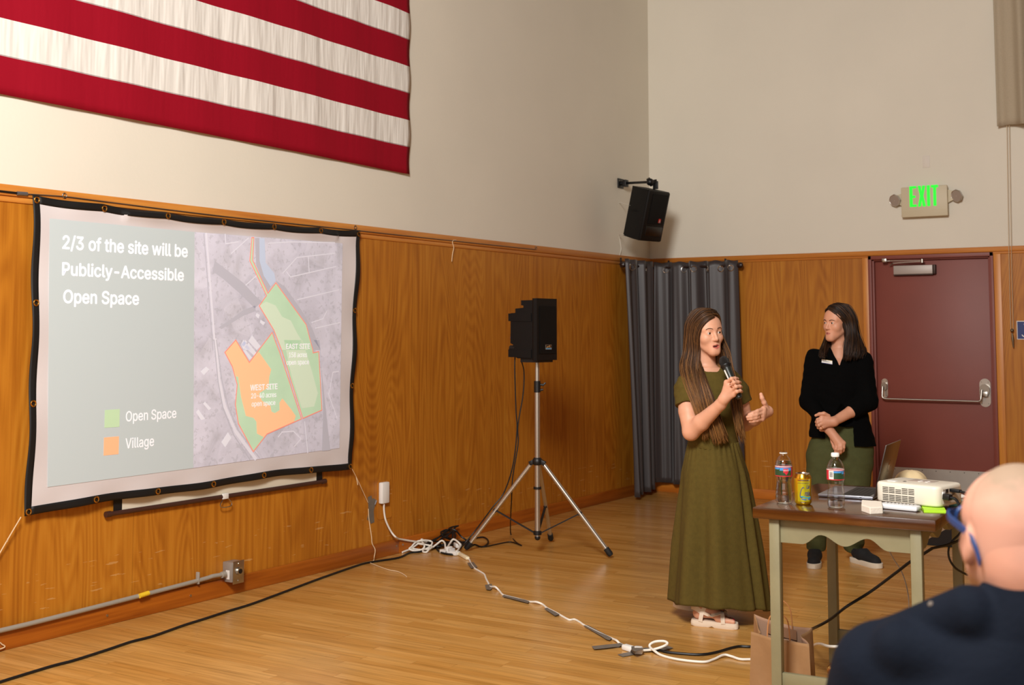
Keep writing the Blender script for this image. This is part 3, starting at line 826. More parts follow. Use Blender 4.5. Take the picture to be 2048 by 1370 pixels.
poly_px([(206, 875), (236, 872.5), (235, 908), (205, 911)], 0.006).build('legend_swatch', slide_mat('swatch_orange', (255, 184, 140)), scr)

# pull-down screen hanging behind the fabric screen
M_oldscr = mat('old_screen_fabric', (224, 214, 192), 0.7); M_barb = mat('screen_bar_brown', (66, 38, 30), 0.4)
pd = thing('pull_down_screen', 'old pull down screen with brown bottom bar showing below the fabric screen', 'projection screen', (-5.62, -0.025, 0.56))
MB().span((-6.37, -0.0265, 0.578), (-4.845, -0.025, 2.11)).build('fabric', M_oldscr, pd)
MB().span((-6.425, -0.027, 0.578), (-6.37, -0.0245, 2.11)).build('border', M_bord, pd); MB().span((-4.845, -0.027, 0.578), (-4.79, -0.0245, 2.11)).build('border', M_bord, pd)
b = MB(); b.cyl((-6.475, -0.031, 0.566), (-4.77, -0.031, 0.566), 0.0125, n=14); b.lathe([(0.016, 0), (0.016, 0.03)], (-6.478, -0.031, 0.566), 14, axis=(1, 0, 0)); b.lathe([(0.016, 0), (0.016, 0.03)], (-4.795, -0.031, 0.566), 14, axis=(1, 0, 0)); b.build('bottom_bar', M_barb, pd)
b = MB(); hx = onA(449, 995, 0.03).x
b.tube(smooth_path([(hx-0.02, -0.04, 0.553), (hx-0.045, -0.043, 0.525), (hx-0.03, -0.045, 0.508), (hx+0.03, -0.045, 0.508), (hx+0.045, -0.043, 0.525), (hx+0.02, -0.04, 0.553)], 4), 0.003, 6); b.span((hx-0.025, -0.044, 0.553), (hx+0.02, -0.034, 0.585), mi=1, bev=0.002)
b.build('pull_handle', [M_steel, M_white], pd)
MB().cyl((-6.42, -0.030, 2.108), (-4.70, -0.030, 2.108), 0.016, n=16).build('roller_tube', M_oldscr, pd)

# the cable it hangs on, eye hooks, corner strings
M_wire = mat('steel_wire', (120, 108, 96), 0.45, 0.7)
b = MB(); b.tube([onA(-60, 375.5, .03), onA(0, 382.5, .03), onA(36, 386.5, .032)], 0.006, 6, 1); b.tube([onA(34, 386.5, .034), onA(54, 388, .034)], 0.010, 8, 2)
b.tube(smooth_path([onA(52, 388, .034), onA(128, 393, .034), onA(200, 402, .034), onA(450, 433, .034), onA(690, 458, .034), onA(760, 466, .034), onA(1070, 499, .034)], 4), 0.003, 6, 0)
setprops(b.build('hanging_cable', [M_wire, M_black, mat('crimp_sleeve', (130, 132, 138), 0.4, 0.7)]), 'thin steel cable strung along the top rail above the projection screen', 'cable')
eye = None
for i, (x, y, lab) in enumerate(((129, 391, 'small steel eye hook in the rail by the left corner of the screen'), (711, 455, 'small steel eye hook in the rail at the right corner of the screen'), (1072, 496, 'small steel eye hook in the rail above the tripod loudspeaker'))):
    p = onA(x, y, 0.034)
    if eye is None:
        b = MB(); b.tube([Vector((0.012*math.cos(a), 0, 0.012*math.sin(a))) for a in [2*PI*k/14 for k in range(14)]], 0.0028, 6, closed=True); b.cyl((0, 0, 0.012), (0, 0.012, 0.016), 0.0028, n=6)
        eye = o = b.build('eye_hook', M_steel, origin=(0, 0, 0))
    else: o = eye.copy(); COL.objects.link(o)
    o.location = p; setprops(o, lab, 'hook', 'eye hooks in the rail')
M_str = mat('cotton_string', (224, 196, 156), 0.8)
b = MB(); b.tube(smooth_path([onA(42, 1034, .06), onA(16, 1078, .05), onA(-10, 1125, .045), onA(-30, 1180, .07), (-7.42, -0.075, 0.05), (-7.30, -0.05, 0.02), onA(4, 1297, .04), onA(3, 1288, .035), onA(-3, 1284, .035)], 5), 0.003, 6); b.tube(smooth_path([onA(16, 1077, .05), onA(14, 1084, .055), onA(15, 1080, .06)], 3), 0.003, 6)
setprops(b.build('tie_string', M_str), 'cotton string tied to the lower left corner of the fabric screen', 'string')
K7 = 260/1875
def q_(x, y): return (700+x*K7, 940+y*K7)
b = MB()
floorpts = [onZ(*q_(340, 1305), 0.004), onZ(*q_(292, 1335), 0.004), onZ(748, 1129, 0.004), onZ(775, 1139, 0.004), onZ(795, 1143, 0.004), onZ(806, 1148, 0.004), onZ(813, 1153, 0.004)]
b.tube(smooth_path([onA(704, 938, .06), onA(*q_(95, 110), .05), onA(*q_(260, 470), .02)], 4), 0.0022, 6)
b.tube(smooth_path([onA(*q_(265, 560), .022), onA(*q_(275, 720), .02), onA(*q_(310, 960), .035), onA(*q_(320, 1060), .04), onA(*q_(362, 1150), .05), onA(*q_(350, 1250), .07)]+floorpts, 5), 0.0028, 6)
b.tube(smooth_path([onA(*q_(90, 105), .05), onA(*q_(105, 170), .052), onA(*q_(112, 215), .052)], 3), 0.003, 6)
setprops(b.build('tie_string', M_str), 'cotton string from the lower right screen corner down past tape to the floor', 'string')
b = MB(); b.tube(smooth_path([onA(912, 480, .03), onA(906, 481, .034), onA(905, 486, .034), onA(907.5, 495, .033), onA(905, 508, .033), onA(903.5, 523, .032)], 4), 0.0028, 6)
setprops(b.build('loose_string', M_str), 'short loose string dangling from the rail between the screen and the tripod loudspeaker', 'string')
def tape_on_A(px, dep, label, flap=None):
    b = MB(); P = [onA(*q_(x, y), dep) for x, y in px]
    b.prism([(p.x, p.z) for p in P], (0, -dep, 0), (1, 0, 0), (0, 0, 1), (0, -0.0012, 0))
    if flap: b.add([onA(*q_(*flap[0]), dep), onA(*q_(*flap[1]), dep), onA(*q_(*flap[2]), dep+.02), onA(*q_(*flap[3]), dep+.015)], [[0, 1, 2, 3]], 1)
    return setprops(b.build('duct_tape', [M_tape, mat('tape_underside', (150, 150, 156), 0.6)]), label, 'tape', 'duct tape pieces')
tape_on_A([(255, 392), (308, 368), (320, 425), (335, 405), (378, 432), (340, 590), (350, 752), (300, 775), (285, 740), (246, 715), (268, 600), (262, 470)], 0.0135, 'grey duct tape crossed on the left wall beside the white wall plug', ((372, 436), (392, 440), (366, 500), (356, 500)))

# conduit and the steel floor outlet box
b = MB()
cp = [onA(-200, 1302, .04), onA(0, 1261.5, .04), onA(200, 1212, .04), onA(395, 1161.5, .04), onA(425, 1152.5, .045), onA(447, 1149, .05)]
b.tube(smooth_path(cp, 4), 0.012, 10); b.tube([onA(443, 1150, .05), onA(450, 1148, .05)], 0.018, 10, 0)
b.span(onA(394, 1166, .028)+Vector((-.012, 0, -.004)), onA(397, 1152, .052)+Vector((.012, 0, 0.02)), bev=0.004)
pa, pb2 = onA(279, 1192, .053), onA(297, 1186, .053)
b.tube([pa, pb2], 0.0126, 10, 1)
setprops(b.build('conduit', [mat('galvanised_pipe', (170, 164, 152), 0.4, 0.25), mat('yellow_sticker', (236, 196, 40), 0.6)]), 'grey metal conduit running above the left baseboard with a yellow sticker', 'conduit')
ob = thing('outlet_box', 'grey steel surface outlet box on the left wall at the end of the conduit', 'outlet', (-5.575, -0.03, 0.078))
MB().span((-5.625, -0.085, 0.083), (-5.535, -0.012, 0.195), bev=0.004).build('box_body', mat('zinc', (160, 154, 146), 0.4, 0.4), ob)
b = MB(); b.span((-5.618, -0.090, 0.072), (-5.532, -0.085, 0.2), bev=0.001); b.cyl((-5.575, -0.09, 0.142), (-5.575, -0.104, 0.142), 0.022, n=18); b.cyl((-5.575, -0.104, 0.142), (-5.575, -0.106, 0.142), 0.014, n=18, mi=1)
for z in (0.088, 0.184): b.cyl((-5.575, -0.09, z), (-5.575, -0.093, z), 0.005, n=8)
b.build('cover_plate', [M_steel, M_black], ob)
MB().span((-5.6265, -0.068, 0.1), (-5.625, -0.04, 0.15)).build('paper_tag', M_white, ob)

# blank oval wood patch plate and the white plug in it
plate = thing('outlet_plate', 'wood coloured rounded outlet plate in the left wall behind the white plug', 'outlet', (-4.13, -0.012, 0.2))
P0, P1 = onA(*q_(378, 135)), onA(*q_(578, 705))
def rrect(x0, z0, x1, z1, r, n=6):
    out = []
    for cx, cz, a0 in ((x1-r, z1-r, 0), (x0+r, z1-r, PI/2), (x0+r, z0+r, PI), (x1-r, z0+r, 1.5*PI)):
        out += [(cx+r*math.cos(a0+PI/2*i/n), cz+r*math.sin(a0+PI/2*i/n)) for i in range(n+1)]
    return out
zlo, zhi = onA(*q_(480, 700)).z, onA(*q_(480, 145)).z
MB().prism(rrect(P0.x, zlo, P1.x, zhi, 0.02), (0, -0.012, 0), (1, 0, 0), (0, 0, 1), (0, -0.0035, 0)).build('cover_plate', M_panA, plate)
plug = thing('wall_plug', 'white flat plug block in the left wall outlet with a white cord', 'plug', (-4.15, -0.02, 0.33))
MB().span((onA(*q_(436, 330), .03).x, -0.05, onA(*q_(480, 485), .04).z), (onA(*q_(540, 330), .03).x, -0.016, onA(*q_(480, 180), .04).z), bev=0.007).build('plug_body', M_white, plug)
# ------------------------------------------------------------------ exit sign with twin lamp heads
M_cream = mat('cream_plastic', (206, 194, 164), 0.5)
pA, pB = onB(1806, 376), onB(1900, 437)
ey0, ey1, ez1, ez0 = pA.y, pB.y, onB(1853, 374).z, onB(1853, 434.5).z
ex = thing('exit_sign', 'cream exit sign with green lit letters and two lamp heads above the red door', 'exit sign', (-0.05, (ey0+ey1)/2, ez0))
b = MB(); b.span((-0.075, ey1, ez0), (-0.045, ey0, ez1), bev=0.008); b.span((-0.045, ey1+0.012, ez0+0.01), (0, ey0-0.012, ez1-0.012), bev=0.004); b.span((-0.0765, ey1+0.01, ez0+0.054), (-0.0745, ey0-0.01, ez0+0.057))
b.build('housing', M_cream, ex)
yE, yT = onB(1824, 400).y, onB(1881, 400).y; tw = yE-yT
z0, th = ez0+0.088, 0.178; ws_ = tw/0.57
mb = MB()
def strip(P): mb.prism([(x*tw, y*th) for x, y in P], (-0.0765, yE, z0), (0, -1, 0), (0, 0, 1), (-0.0015, 0, 0))
strip([(0, 0), (0.24, 0), (0.24, 0.105), (0.105, 0.105), (0.105, 0.43), (0.205, 0.43), (0.205, 0.535), (0.105, 0.535), (0.105, 0.895), (0.24, 0.895), (0.24, 1), (0, 1)])
strip([(0.285, 0), (0.395, 0), (0.425, 0.30), (0.455, 0), (0.565, 0), (0.485, 0.5), (0.555, 1), (0.45, 1), (0.425, 0.72), (0.40, 1), (0.295, 1), (0.365, 0.5)])
strip([(0.61, 0), (0.715, 0), (0.715, 1), (0.61, 1)])
strip([(0.83, 0), (0.93, 0), (0.93, 0.88), (1.0, 0.88), (1.0, 1), (0.755, 1), (0.755, 0.88), (0.83, 0.88)])
mb.build('lettering', mat('green_exit_letters', (0, 236, 40), 0.4, emit=0.75), ex)
for (px_, py_, tilt) in ((1789.5, 401, 0), (1913, 391.5, 1)):
    p = onB(px_, py_, 0.06)
    s = 1 if not tilt else -1
    b = MB(); e = ey0 if not tilt else ey1
    b.prism([(0, -0.055), (0, 0.06), (0.06, 0.045), (0.075, 0.0), (0.05, -0.03)], (-0.045, e-0.01*s, p.z), (0, s, 0), (0, 0, 1), (0.025, 0, 0))
    arm = b.build('lamp_bracket', M_cream, ex)
    d = Vector((-0.9, 0.30*s if not tilt else 0.35, -0.22)).normalized()
    b = MB(); b.lathe([(0.012, -0.045), (0.034, -0.035), (0.052, -0.012), (0.056, 0.0), (0.052, 0.004)], p, 8 if tilt else 8, 0, d)
    lh = b.build('lamp_head', mat('lamp_shell', (196, 190, 180), 0.28, 0.55), ex, ang=30)
    b = MB(); b.lathe([(0.050, 0.003), (0.030, -0.008), (0.010, -0.016), (0.0, -0.017)], p+d*0.003, 20, 0, d, capped=False)
    b.ball(p-d*0.006, 0.011, 10, 1)
    b.build('reflector', [mat('lamp_reflector', (220, 214, 206), 0.18, 1.0), mat('lamp_bulb', (240, 236, 228), 0.2)], lh)
# blank plate above it
q0, q1 = onB(1845, 312), onB(1860, 335)
setprops(MB().span((-0.004, q1.y, q1.z), (0.0, q0.y, q0.z), bev=0.0015).build('blank_plate', mat('painted_plate', (222, 214, 202), 0.6)), 'wall coloured blank switch plate above the exit sign', 'wall plate')
# valance curtain top right
M_val = mat('beige_drape', (178, 164, 140), 0.85, noise=0.04, nscale=90, bump=0.2, bscale=400)
def val(u, v):
    y = -3.245-1.9*u; fold = 0.045*math.sin(u*46)+0.02*math.sin(u*91+1)
    return Vector((-0.10+fold*(0.6+0.4*(1-v)), y-0.012*(1-v)*math.sin(u*23), 3.215+0.008*math.sin(u*40)+(5.0-3.215)*v))
o = MB().grid(val, 160, 30).build('drape', M_val, fix=False)
o.modifiers.new('t', 'SOLIDIFY').thickness = 0.004
setprops(o, 'beige window drape hanging high on the end wall right of the exit sign', 'curtain')
b = MB()
for (xa, xb) in ((2013.5, 2022.0), (2018.5, 2027.0)):
    a_, m_, z_ = onB(xa, 250, 0.05), onB((xa+xb)/2-0.7, 470, 0.05), onB(xb-0.3, 660, 0.05)
    b.tube(smooth_path([Vector((-0.05, a_.y, 3.4)), a_, m_, z_], 4), 0.0022, 6)
dc = thing('drape_pull', 'looped pull cord with a weighted metal end hanging below the beige drape', 'cord', (-0.05, -3.3, 1.4))
b.build('cord', mat('beige_cord', (206, 184, 150), 0.7), dc)
p = onB(2024, 661, 0.05); q = onB(2026.8, 695, 0.05)
b = MB(); b.ball(p, (0.014, 0.014, 0.016), 12); b.tube([p+Vector((0, 0, -0.022)), p.lerp(q, 0.5), q], [0.006, 0.010, 0.005], 10)
b.build('cord_weight', mat('aged_nickel', (120, 104, 82), 0.4, 0.8), dc)
# access sign
M_blue = mat('sign_blue', (12, 40, 110), 0.4)
ac = thing('access_sign', 'small blue square accessibility sign on the wood wall right of the red door', 'sign', (-0.015, -3.41, 1.449))
b = MB(); b.span((-0.016, -3.485, 1.449), (-0.012, -3.333, 1.601), bev=0.001); b.build('plate', M_white, ac)
b = MB(); b.span((-0.017, -3.479, 1.455), (-0.0158, -3.339, 1.595)); b.build('blue_field', M_blue, ac)
b = MB(); cy_, cz_ = -3.409, 1.525
b.cyl((-0.0172, cy_+0.010, cz_+0.048), (-0.0182, cy_+0.010, cz_+0.048), 0.0095, n=16)
def arc(cx, cz, r, a0, a1, n=18): return [(cx+r*math.cos(a0+(a1-a0)*i/n), cz+r*math.sin(a0+(a1-a0)*i/n)) for i in range(n+1)]
def flat(pts, w):
    for i in range(len(pts)-1):
        a = Vector((-0.0178, pts[i][0], pts[i][1])); c = Vector((-0.0178, pts[i+1][0], pts[i+1][1])); b.bar(a, c, w, 0.0008, upv=(1, 0, 0))
flat(arc(cy_+0.006, cz_-0.022, 0.034, PI*0.55, PI*1.86), 0.008)
flat([(cy_+0.009, cz_+0.036), (cy_+0.004, cz_-0.012), (cy_-0.026, cz_-0.014), (cy_-0.040, cz_-0.050), (cy_-0.052, cz_-0.045)], 0.009)
flat([(cy_+0.006, cz_+0.014), (cy_-0.022, cz_+0.012)], 0.008)
b.build('wheelchair_symbol', M_white, ac)

# ------------------------------------------------------------------ corner curtains on two rods
M_rod = mat('dark_rod', (40, 24, 20), 0.35)
M_chr = mat('chrome_ring', (200, 198, 196), 0.2, 1.0)
def curt_mat():
    t = NT('charcoal_satin_curtain')
    t.b.inputs['Base Color'].default_value = (*lin((58, 51, 51)), 1); t.b.inputs['Roughness'].default_value = 0.46
    t.b.inputs['Specular IOR Level'].default_value = 0.55; t.b.inputs['Sheen Weight'].default_value = 0.15
    tc = t.n('ShaderNodeTexCoord'); mp = t.n('ShaderNodeMapping'); mp.inputs['Scale'].default_value = (30, 30, 260); t.l(tc.outputs['Object'], mp.inputs[0])
    n = t.n('ShaderNodeTexNoise', Scale=1.0, Detail=3.0); t.l(mp.outputs[0], n.inputs['Vector'])
    bp = t.n('ShaderNodeBump', Strength=0.07, Distance=0.004); t.l(n.outputs['Fac'], bp.inputs['Height']); t.l(bp.outputs[0], t.b.inputs['Normal'])
    return t.m
M_cur = curt_mat()
RZ = 2.125
def rod(a, b_, lab, post):
    r = thing('curtain_rod', lab, 'curtain rod', (Vector(a)+Vector(b_))/2-Vector((0, 0, 0.05)))
    MB().cyl(a, b_, 0.011, n=12).build('pole', M_rod, r)
    MB().lathe([(0.0, -0.008), (0.02, 0.0), (0.026, 0.018), (0.028, 0.03), (0.02, 0.048), (0.0, 0.056)], a, 18, 0, Vector(a)-Vector(b_)).build('finial', M_rod, r)
    for (p, wdir) in post:
        p, wdir = Vector(p), Vector(wdir)
        bb = MB(); bb.bar(p+Vector((0, 0, 0.012)), p+wdir*1.0+Vector((0, 0, 0.012)), 0.012, 0.008); bb.bar(p+wdir*0.8+Vector((0, 0, -0.02)), p+wdir*0.8+Vector((0, 0, 0.07)), 0.014, 0.01, upv=wdir)
        bb.build('bracket', M_black, r)
    return r
rod((-0.745, -0.105, RZ), (-0.135, -0.105, RZ-0.004), 'dark curtain rod along the left wall in the room corner', [((-0.70, -0.105, RZ), (0, 0.075, 0))])
rod((-0.105, -0.945, RZ), (-0.105, -0.135, RZ), 'dark curtain rod along the end wall beside the corner', [((-0.105, -0.80, RZ), (0.075, 0, 0)), ((-0.105, -0.22, RZ), (0.075, 0, 0))])
def curtain(fn, nf, lab, zb, rings):
    c = thing('curtain', lab, 'curtain', fn(0.5, 0, 0)+Vector((0, 0, 0)), group=None)
    def g(u, v):
        am = 0.046+0.014*(1-v)
        ph = u*nf*2*PI
        s = math.sin(ph+0.5*math.sin(u*7+v*1.2)*(1-v)+0.7*math.sin(ph))+0.16*math.sin(ph*2.03+1.3+v)
        return fn(u, v, am*s*(0.75+0.35*math.sin(u*11+2)))+Vector((0, 0, 0))
    o = MB().grid(g, 220, 40).build('fabric', M_cur, c, fix=False)
    o.modifiers.new('t', 'SOLIDIFY').thickness = 0.003
    for u in rings:
        p = g(u, 0.966); a = g(min(u+0.012, 1), 0.966)-g(max(u-0.012, 0), 0.966); a.z = 0; a.normalize()
        n = Vector((-a.y, a.x, 0))
        rb = MB(); rb.tube([p-n*0.003+a*0.026*math.cos(t)+Vector((0, 0, 1))*0.026*math.sin(t) for t in [2*PI*k/18 for k in range(18)]], 0.005, 6, closed=True)
        rb.build('grommet', M_chr, c)
    return c
def left_c(u, v, off):
    x = -0.79+0.585*u+(1-v)*0.055*(1-u); zb = 0.03+0.02*u
    return Vector((x, -0.125-off-0.05*(1-v)*(1-u), zb+(2.178-zb)*v))
def right_c(u, v, off):
    y = -0.10-0.85*u-(1-v)*0.035*u; zb = 0.105-0.05*u
    return Vector((-0.122-off, y, zb+(2.172+0.006*math.sin(u*44)-zb)*v))
curtain(left_c, 3.5, 'charcoal satin curtain panel along the left wall in the corner', 0.03, [0.05, 0.28, 0.5, 0.78])
curtain(right_c, 4.6, 'charcoal satin curtain panel on the end wall behind the speaking woman', 0.1, [0.14, 0.36, 0.5, 0.66, 0.80, 0.93])

# ------------------------------------------------------------------ loudspeaker bracketed in the corner
def frame_at(P, phi, tilt=0.0):
    t = Vector((CAM.x-P.x, CAM.y-P.y, 0)).normalized(); r = Vector((-t.y, t.x, 0))
    f = t*math.cos(phi)+r*math.sin(phi); wv = r*math.cos(phi)-t*math.sin(phi)
    u = Vector((0, 0, 1))
    f2 = f*math.cos(tilt)-u*math.sin(tilt); u2 = u*math.cos(tilt)+f*math.sin(tilt)
    return Matrix(((wv.x, f2.x, u2.x, P.x), (wv.y, f2.y, u2.y, P.y), (wv.z, f2.z, u2.z, P.z), (0, 0, 0, 1)))
M_cab = mat('speaker_cabinet', (10, 9, 9), 0.55, spec=0.3, bump=0.1, bscale=300)
M_gril = mat('speaker_grille', (5, 4, 4), 0.6, spec=0.2, bump=0.5, bscale=600)
Pc = atD(1291, 428, 11.05)
M4 = frame_at(Pc, math.radians(50), math.radians(15))
ws = thing('wall_loudspeaker', 'black loudspeaker tilted down on a bracket high in the room corner', 'loudspeaker', Pc-Vector((0, 0, 0.25)))
W_, D_, H_ = 0.29, 0.24, 0.455
b = MB(); b.prism([(-W_/2, 0.10), (W_/2, 0.10), (W_/2, 0.04), (W_/2-0.05, -0.13), (-W_/2+0.05, -0.13), (-W_/2, 0.04)], (0, 0, -H_/2), (1, 0, 0), (0, 1, 0), (0, 0, H_)); b2 = MB(); b2.add([M4 @ p for p in b.v], b.f)
b2.box((0, 0.105, 0), (W_, 0.035, H_), 0, 0.016, M4)
b2.box((-W_/2+0.006, -0.02, 0.02), (0.012, 0.12, 0.005), 0, 0, M4)
b2.build('cabinet', M_cab, ws)
b = MB(); b.box((0.01, 0.124, 0.065), (W_-0.075, 0.008, 0.27), 0, 0.004, M4); b.build('grille', M_gril, ws)
b = MB(); b.box((0.01, 0.1225, -0.135), (W_-0.07, 0.006, 0.085), 0, 0.003, M4); b.build('horn_port', mat('port_black', (5, 5, 6), 0.35), ws)
b = MB(); b.box((0.055, 0.1295, -0.035), (0.028, 0.003, 0.036), 0, 0, M4); lg = b.build('badge', mat('badge_red', (190, 40, 30), 0.5), ws)
raw, fs, hh = fit_text('A', 0.020, 0.026, 0.05); b = MB(); b.add([M4 @ Vector((0.045+v.x, 0.1315, -0.052+v.y)) for v in raw], fs); b.build('badge_letter', M_white, lg)
br = thing('speaker_bracket', 'black swivel arm bracket holding the corner loudspeaker to the left wall', 'bracket', (-0.6, -0.02, 2.8))
w0 = onA(1240, 367, 0.0)
b = MB(); b.span((w0.x-0.055, -0.012, w0.z-0.045), (w0.x+0.055, 0, w0.z+0.045), bev=0.003); b.cyl((w0.x, -0.01, w0.z), (w0.x, -0.05, w0.z), 0.022); b.span((w0.x-0.028, -0.075, w0.z-0.035), (w0.x+0.03, -0.04, w0.z+0.03), bev=0.004)
for sx in (-1, 1): b.cyl((w0.x+sx*0.04, -0.012, w0.z+0.02), (w0.x+sx*0.04, -0.016, w0.z+0.02), 0.006, n=8, mi=1)
b.build('wall_mount', [M_black, M_steel], br)
top_c = M4 @ Vector((0.02, -0.02, H_/2)); jn = top_c+Vector((0, 0, 0.062))
b = MB(); b.bar((w0.x+0.01, -0.065, w0.z), jn, 0.022, 0.022, bev=0.003); b.build('arm', M_black, br)
b = MB(); b.ball(jn, 0.034, 14); b.cyl(jn+Vector((-.02, .01, .03)), jn+Vector((.02, -.01, -.03)), 0.018); b.bar(jn+Vector((0.05, -0.03, 0.01)), top_c+Vector((0.05, -0.03, 0)), 0.05, 0.014, bev=0.003); b.bar(jn, jn+Vector((0.055, -0.032, 0.012)), 0.03, 0.03); b.build('swivel', M_black, br)
b = MB(); b.tube(smooth_path([onA(1238, 406, .005), onA(1241, 405, .04), M4 @ Vector((-0.1, -0.11, 0.05))], 4), 0.003, 6)
setprops(b.build('speaker_wire', M_cord_w), 'short white wire poking from the left wall behind the corner loudspeaker', 'wire')
b = MB(); b.tube(smooth_path([M4 @ Vector((-0.11, -0.11, -0.22)), onA(1239, 470, .03), onA(1241.5, 490, .012), onA(1242, 500, .01), onA(1239, 511, .025)], 5), 0.003, 6)
setprops(b.build('speaker_wire', M_cord_w), 'thin white wire dangling from the corner loudspeaker to the wood rail', 'wire')
# ------------------------------------------------------------------ tripod stand and its loudspeaker
F1, F2 = onZ(932, 1103), onZ(1222, 1117)
hr = ray(1075, 1075); hd = Vector((hr.x, hr.y, 0))
lo_, hi_ = 8.0, 11.0
C0 = None
best = min((abs((Vector((CAM.x, CAM.y, 0))+hd*s_-F1).length-(Vector((CAM.x, CAM.y, 0))+hd*s_-F2).length), s_) for s_ in [7.6+0.01*i for i in range(200)])
TC = Vector((CAM.x, CAM.y, 0))+hd*best[1]
F3 = TC-(F1-TC)*0.5-(F2-TC)*0.5
F3 = TC+(F3-TC).normalized()*(F1-TC).length
def zat(py, C=TC, px_=1075):
    d = ray(px_, py); s_ = math.hypot(C.x-CAM.x, C.y-CAM.y)/math.hypot(d.x, d.y)
    return CAM.z+d.z*s_
M_tube = mat('tripod_aluminium', (205, 200, 190), 0.3, 0.9)
tp = thing('tripod_stand', 'silver tripod loudspeaker stand with black clamps beside the left wall', 'tripod', TC)
zb, zh, zt_, zc_ = zat(1072), zat(924), zat(724), zat(773)
MB().cyl(TC+Vector((0, 0, zb)), TC+Vector((0, 0, zc_+0.03)), 0.0185, n=18).build('lower_pole', M_tube, tp)
MB().cyl(TC+Vector((0, 0, zc_)), TC+Vector((0, 0, zt_)), 0.0155, n=18).build('upper_pole', M_tube, tp)
b = MB(); b.cyl(TC+Vector((0, 0, zc_-0.04)), TC+Vector((0, 0, zc_+0.038)), 0.023, n=18)
r_ = Vector((-(CAM.y-TC.y), CAM.x-TC.x, 0)).normalized(); r_ = r_ if r_.dot(_rt) > 0 else -r_
b.cyl(TC+Vector((0, 0, zc_+0.012)), TC+r_*0.045+Vector((0, 0, zc_+0.012)), 0.008, n=10); b.bar(TC+r_*0.035+Vector((0, 0, zc_+0.004)), TC+r_*0.058+Vector((0, 0, zc_+0.026)), 0.018, 0.012, bev=0.003); b.cyl(TC+Vector((0, 0, zc_-0.03)), TC+r_*0.04+Vector((0, 0, zc_-0.02)), 0.008, n=10)
b.build('height_clamp', M_black, tp)
hub = MB(); hub.lathe([(0.026, -0.02), (0.034, -0.012), (0.036, 0.012), (0.024, 0.03)], TC+Vector((0, 0, zh)), 18)
feet = [F1, F2, F3]
for F in feet:
    d = Vector((F.x-TC.x, F.y-TC.y, 0)).normalized()
    hub.bar(TC+d*0.02+Vector((0, 0, zh+0.005)), TC+d*0.055+Vector((0, 0, zh-0.012)), 0.034, 0.03, bev=0.003)
hub.build('hub', M_black, tp)
zr = zat(976)
MB().lathe([(0.0195, -0.008), (0.027, -0.008), (0.027, 0.008), (0.0195, 0.008)], TC+Vector((0, 0, zr)), 18, capped=False).build('stop_ring', M_black, tp)
zbr = zat(1066)
b = MB(); b.lathe([(0.021, -0.014), (0.028, -0.01), (0.028, 0.012), (0.021, 0.016)], TC+Vector((0, 0, zbr)), 18); b.ball(TC+Vector((0, 0, zb-0.01)), 0.02, 12); b.build('brace_collar', M_black, tp)
for F in feet:
    d = Vector((F.x-TC.x, F.y-TC.y, 0)).normalized()
    A_ = TC+d*0.045+Vector((0, 0, zh-0.015)); B_ = F+Vector((0, 0, 0.022))
    lg = MB().cyl(A_, A_.lerp(B_, 0.965), 0.0145, n=16).build('leg', M_tube, tp)
    q = (B_-A_).normalized()
    b = MB(); b.tube([B_-q*0.055, B_-q*0.01, B_+q*0.004], [0.0195, 0.021, 0.015], 14); b.build('foot', mat('black_rubber', (20, 20, 20), 0.7), lg)
    m_ = A_.lerp(B_, 0.545)
    b = MB(); b.bar(TC+d*0.02+Vector((0, 0, zbr)), m_, 0.016, 0.008); b.cyl(m_-Vector((-d.y, d.x, 0))*0.012, m_+Vector((-d.y, d.x, 0))*0.012, 0.015, n=10); b.build('brace', M_black, tp)
ls = thing('loudspeaker', 'black powered loudspeaker on top of the silver tripod stand', 'loudspeaker', TC+Vector((0, 0, zt_)))
SP = TC+Vector((0, 0, 0))
Fm = frame_at(TC, math.radians(52)); wv, fv = Vector((Fm[0][0], Fm[1][0], 0)), Vector((Fm[0][1], Fm[1][1], 0))
zT = zat(597.5)+0.0; k_ = 0.000405
W2 = 0.225
def sz(y): return zT-(y-150)*k_
# origin: near front vertical edge above px 1086
fe = TC+fv*0.085
b = MB()
prof = [(0.0, 178), (0.0, 1160), (0.15, 1160), (0.165, 1150), (0.198, 1110), (0.200, 930), (0.228, 905), (0.225, 395), (0.178, 390), (0.177, 318), (0.095, 305), (0.095, 270), (0.118, 262), (0.118, 180)]
b.prism([(d_*0.86, sz(y)) for d_, y in prof], fe+wv*(-W2/2+0.012)-fv*0.045, -fv, (0, 0, 1), wv*(W2-0.024))
for y0_, y1_ in ((400, 540), (1010, 1150)):
    b.prism([(0.01, sz(y0_)), (0.01, sz(y1_)), (0.21, sz(y1_-10)), (0.21, sz(y0_))], fe+wv*(-W2/2+0.006)-fv*0.045, -fv, (0, 0, 1), wv*(W2-0.012))
b.build('cabinet', M_cab, ls)
b = MB(); b.prism([(-W2/2, 0.0), (W2/2, 0.0), (W2/2+0.0, -0.03), (W2/2-0.01, -0.046), (-W2/2+0.01, -0.046), (-W2/2, -0.03)], Vector((fe.x, fe.y, sz(1190))), wv, fv, (0, 0, sz(150)-sz(1190)))
b.build('front_baffle', mat('baffle_black', (11, 10, 10), 0.55, spec=0.3, bump=0.1, bscale=300), ls)
b = MB(); b.prism(rrect(-W2/2+0.03, sz(1080), W2/2-0.018, sz(280), 0.006), fe+fv*0.001, wv, (0, 0, 1), fv*0.004); b.build('grille', M_gril, ls)
b = MB(); cx_ = 0.012
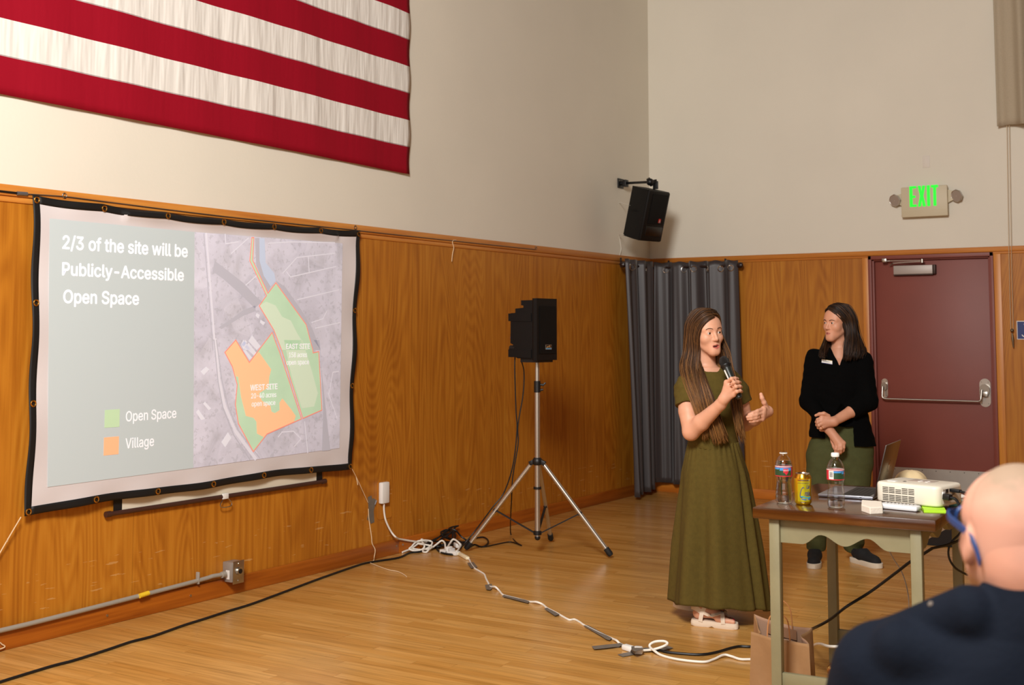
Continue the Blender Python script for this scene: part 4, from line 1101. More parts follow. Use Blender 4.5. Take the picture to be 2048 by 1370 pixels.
b.prism(rrect(cx_-0.035, sz(1010), cx_+0.032, sz(930), 0.002), fe+fv*0.005, wv, (0, 0, 1), fv*0.0015, 0); b.prism(rrect(cx_-0.031, sz(980), cx_+0.029, sz(936), 0.001), fe+fv*0.0065, wv, (0, 0, 1), fv*0.0006, 1); b.prism(rrect(cx_-0.031, sz(1006), cx_+0.029, sz(983), 0.001), fe+fv*0.0065, wv, (0, 0, 1), fv*0.0006, 2)
b.prism([(cx_-0.024, sz(976)), (cx_-0.024, sz(960)), (cx_, sz(950)), (cx_+0.008, sz(940)), (cx_+0.014, sz(940)), (cx_+0.016, sz(976)), (cx_+0.008, sz(976)), (cx_+0.004, sz(958)), (cx_-0.012, sz(976))], fe+fv*0.007, wv, (0, 0, 1), fv*0.0006, 3)
b.build('badge', [mat('badge_silver', (190, 186, 176), 0.3, 0.8), mat('badge_black', (12, 10, 8), 0.4), mat('badge_blue', (86, 140, 172), 0.4), mat('badge_tan', (176, 130, 80), 0.4)], ls)
bk = fe-fv*0.045
b = MB(); b.span((-0.05, -0.05, 0), (0.05, 0.05, 0.001)) if False else None
b = MB(); b.prism([(-0.085, 0.0), (0.085, 0.0), (0.085, -0.15), (-0.085, -0.15)], bk+Vector((0, 0, sz(1226)))+fv*0.03, wv, fv, (0, 0, sz(1155)-sz(1226))); b.build('base_plate', M_black, ls)
b = MB(); kp = bk-fv*0.172+Vector((0, 0, sz(990)))-wv*(W2/2-0.03); b.cyl(kp+fv*0.012, kp-fv*0.035, 0.021, n=14); b.build('knob', M_black, ls)
b = MB(); jp = bk-fv*0.196+Vector((0, 0, sz(810)))-wv*(W2/2-0.035); b.cyl(jp+fv*0.01, jp-fv*0.012, 0.009, n=12); b.build('blue_jack', mat('blue_plastic', (40, 70, 190), 0.4), ls)
# its two cables down to the floor
def D_of(p): return (p-CAM).dot(_fw)
dT = D_of(Vector((TC.x, TC.y, 1.0)))
b = MB()
b.tube(smooth_path([jp-fv*0.01, atD(1030, 690, dT+.08), atD(1029.5, 740, dT+.06), atD(1032, 820, dT+.05), atD(1034, 860, dT+.04), atD(1026, 930, dT+.02), atD(1008, 985, dT+.03), atD(985, 1015, dT), atD(950, 1062, dT+.02), atD(930, 1086, dT-.02), onZ(917, 1102, .006)], 6), 0.0045, 8)
b.tube(smooth_path([bk-fv*0.13+Vector((0, 0, sz(1215)))-wv*0.06, atD(1048, 745, dT+.08), atD(1046, 790, dT+.08), atD(1036, 850, dT+.06), atD(1036, 890, dT+.05), atD(1026, 950, dT+.04), atD(1023, 1000, dT+.12), onZ(1021, 1064, .02), onZ(1030, 1082, .006), onZ(1043, 1091, .006)], 6), 0.0045, 8)
b.tube(smooth_path([onZ(1043, 1091, .006), onZ(1022, 1084, .006), onZ(1000, 1087, .006), onZ(972, 1093, .006), onZ(957, 1093, .006)], 5), 0.0045, 8)
setprops(b.build('speaker_cable', M_cord_b), 'pair of black cables hanging from the tripod loudspeaker to the floor', 'cable')

# ------------------------------------------------------------------ heap of black cable by the wall
K12 = 12.8
def w_(x, y, z=0.006): return onZ(840+x/K12, 1040+y/K12, z)
heap = [(1280, 690, .006), (1400, 630, .006), (1580, 690, .006), (1720, 620, .006), (1740, 520, .008), (1640, 445, .01), (1500, 450, .01), (1300, 490, .01), (1200, 540, .01), (1000, 570, .012), (700, 560, .02), (300, 550, .03), (60, 620, .02), (150, 680, .015), (420, 690, .012), (760, 600, .03), (900, 450, .06), (860, 300, .09), (700, 190, .10), (400, 190, .09), (110, 240, .08), (100, 330, .06), (300, 350, .05), (560, 390, .06), (760, 470, .05), (1000, 540, .02), (1150, 600, .015), (900, 640, .02), (560, 640, .03), (520, 500, .05), (700, 400, .08), (830, 280, .10), (820, 500, .05), (700, 600, .03), (300, 660, .02), (20, 560, .03), (10, 440, .05), (120, 320, .07), (400, 340, .06), (470, 260, .09), (560, 380, .07), (640, 450, .05), (1000, 560, .02), (1280, 590, .012), (1220, 540, .012), (1050, 420, .04), (880, 250, .09), (560, 230, .09), (260, 300, .08), (190, 450, .05), (180, 600, .03), (400, 680, .02), (640, 660, .02), (900, 600, .02), (1150, 560, .02), (1230, 520, .012), (1400, 450, .01)]
b = MB(); b.tube([Vector((p.x+0.6*max(0, p.y+0.045), min(p.y, -0.045+0.25*min(0.06, max(0, p.y+0.045))*-1), p.z+0.10*max(0, p.y+0.045))) for p in smooth_path([Vector(w_(*h)) for h in heap], 4)], 0.006, 7)
setprops(b.build('cable_heap', M_cord_b), 'tangled heap of black cable lying against the left baseboard', 'cable')
cab = [(-60, 1384), (0, 1364), (101, 1333), (147, 1321), (214.6, 1299.5), (260.6, 1284), (306.6, 1272), (368, 1250.4), (407.7, 1238), (453.7, 1223), (500, 1209), (560, 1187), (640, 1157), (718.7, 1129.7), (745.8, 1123.7), (797, 1115.4), (819, 1105.7), (838.7, 1103.6), (856, 1098), (880, 1094), (874, 1098), (885, 1106), (905, 1109), (922, 1108)]
b = MB(); b.tube(smooth_path([onZ(x, y, 0.007) for x, y in cab], 5), 0.0068, 8)
setprops(b.build('floor_cable', M_cord_b), 'long black cable running across the floor along the left wall', 'cable')

# ------------------------------------------------------------------ white extension cord, power strip and taped run
def f7(x, y, z=0.007): return onZ(*q_(x, y), z)
b = MB()
path = [onA(*q_(490, 480), .035), onA(*q_(492, 600), .03), onA(*q_(520, 740), .034), onA(*q_(600, 900), .045), onA(*q_(680, 985), .06), f7(735, 1010, .03), f7(830, 985, .06), f7(930, 990, .06), f7(1020, 1025, .05), f7(1070, 1080, .04), f7(1060, 1130, .02), f7(1000, 1160), f7(920, 1165), f7(830, 1130, .02), f7(815, 1095, .03), f7(900, 1045, .05), f7(1050, 1015, .06), f7(1160, 1025, .05), f7(1185, 1060, .04), f7(1130, 1120, .02), f7(1060, 1150, .015), f7(1055, 1180), f7(1100, 1185), f7(1135, 1150, .02), f7(1180, 1100, .03), f7(1000, 1065, .04), f7(880, 1065, .035), f7(740, 1125, .015), f7(645, 1172), f7(760, 1148, .012), f7(900, 1138, .012), f7(1040, 1150, .012), f7(1170, 1125, .02), f7(1250, 1070, .04), f7(1320, 1020, .06), f7(1365, 1050, .05), f7(1375, 1120, .03), f7(1372, 1150, .02)]
b.tube([Vector((p.x, min(p.y, -0.026 if p.z > 0.115 else -0.040), max(p.z, 0.0065))) for p in smooth_path(path, 6)], 0.0062, 8)
setprops(b.build('extension_cord', M_cord_w), 'white extension cord looping from the wall plug to the power strip on the floor', 'cord')
ps = thing('power_strip', 'white power strip with plugs on the floor by the left tripod foot', 'power strip', f7(1440, 1180, 0))
a_, c_ = f7(1325, 1165, 0.014), f7(1560, 1205, 0.014)
MB().bar(a_, c_, 0.05, 0.026, bev=0.006).build('strip_body', M_white, ps)
b = MB(); m1 = a_.lerp(c_, 0.35); m2 = a_.lerp(c_, 0.68); m3 = a_.lerp(c_, 0.9)
b.bar(m1+Vector((0, 0, .012)), m1.lerp(m2, .5)+Vector((0, 0, .012)), 0.05, 0.05, bev=0.006); b.build('plug', M_white, ps)
MB().bar(m1.lerp(m2, .5)+Vector((0, 0, .012)), m2+Vector((0, 0, .012)), 0.048, 0.036, bev=0.006).build('plug', mat('plug_grey', (206, 202, 198), 0.5), ps)
b = MB(); b.tube(smooth_path([m1+Vector((0, 0, .03)), f7(1440, 1060, .05), f7(1490, 1000, .07), f7(1560, 1040, .06), f7(1590, 1090, .04), f7(1560, 1150, .03), m3+Vector((0, 0, .012))], 6), 0.0065, 8); b.build('cord', M_cord_w, ps)
MB().bar(f7(1530, 1070, .03), f7(1570, 1095, .03), 0.04, 0.03, bev=0.005).build('plug', M_white, ps)
K8 = 840/2048
def f8(x, y, z=0.004): return onZ(700+x*K8, 1040+y*K8, z)
tc_ = thing('taped_cord', 'white cord taped across the open floor from the power strip to a connector', 'cord', f8(900, 400, 0))
b = MB(); b.bar(f7(1550, 1190, .011), f7(1700, 1275, .011), 0.026, 0.02, bev=0.005); b.build('cord_end', mat('ivory_plastic', (240, 226, 190), 0.5), tc_)
run = [f7(1700, 1275, .01), f8(583, 195), f8(590, 212), f8(607, 235), f8(632, 250), f8(655, 265), f8(663, 285), f8(675, 308), f8(682, 325), f8(708, 326, .02), f8(728, 345), f8(750, 367), f8(810, 382), f8(872, 398), f8(910, 400, .014), f8(940, 412), f8(962, 430), f8(1010, 455), f8(1045, 475), f8(1070, 487), f8(1095, 485), f8(1120, 498), f8(1145, 515), f8(1210, 548), f8(1275, 577), f8(1300, 588, .012), f8(1315, 602), f8(1340, 615)]
MB().tube(smooth_path(run, 5), 0.0055, 8).build('cord', M_cord_w, tc_)
b = MB(); b.bar(f8(1335, 617, .014), f8(1385, 632, .014), 0.036, 0.026, bev=0.008); b.bar(f8(1383, 634, .017), f8(1428, 636, .017), 0.046, 0.032, bev=0.008); b.build('connector', M_white, tc_)
def tape_f(pts, lab, z=0.0075, zs=None):
    b = MB(); P = [f8(x, y, z) for x, y in pts]
    n = len(P); fs = [list(t) for t in tessellate_polygon([P])]
    b.add(P+[p+Vector((0, 0, .001)) for p in P], fs+[[i+n for i in t][::-1] for t in fs]+[[i, (i+1) % n, (i+1) % n+n, i+n] for i in range(n)])
    o = b.build('duct_tape', M_tape)
    return setprops(o, lab, 'tape', 'duct tape pieces')
tape_f([(572, 210), (602, 205), (622, 230), (590, 235)], 'grey duct tape on the cord closest to the tripod foot')
tape_f([(658, 317), (692, 312), (692, 335), (683, 341), (664, 338)], 'small crumpled duct tape second along the white cord from the tripod')
tape_f([(740, 372), (754, 363), (876, 395), (868, 405)], 'long thin duct tape strip third along the white cord from the tripod')
tape_f([(946, 432), (965, 427), (1022, 461), (1000, 467)], 'short duct tape strip at the middle of the taped white cord')
tape_f([(1138, 515), (1160, 513), (1280, 576), (1266, 586), (1250, 582), (1235, 572)], 'longest duct tape strip on the white cord before the connector')
tape_f([(1178, 616), (1300, 603), (1322, 599), (1336, 607), (1318, 616), (1240, 626), (1190, 630)], 'duct tape strip lying left of the white connector')
b = MB(); P = [f8(1305, 655, .004), f8(1330, 666, .004), f8(1387, 655, .004), f8(1366, 642, .004)]; b.add(P, [[0, 1, 2, 3]]); P2 = [f8(1366, 642, .004), f8(1387, 655, .004), f8(1392, 640, .036), f8(1372, 630, .036)]; b.add(P2, [[0, 1, 2, 3]]); P3 = [f8(1372, 630, .037), f8(1392, 640, .037), f8(1432, 628, .034), f8(1405, 612, .030), f8(1372, 616, .03)]; b.add(P3, [[0, 1, 2, 3, 4]])
o = b.build('duct_tape', M_tape); o.modifiers.new('t', 'SOLIDIFY').thickness = 0.0015; setprops(o, 'duct tape strap folded over the white connector', 'tape', 'duct tape pieces')
tape_f([(1425, 626), (1440, 622), (1500, 628), (1548, 613), (1576, 624), (1520, 636), (1440, 640)], 'duct tape strip lying right of the white connector under the cord loop', 0.005)
# ------------------------------------------------------------------ the island table on brass casters
TZ = 0.83
FLc, FRc, RLc = onZ(1504.4, 1014.3, TZ), onZ(1862.8, 1045.3, TZ), onZ(1645, 968, TZ)
TA = math.radians(2.5)
ex_, ey_ = Vector((math.cos(TA), math.sin(TA), 0)), Vector((-math.sin(TA), math.cos(TA), 0))    # away, to the left
TL, TW = 0.88, (FLc-FRc).length
TCn = FLc+ex_*TL/2-ey_*TW/2; TCn.z = 0
M_top = None
def top_mat():
    t = NT('walnut_stained_top')
    tc = t.n('ShaderNodeTexCoord'); mp = t.n('ShaderNodeMapping'); mp.inputs['Scale'].default_value = (14, 1.3, 14); t.l(tc.outputs['Object'], mp.inputs[0])
    n = t.n('ShaderNodeTexNoise', Scale=1.6, Detail=5.0, Roughness=0.6, Distortion=0.7); t.l(mp.outputs[0], n.inputs['Vector'])
    t.l(t.ramp(n.outputs['Fac'], [(0.3, (48, 24, 6)), (0.55, (74, 38, 8)), (0.75, (101, 56, 13))]), t.b.inputs['Base Color'])
    t.b.inputs['Roughness'].default_value = 0.22; t.b.inputs['Coat Weight'].default_value = 0.4; t.b.inputs['Coat Roughness'].default_value = 0.12
    return t.m
M_top = top_mat()
M_sage = mat('sage_green_paint', (129, 123, 93), 0.5, noise=0.06, nscale=10, bump=0.05, bscale=60)
tab = thing('island_table', 'sage green table with dark stained wood top, scalloped apron and brass casters', 'table', TCn, TA)
MB().box((0, 0, TZ-0.021), (TL, TW, 0.042), 0, 0.005).build('tabletop', M_top, tab, local=True)
LX, LY, LS = TL/2-0.045, TW/2-0.077, 0.040
def apron_poly(L, flat=0.09, arch=0.05, mid=0.086):
    pts = [(-L/2, 0), (L/2, 0), (L/2, -flat)]
    for i in range(41):
        t = 1-i/40
        e = abs(t-0.5)*2
        if e > 0.66: d_ = flat
        elif e > 0.36: d_ = arch+(flat-arch)*(0.5-0.5*math.cos(PI*(e-0.36)/0.30))
        else: d_ = mid+(arch-mid)*(0.5-0.5*math.cos(PI*e/0.36))
        pts.append((-L/2+L*t, -d_))
    pts.append((-L/2, -flat))
    out = [pts[0]]
    for p in pts[1:]:
        if (Vector(p)-Vector(out[-1])).length > 1e-4: out.append(p)
    return out
for sx in (-1, 1):
    b = MB(); b.prism(apron_poly(2*LY-LS), (sx*LX-0.011*sx-0.011, 0, TZ-0.042), (0, 1, 0), (0, 0, 1), (0.022, 0, 0)); b.build('apron', M_sage, tab, local=True)
for sy_ in (-1, 1):
    b = MB(); b.prism(apron_poly(2*LX-LS), (0, sy_*LY-0.011*sy_-0.011, TZ-0.042), (1, 0, 0), (0, 0, 1), (0, 0.022, 0)); b.build('apron', M_sage, tab, local=True)
for sx in (-1, 1):
    b = MB(); b.box((sx*LX, 0, 0.185), (0.022, 2*LY-LS, 0.05), 0, 0.002); b.build('stretcher', M_sage, tab, local=True)
M_bras2 = mat('polished_brass', (214, 172, 96), 0.18, 1.0)
for sx in (-1, 1):
    for sy_ in (-1, 1):
        MB().box((sx*LX, sy_*LY, (TZ-0.042+0.066)/2), (LS, LS, TZ-0.042-0.066), 0, 0.003).build('leg', M_sage, tab, local=True)
        b = MB(); cx_, cy_ = sx*LX, sy_*LY
        b.lathe([(0.02, 0.0), (0.02, 0.004), (0.009, 0.006), (0.009, 0.014)], (cx_, cy_, 0.052), 14); b.ball((cx_-0.006, cy_+0.008, 0.033), (0.024, 0.026, 0.026), 16)
        cs = b.build('caster', M_bras2, tab, local=True)
        b = MB(); b.lathe([(0.018, -0.012), (0.0245, -0.006), (0.0245, 0.006), (0.018, 0.012)], (cx_-0.012, cy_-0.006, 0.0246), 16, 0, (0.6, 0.8, 0)); b.build('wheel', M_black, cs, local=True)

# ------------------------------------------------------------------ things on the table
def glassy(name, tint, rough=0.03):
    t = NT(name); nt = t.t; nt.nodes.remove(t.b)
    tr = nt.nodes.new('ShaderNodeBsdfTransparent'); tr.inputs[0].default_value = (*tint, 1)
    gl = nt.nodes.new('ShaderNodeBsdfGlossy'); gl.inputs['Roughness'].default_value = rough
    lw = nt.nodes.new('ShaderNodeLayerWeight'); lw.inputs[0].default_value = 0.5
    f2 = t.math('ADD', t.math('MULTIPLY', t.math('POWER', lw.outputs['Facing'], 3.2), 0.75), 0.08)
    mx = nt.nodes.new('ShaderNodeMixShader')
    t.l(f2, mx.inputs[0]); t.l(tr.outputs[0], mx.inputs[1]); t.l(gl.outputs[0], mx.inputs[2])
    t.l(mx.outputs[0], nt.nodes['Material Output'].inputs[0])
    return t.m
M_pet = glassy('clear_bottle_plastic', (0.93, 0.93, 0.93))
M_water = mat('water', (250, 252, 252), 0.0); wb = M_water.node_tree.nodes['Principled BSDF']; wb.inputs['Transmission Weight'].default_value = 1.0; wb.inputs['IOR'].default_value = 1.12
M_lr, M_lw, M_lg, M_lb = mat('label_red', (196, 36, 56), 0.45), mat('label_white', (232, 226, 218), 0.45), mat('label_forest', (34, 66, 38), 0.45), mat('label_sky', (64, 140, 200), 0.45)
def bot_prof():
    P = [(0.0, 0.004), (0.018, 0.0), (0.029, 0.002), (0.0325, 0.010), (0.033, 0.030), (0.0318, 0.033), (0.033, 0.037), (0.0330, 0.044), (0.0316, 0.048), (0.0322, 0.053), (0.0318, 0.060), (0.0302, 0.064), (0.0306, 0.070), (0.0290, 0.075), (0.0288, 0.082), (0.0285, 0.088), (0.0300, 0.096), (0.0325, 0.103), (0.0332, 0.108), (0.0332, 0.146), (0.0330, 0.150), (0.0322, 0.157), (0.0295, 0.166), (0.024, 0.176), (0.0175, 0.184), (0.0132, 0.189), (0.0125, 0.193)]
    return P
def arc_text(mb, txt, w_, r, a0, z0, mi, rev=1, off=0.0, shear=0.0, h=None):
    """letters wrapped round a cylinder; a0 = angle of the middle of the word"""
    vs, fs, hh = fit_text(txt, w_, h, off, shear)
    mb.add([Vector(((r+v.z)*math.cos(a0+(v.x-w_/2)/r), (r+v.z)*math.sin(a0+(v.x-w_/2)/r), z0+v.y)) for v in vs], fs, mi)
def bottle(pt, lab, level, cap, turn):
    o = thing('water_bottle', lab, 'bottle', (pt.x, pt.y, TZ), turn)
    nk = [(0.0125, 0.193), (0.0125, 0.206)] if not cap else [(0.0125, 0.193), (0.0120, 0.203)]
    b = MB(); b.lathe(bot_prof()+nk, (0, 0, 0), 40, capped=False)
    for k in range(10):                                    # waist ribs
        a = 2*PI*k/10
        b.tube([Vector((0.0322*math.cos(a), 0.0322*math.sin(a), 0.012)), Vector((0.0335*math.cos(a), 0.0335*math.sin(a), 0.022)), Vector((0.0322*math.cos(a), 0.0322*math.sin(a), 0.032))], [0.0005, 0.0016, 0.0005], 6)
    b.build('bottle_shell', M_pet, o, local=True)
    wp = [(r*0.965, z+0.0008) for r, z in bot_prof() if z < level]; r_l = wp[-1][0]
    b = MB(); b.lathe([(0.0, 0.005)]+wp[1:]+[(r_l, level), (0.0, level)], (0, 0, 0), 36, capped=False); b.build('water', M_water, o, local=True)
    b = MB(); R = 0.0336; n = 72
    def band(z0, z1, f):
        for k in range(n):
            a, c = 2*PI*k/n, 2*PI*(k+1)/n
            b.add([Vector((R*math.cos(a), R*math.sin(a), z0)), Vector((R*math.cos(c), R*math.sin(c), z0)), Vector((R*math.cos(c), R*math.sin(c), z1)), Vector((R*math.cos(a), R*math.sin(a), z1))], [[0, 1, 2, 3]], f((a+c)/2), True)
    band(0.1075, 0.1105, lambda a: 0); band(0.1425, 0.145, lambda a: 0); band(0.145, 0.1475, lambda a: 1)
    def deg(a): return math.degrees(a) % 360
    for i in range(8):
        z0, z1 = 0.1105+0.004*i, 0.1105+0.004*(i+1); h = i/7
        def f(a):
            d = deg(a)                                    # 0 = brand panel centre
            d = d-360 if d > 180 else d
            if -14 < d < 22 and h > 0.38 and h < 0.86: return 0
            if abs(d-4) < (h-0.0)*34 and h <= 0.40: return 0
            if -40 < d < 45: return 3 if h > 0.62 else 2
            if -95 < d <= -40: return 2 if h < 0.95+0.002*d else 3
            if -128 < d <= -95: return 1
            return 0
        band(z0, z1, f)
    arc_text(b, 'ARROWHEAD', 0.0215, R+0.0004, math.radians(4), 0.1285, 1, h=0.0062)
    for k in range(9):                                    # bar code stripes on the white panel
        a = math.radians(-122+k*2.6); c = a+math.radians(1.1 if k % 2 else 1.7); r2 = R+0.0003
        b.add([Vector((r2*math.cos(a), r2*math.sin(a), 0.118)), Vector((r2*math.cos(c), r2*math.sin(c), 0.118)), Vector((r2*math.cos(c), r2*math.sin(c), 0.138)), Vector((r2*math.cos(a), r2*math.sin(a), 0.138))], [[0, 1, 2, 3]], 4)
    b.build('label', [M_lr, M_lw, M_lg, M_lb, mat('label_ink', (40, 36, 40), 0.5)], o, local=True)
    if cap:
        b = MB(); b.lathe([(0.0, 0.209), (0.0135, 0.209), (0.0148, 0.207), (0.0148, 0.195), (0.0142, 0.194)], (0, 0, 0), 28, capped=False)
        for k in range(28):
            a = 2*PI*k/28; b.tube([(0.0148*math.cos(a), 0.0148*math.sin(a), 0.196), (0.0148*math.cos(a), 0.0148*math.sin(a), 0.207)], 0.0005, 4)
        b.build('cap', M_white, o, local=True)
    else:
        b = MB(); b.lathe([(0.0128, 0.195), (0.0155, 0.195), (0.0155, 0.198), (0.0128, 0.198)], (0, 0, 0), 24, capped=False); b.build('neck_ring', M_white, o, local=True)
    return o
def toward(pt): return math.atan2(CAM.y-pt.y, CAM.x-pt.x)
p1, p2, p3 = onZ(1568.5, 1006.5, TZ), onZ(1672.5, 1015, TZ), onZ(1606.5, 1008.5, TZ)
bottle(p1, 'nearly full water bottle without a cap at the left table corner', 0.168, False, toward(p1)+math.radians(12))
bottle(p2, 'almost empty water bottle with a white cap in front of the laptop', 0.028, True, toward(p2)+math.radians(82))
can = thing('drink_can', 'yellow sparkling water can beside the uncapped water bottle', 'can', (p3.x, p3.y, TZ), toward(p3))
M_cy = mat('can_yellow', (232, 186, 30), 0.28, 0.75); M_cg = mat('can_gold', (206, 150, 40), 0.22, 0.9); M_cs = mat('can_silver', (206, 202, 194), 0.22, 1.0); M_cl = mat('can_lime', (206, 196, 40), 0.3, 0.6); M_nv = mat('can_navy', (30, 40, 120), 0.4); M_te = mat('can_teal', (40, 150, 160), 0.4); M_cb = mat('can_blue', (40, 100, 180), 0.4)
CR = 0.0332
b = MB(); b.lathe([(0.0, 0.004), (0.022, 0.003), (0.025, 0.0), (0.027, 0.001), (CR, 0.010), (CR, 0.102)], (0, 0, 0), 48, 0, capped=False); b.lathe([(CR, 0.102), (0.0318, 0.108), (0.028, 0.115), (0.0268, 0.118)], (0, 0, 0), 48, 1, capped=False)
b.build('can_body', [M_cy, M_cg], can, local=True)
b = MB(); b.lathe([(0.0268, 0.117), (0.0275, 0.121), (0.0262, 0.1215), (0.0245, 0.118), (0.0, 0.118)], (0, 0, 0), 40, capped=False); b.prism([(0.012*math.cos(a)+0.004, 0.008*math.sin(a)) for a in [2*PI*k/16 for k in range(16)]], (0, 0, 0.1185), (1, 0, 0), (0, 1, 0), (0, 0, 0.001)); b.build('can_lid', M_cs, can, local=True)
rr = CR+0.0003
def patch(a0, a1, z0, z1, mi, r=rr, n=14):
    for k in range(n):
        a, c = math.radians(a0+(a1-a0)*k/n), math.radians(a0+(a1-a0)*(k+1)/n)
        b.add([Vector((r*math.cos(a), r*math.sin(a), z0)), Vector((r*math.cos(c), r*math.sin(c), z0)), Vector((r*math.cos(c), r*math.sin(c), z1)), Vector((r*math.cos(a), r*math.sin(a), z1))], [[0, 1, 2, 3]], mi, True)
for a0 in (-38, 142):
    b = MB()
    patch(a0, a0+86, 0.014, 0.092, 0); patch(a0, a0+86, 0.094, 0.098, 1); patch(a0, a0+86, 0.084, 0.086, 1, rr+0.0002); patch(a0+22, a0+55, 0.010, 0.0125, 1, rr+0.0002)
    ra = rr+0.0005; c0 = math.radians(a0+52)
    def stroke(pts, w_, mi):
        for (x0, z0), (x1, z1) in zip(pts[:-1], pts[1:]):
            P = [Vector((ra*math.cos(c0+x/ra), ra*math.sin(c0+x/ra), z)) for x, z in ((x0, z0), (x1, z1))]
            b.bar(P[0], P[1], w_, 0.0006, mi, upv=(P[0].x, P[0].y, 0))
    stroke([(-0.004, 0.066), (-0.008, 0.070), (-0.014, 0.062), (-0.019, 0.046), (-0.020, 0.034), (-0.016, 0.029), (-0.010, 0.030)], 0.0024, 2)
    arc_text(b, 'roix', 0.024, ra, c0+0.010/ra, 0.036, 2, h=0.020, shear=0.3, off=0.01)
    arc_text(b, 'La', 0.013, ra, c0+0.012/ra, 0.064, 2, h=0.016, shear=0.3, off=0.01)
    stroke([(-0.018, 0.033), (-0.010, 0.034), (0.002, 0.030), (0.014, 0.029), (0.024, 0.032)], 0.0045, 3); stroke([(-0.014, 0.024), (0.0, 0.022), (0.016, 0.0235), (0.024, 0.026)], 0.004, 4)
    b.build('can_print', [M_cl, M_cs, M_nv, M_te, M_cb], can, local=True)

# laptop, opened, seen from the side
M_ls = mat('laptop_grey', (150, 150, 158), 0.35, 0.85)
LN0, LN1 = onZ(1639, 984, TZ+0.011), onZ(1746, 995, TZ+0.011)
LD = 0.222; la0 = math.radians(4.5); lx = Vector((math.cos(la0), math.sin(la0), 0)); ly = Vector((-lx.y, lx.x, 0))       # ly: hinge -> front edge, lx: away
if lx.dot(ex_) < 0: lx = -lx
lap = thing('laptop', 'open grey laptop on the table with its lid back to the projector', 'laptop', (LN1+ly*LD/2+lx*0.15)*1.0)
lap.location.z = TZ
M4 = Matrix(((lx.x, ly.x, 0, LN1.x), (lx.y, ly.y, 0, LN1.y), (0, 0, 1, TZ), (0, 0, 0, 1)))
LWD = 0.31
b = MB(); b.box((LWD/2, LD/2, 0.0075), (LWD, LD, 0.011), 0, 0.003, M4)
for sx in (0.03, LWD-0.03):
    for sy_ in (0.03, LD-0.03): b.cyl(M4 @ Vector((sx, sy_, 0.0)), M4 @ Vector((sx, sy_, 0.003)), 0.006, n=10, mi=1)
b.box((0.0005, 0.05, 0.0085), (0.002, 0.008, 0.003), 1, 0, M4)
base = b.build('laptop_base', [M_ls, M_black], lap)
b = MB()
for r in range(6):
    for c in range(14):
        b.box((0.022+c*0.0190+0.0095, 0.028+r*0.0175, 0.0135), (0.0165, 0.0150, 0.0012), 0, 0, M4)
b.box((LWD/2, 0.072, 0.0131), (LWD-0.036, 0.112, 0.0006), 0, 0, M4)
b.build('keyboard', mat('key_black', (18, 18, 20), 0.5), lap)
b = MB(); b.box((LWD/2, 0.172, 0.0132), (0.125, 0.078, 0.0006), 0, 0, M4); b.build('trackpad', mat('trackpad_grey', (138, 138, 146), 0.3, 0.6), lap)
la = math.radians(14)
Ml = M4 @ Matrix.Translation((0, -0.004, 0.012)) @ Matrix.Rotation(la, 4, 'X')
LH = 0.215
b = MB(); b.box((LWD/2, 0.0, LH/2), (LWD, 0.005, LH), 0, 0.002, Ml); lid = b.build('laptop_lid', mat('laptop_lid_grey', (96, 88, 86), 0.3, 0.85), lap)
b = MB(); b.box((LWD/2, 0.0028, LH/2), (LWD-0.01, 0.0008, LH-0.012), 0, 0, Ml); b.build('laptop_screen', mat('screen_black', (8, 9, 12), 0.15), lap)
b = MB(); ap = [(0.019*math.cos(a)*(1-0.14*math.sin(a)**8)*(0.82 if abs(a-0.1) < 0.5 else 1), 0.020*math.sin(a)*(0.9 if abs(math.cos(a)) < 0.18 else 1)) for a in [2*PI*k/40-PI for k in range(40)]]
b.prism(ap, Ml @ Vector((LWD/2, -0.0026, LH*0.52)), Ml.to_3x3() @ Vector((1, 0, 0)), Ml.to_3x3() @ Vector((0, 0, 1)), Ml.to_3x3() @ Vector((0, -0.0005, 0)))
b.prism([(0.0, 0.023), (0.004, 0.024), (0.009, 0.032), (0.004, 0.031)], Ml @ Vector((LWD/2, -0.0026, LH*0.52)), Ml.to_3x3() @ Vector((1, 0, 0)), Ml.to_3x3() @ Vector((0, 0, 1)), Ml.to_3x3() @ Vector((0, -0.0005, 0)))
b.build('lid_logo', mat('logo_mirror', (110, 100, 96), 0.1, 1.0), lid)

# projector
M_pw = mat('projector_white', (226, 218, 200), 0.4, noise=0.02, nscale=5)
PN = onZ(1879, 1019, TZ+0.006); PL = onZ(1757, 1006, TZ+0.006)
py_ = PL-PN; py_.z = 0; PW = 0.268; py_.normalize(); pxv = Vector((py_.y, -py_.x, 0)); pxv = pxv if pxv.dot(ex_) > 0 else -pxv
pj = thing('projector', 'cream white projector with slotted side vents on the table right of the laptop', 'projector', (PN.x, PN.y, TZ))
Mp = Matrix(((pxv.x, py_.x, 0, PN.x), (pxv.y, py_.y, 0, PN.y), (0, 0, 1, TZ), (0, 0, 0, 1)))
PDp, PH = 0.205, 0.078
bm = bmesh.new(); bmesh.ops.create_cube(bm, size=1)
for v in bm.verts: v.co = Vector((v.co.x*PDp+PDp/2, v.co.y*PW+PW/2, v.co.z*PH+PH/2+0.012))
bmesh.ops.bevel(bm, geom=[e for e in bm.edges if abs(e.verts[0].co.z-e.verts[1].co.z) > 0.01], offset=0.03, segments=5, profile=0.5, affect='EDGES')
bmesh.ops.bevel(bm, geom=[e for e in bm.edges if all(v.co.z > PH for v in e.verts)], offset=0.012, segments=3, profile=0.5, affect='EDGES')
bmesh.ops.bevel(bm, geom=[e for e in bm.edges if all(v.co.z < 0.02 for v in e.verts)], offset=0.008, segments=2, profile=0.5, affect='EDGES')
bm.verts.index_update()
b = MB(); b.add([Mp @ v.co for v in bm.verts], [[v.index for v in f.verts] for f in bm.faces], 0, True); bm.free()
b.box((0.10, 0.0005, 0.05), (0.14, 0.003, 0.055), 1, 0, Mp)                          # port panel on the right side
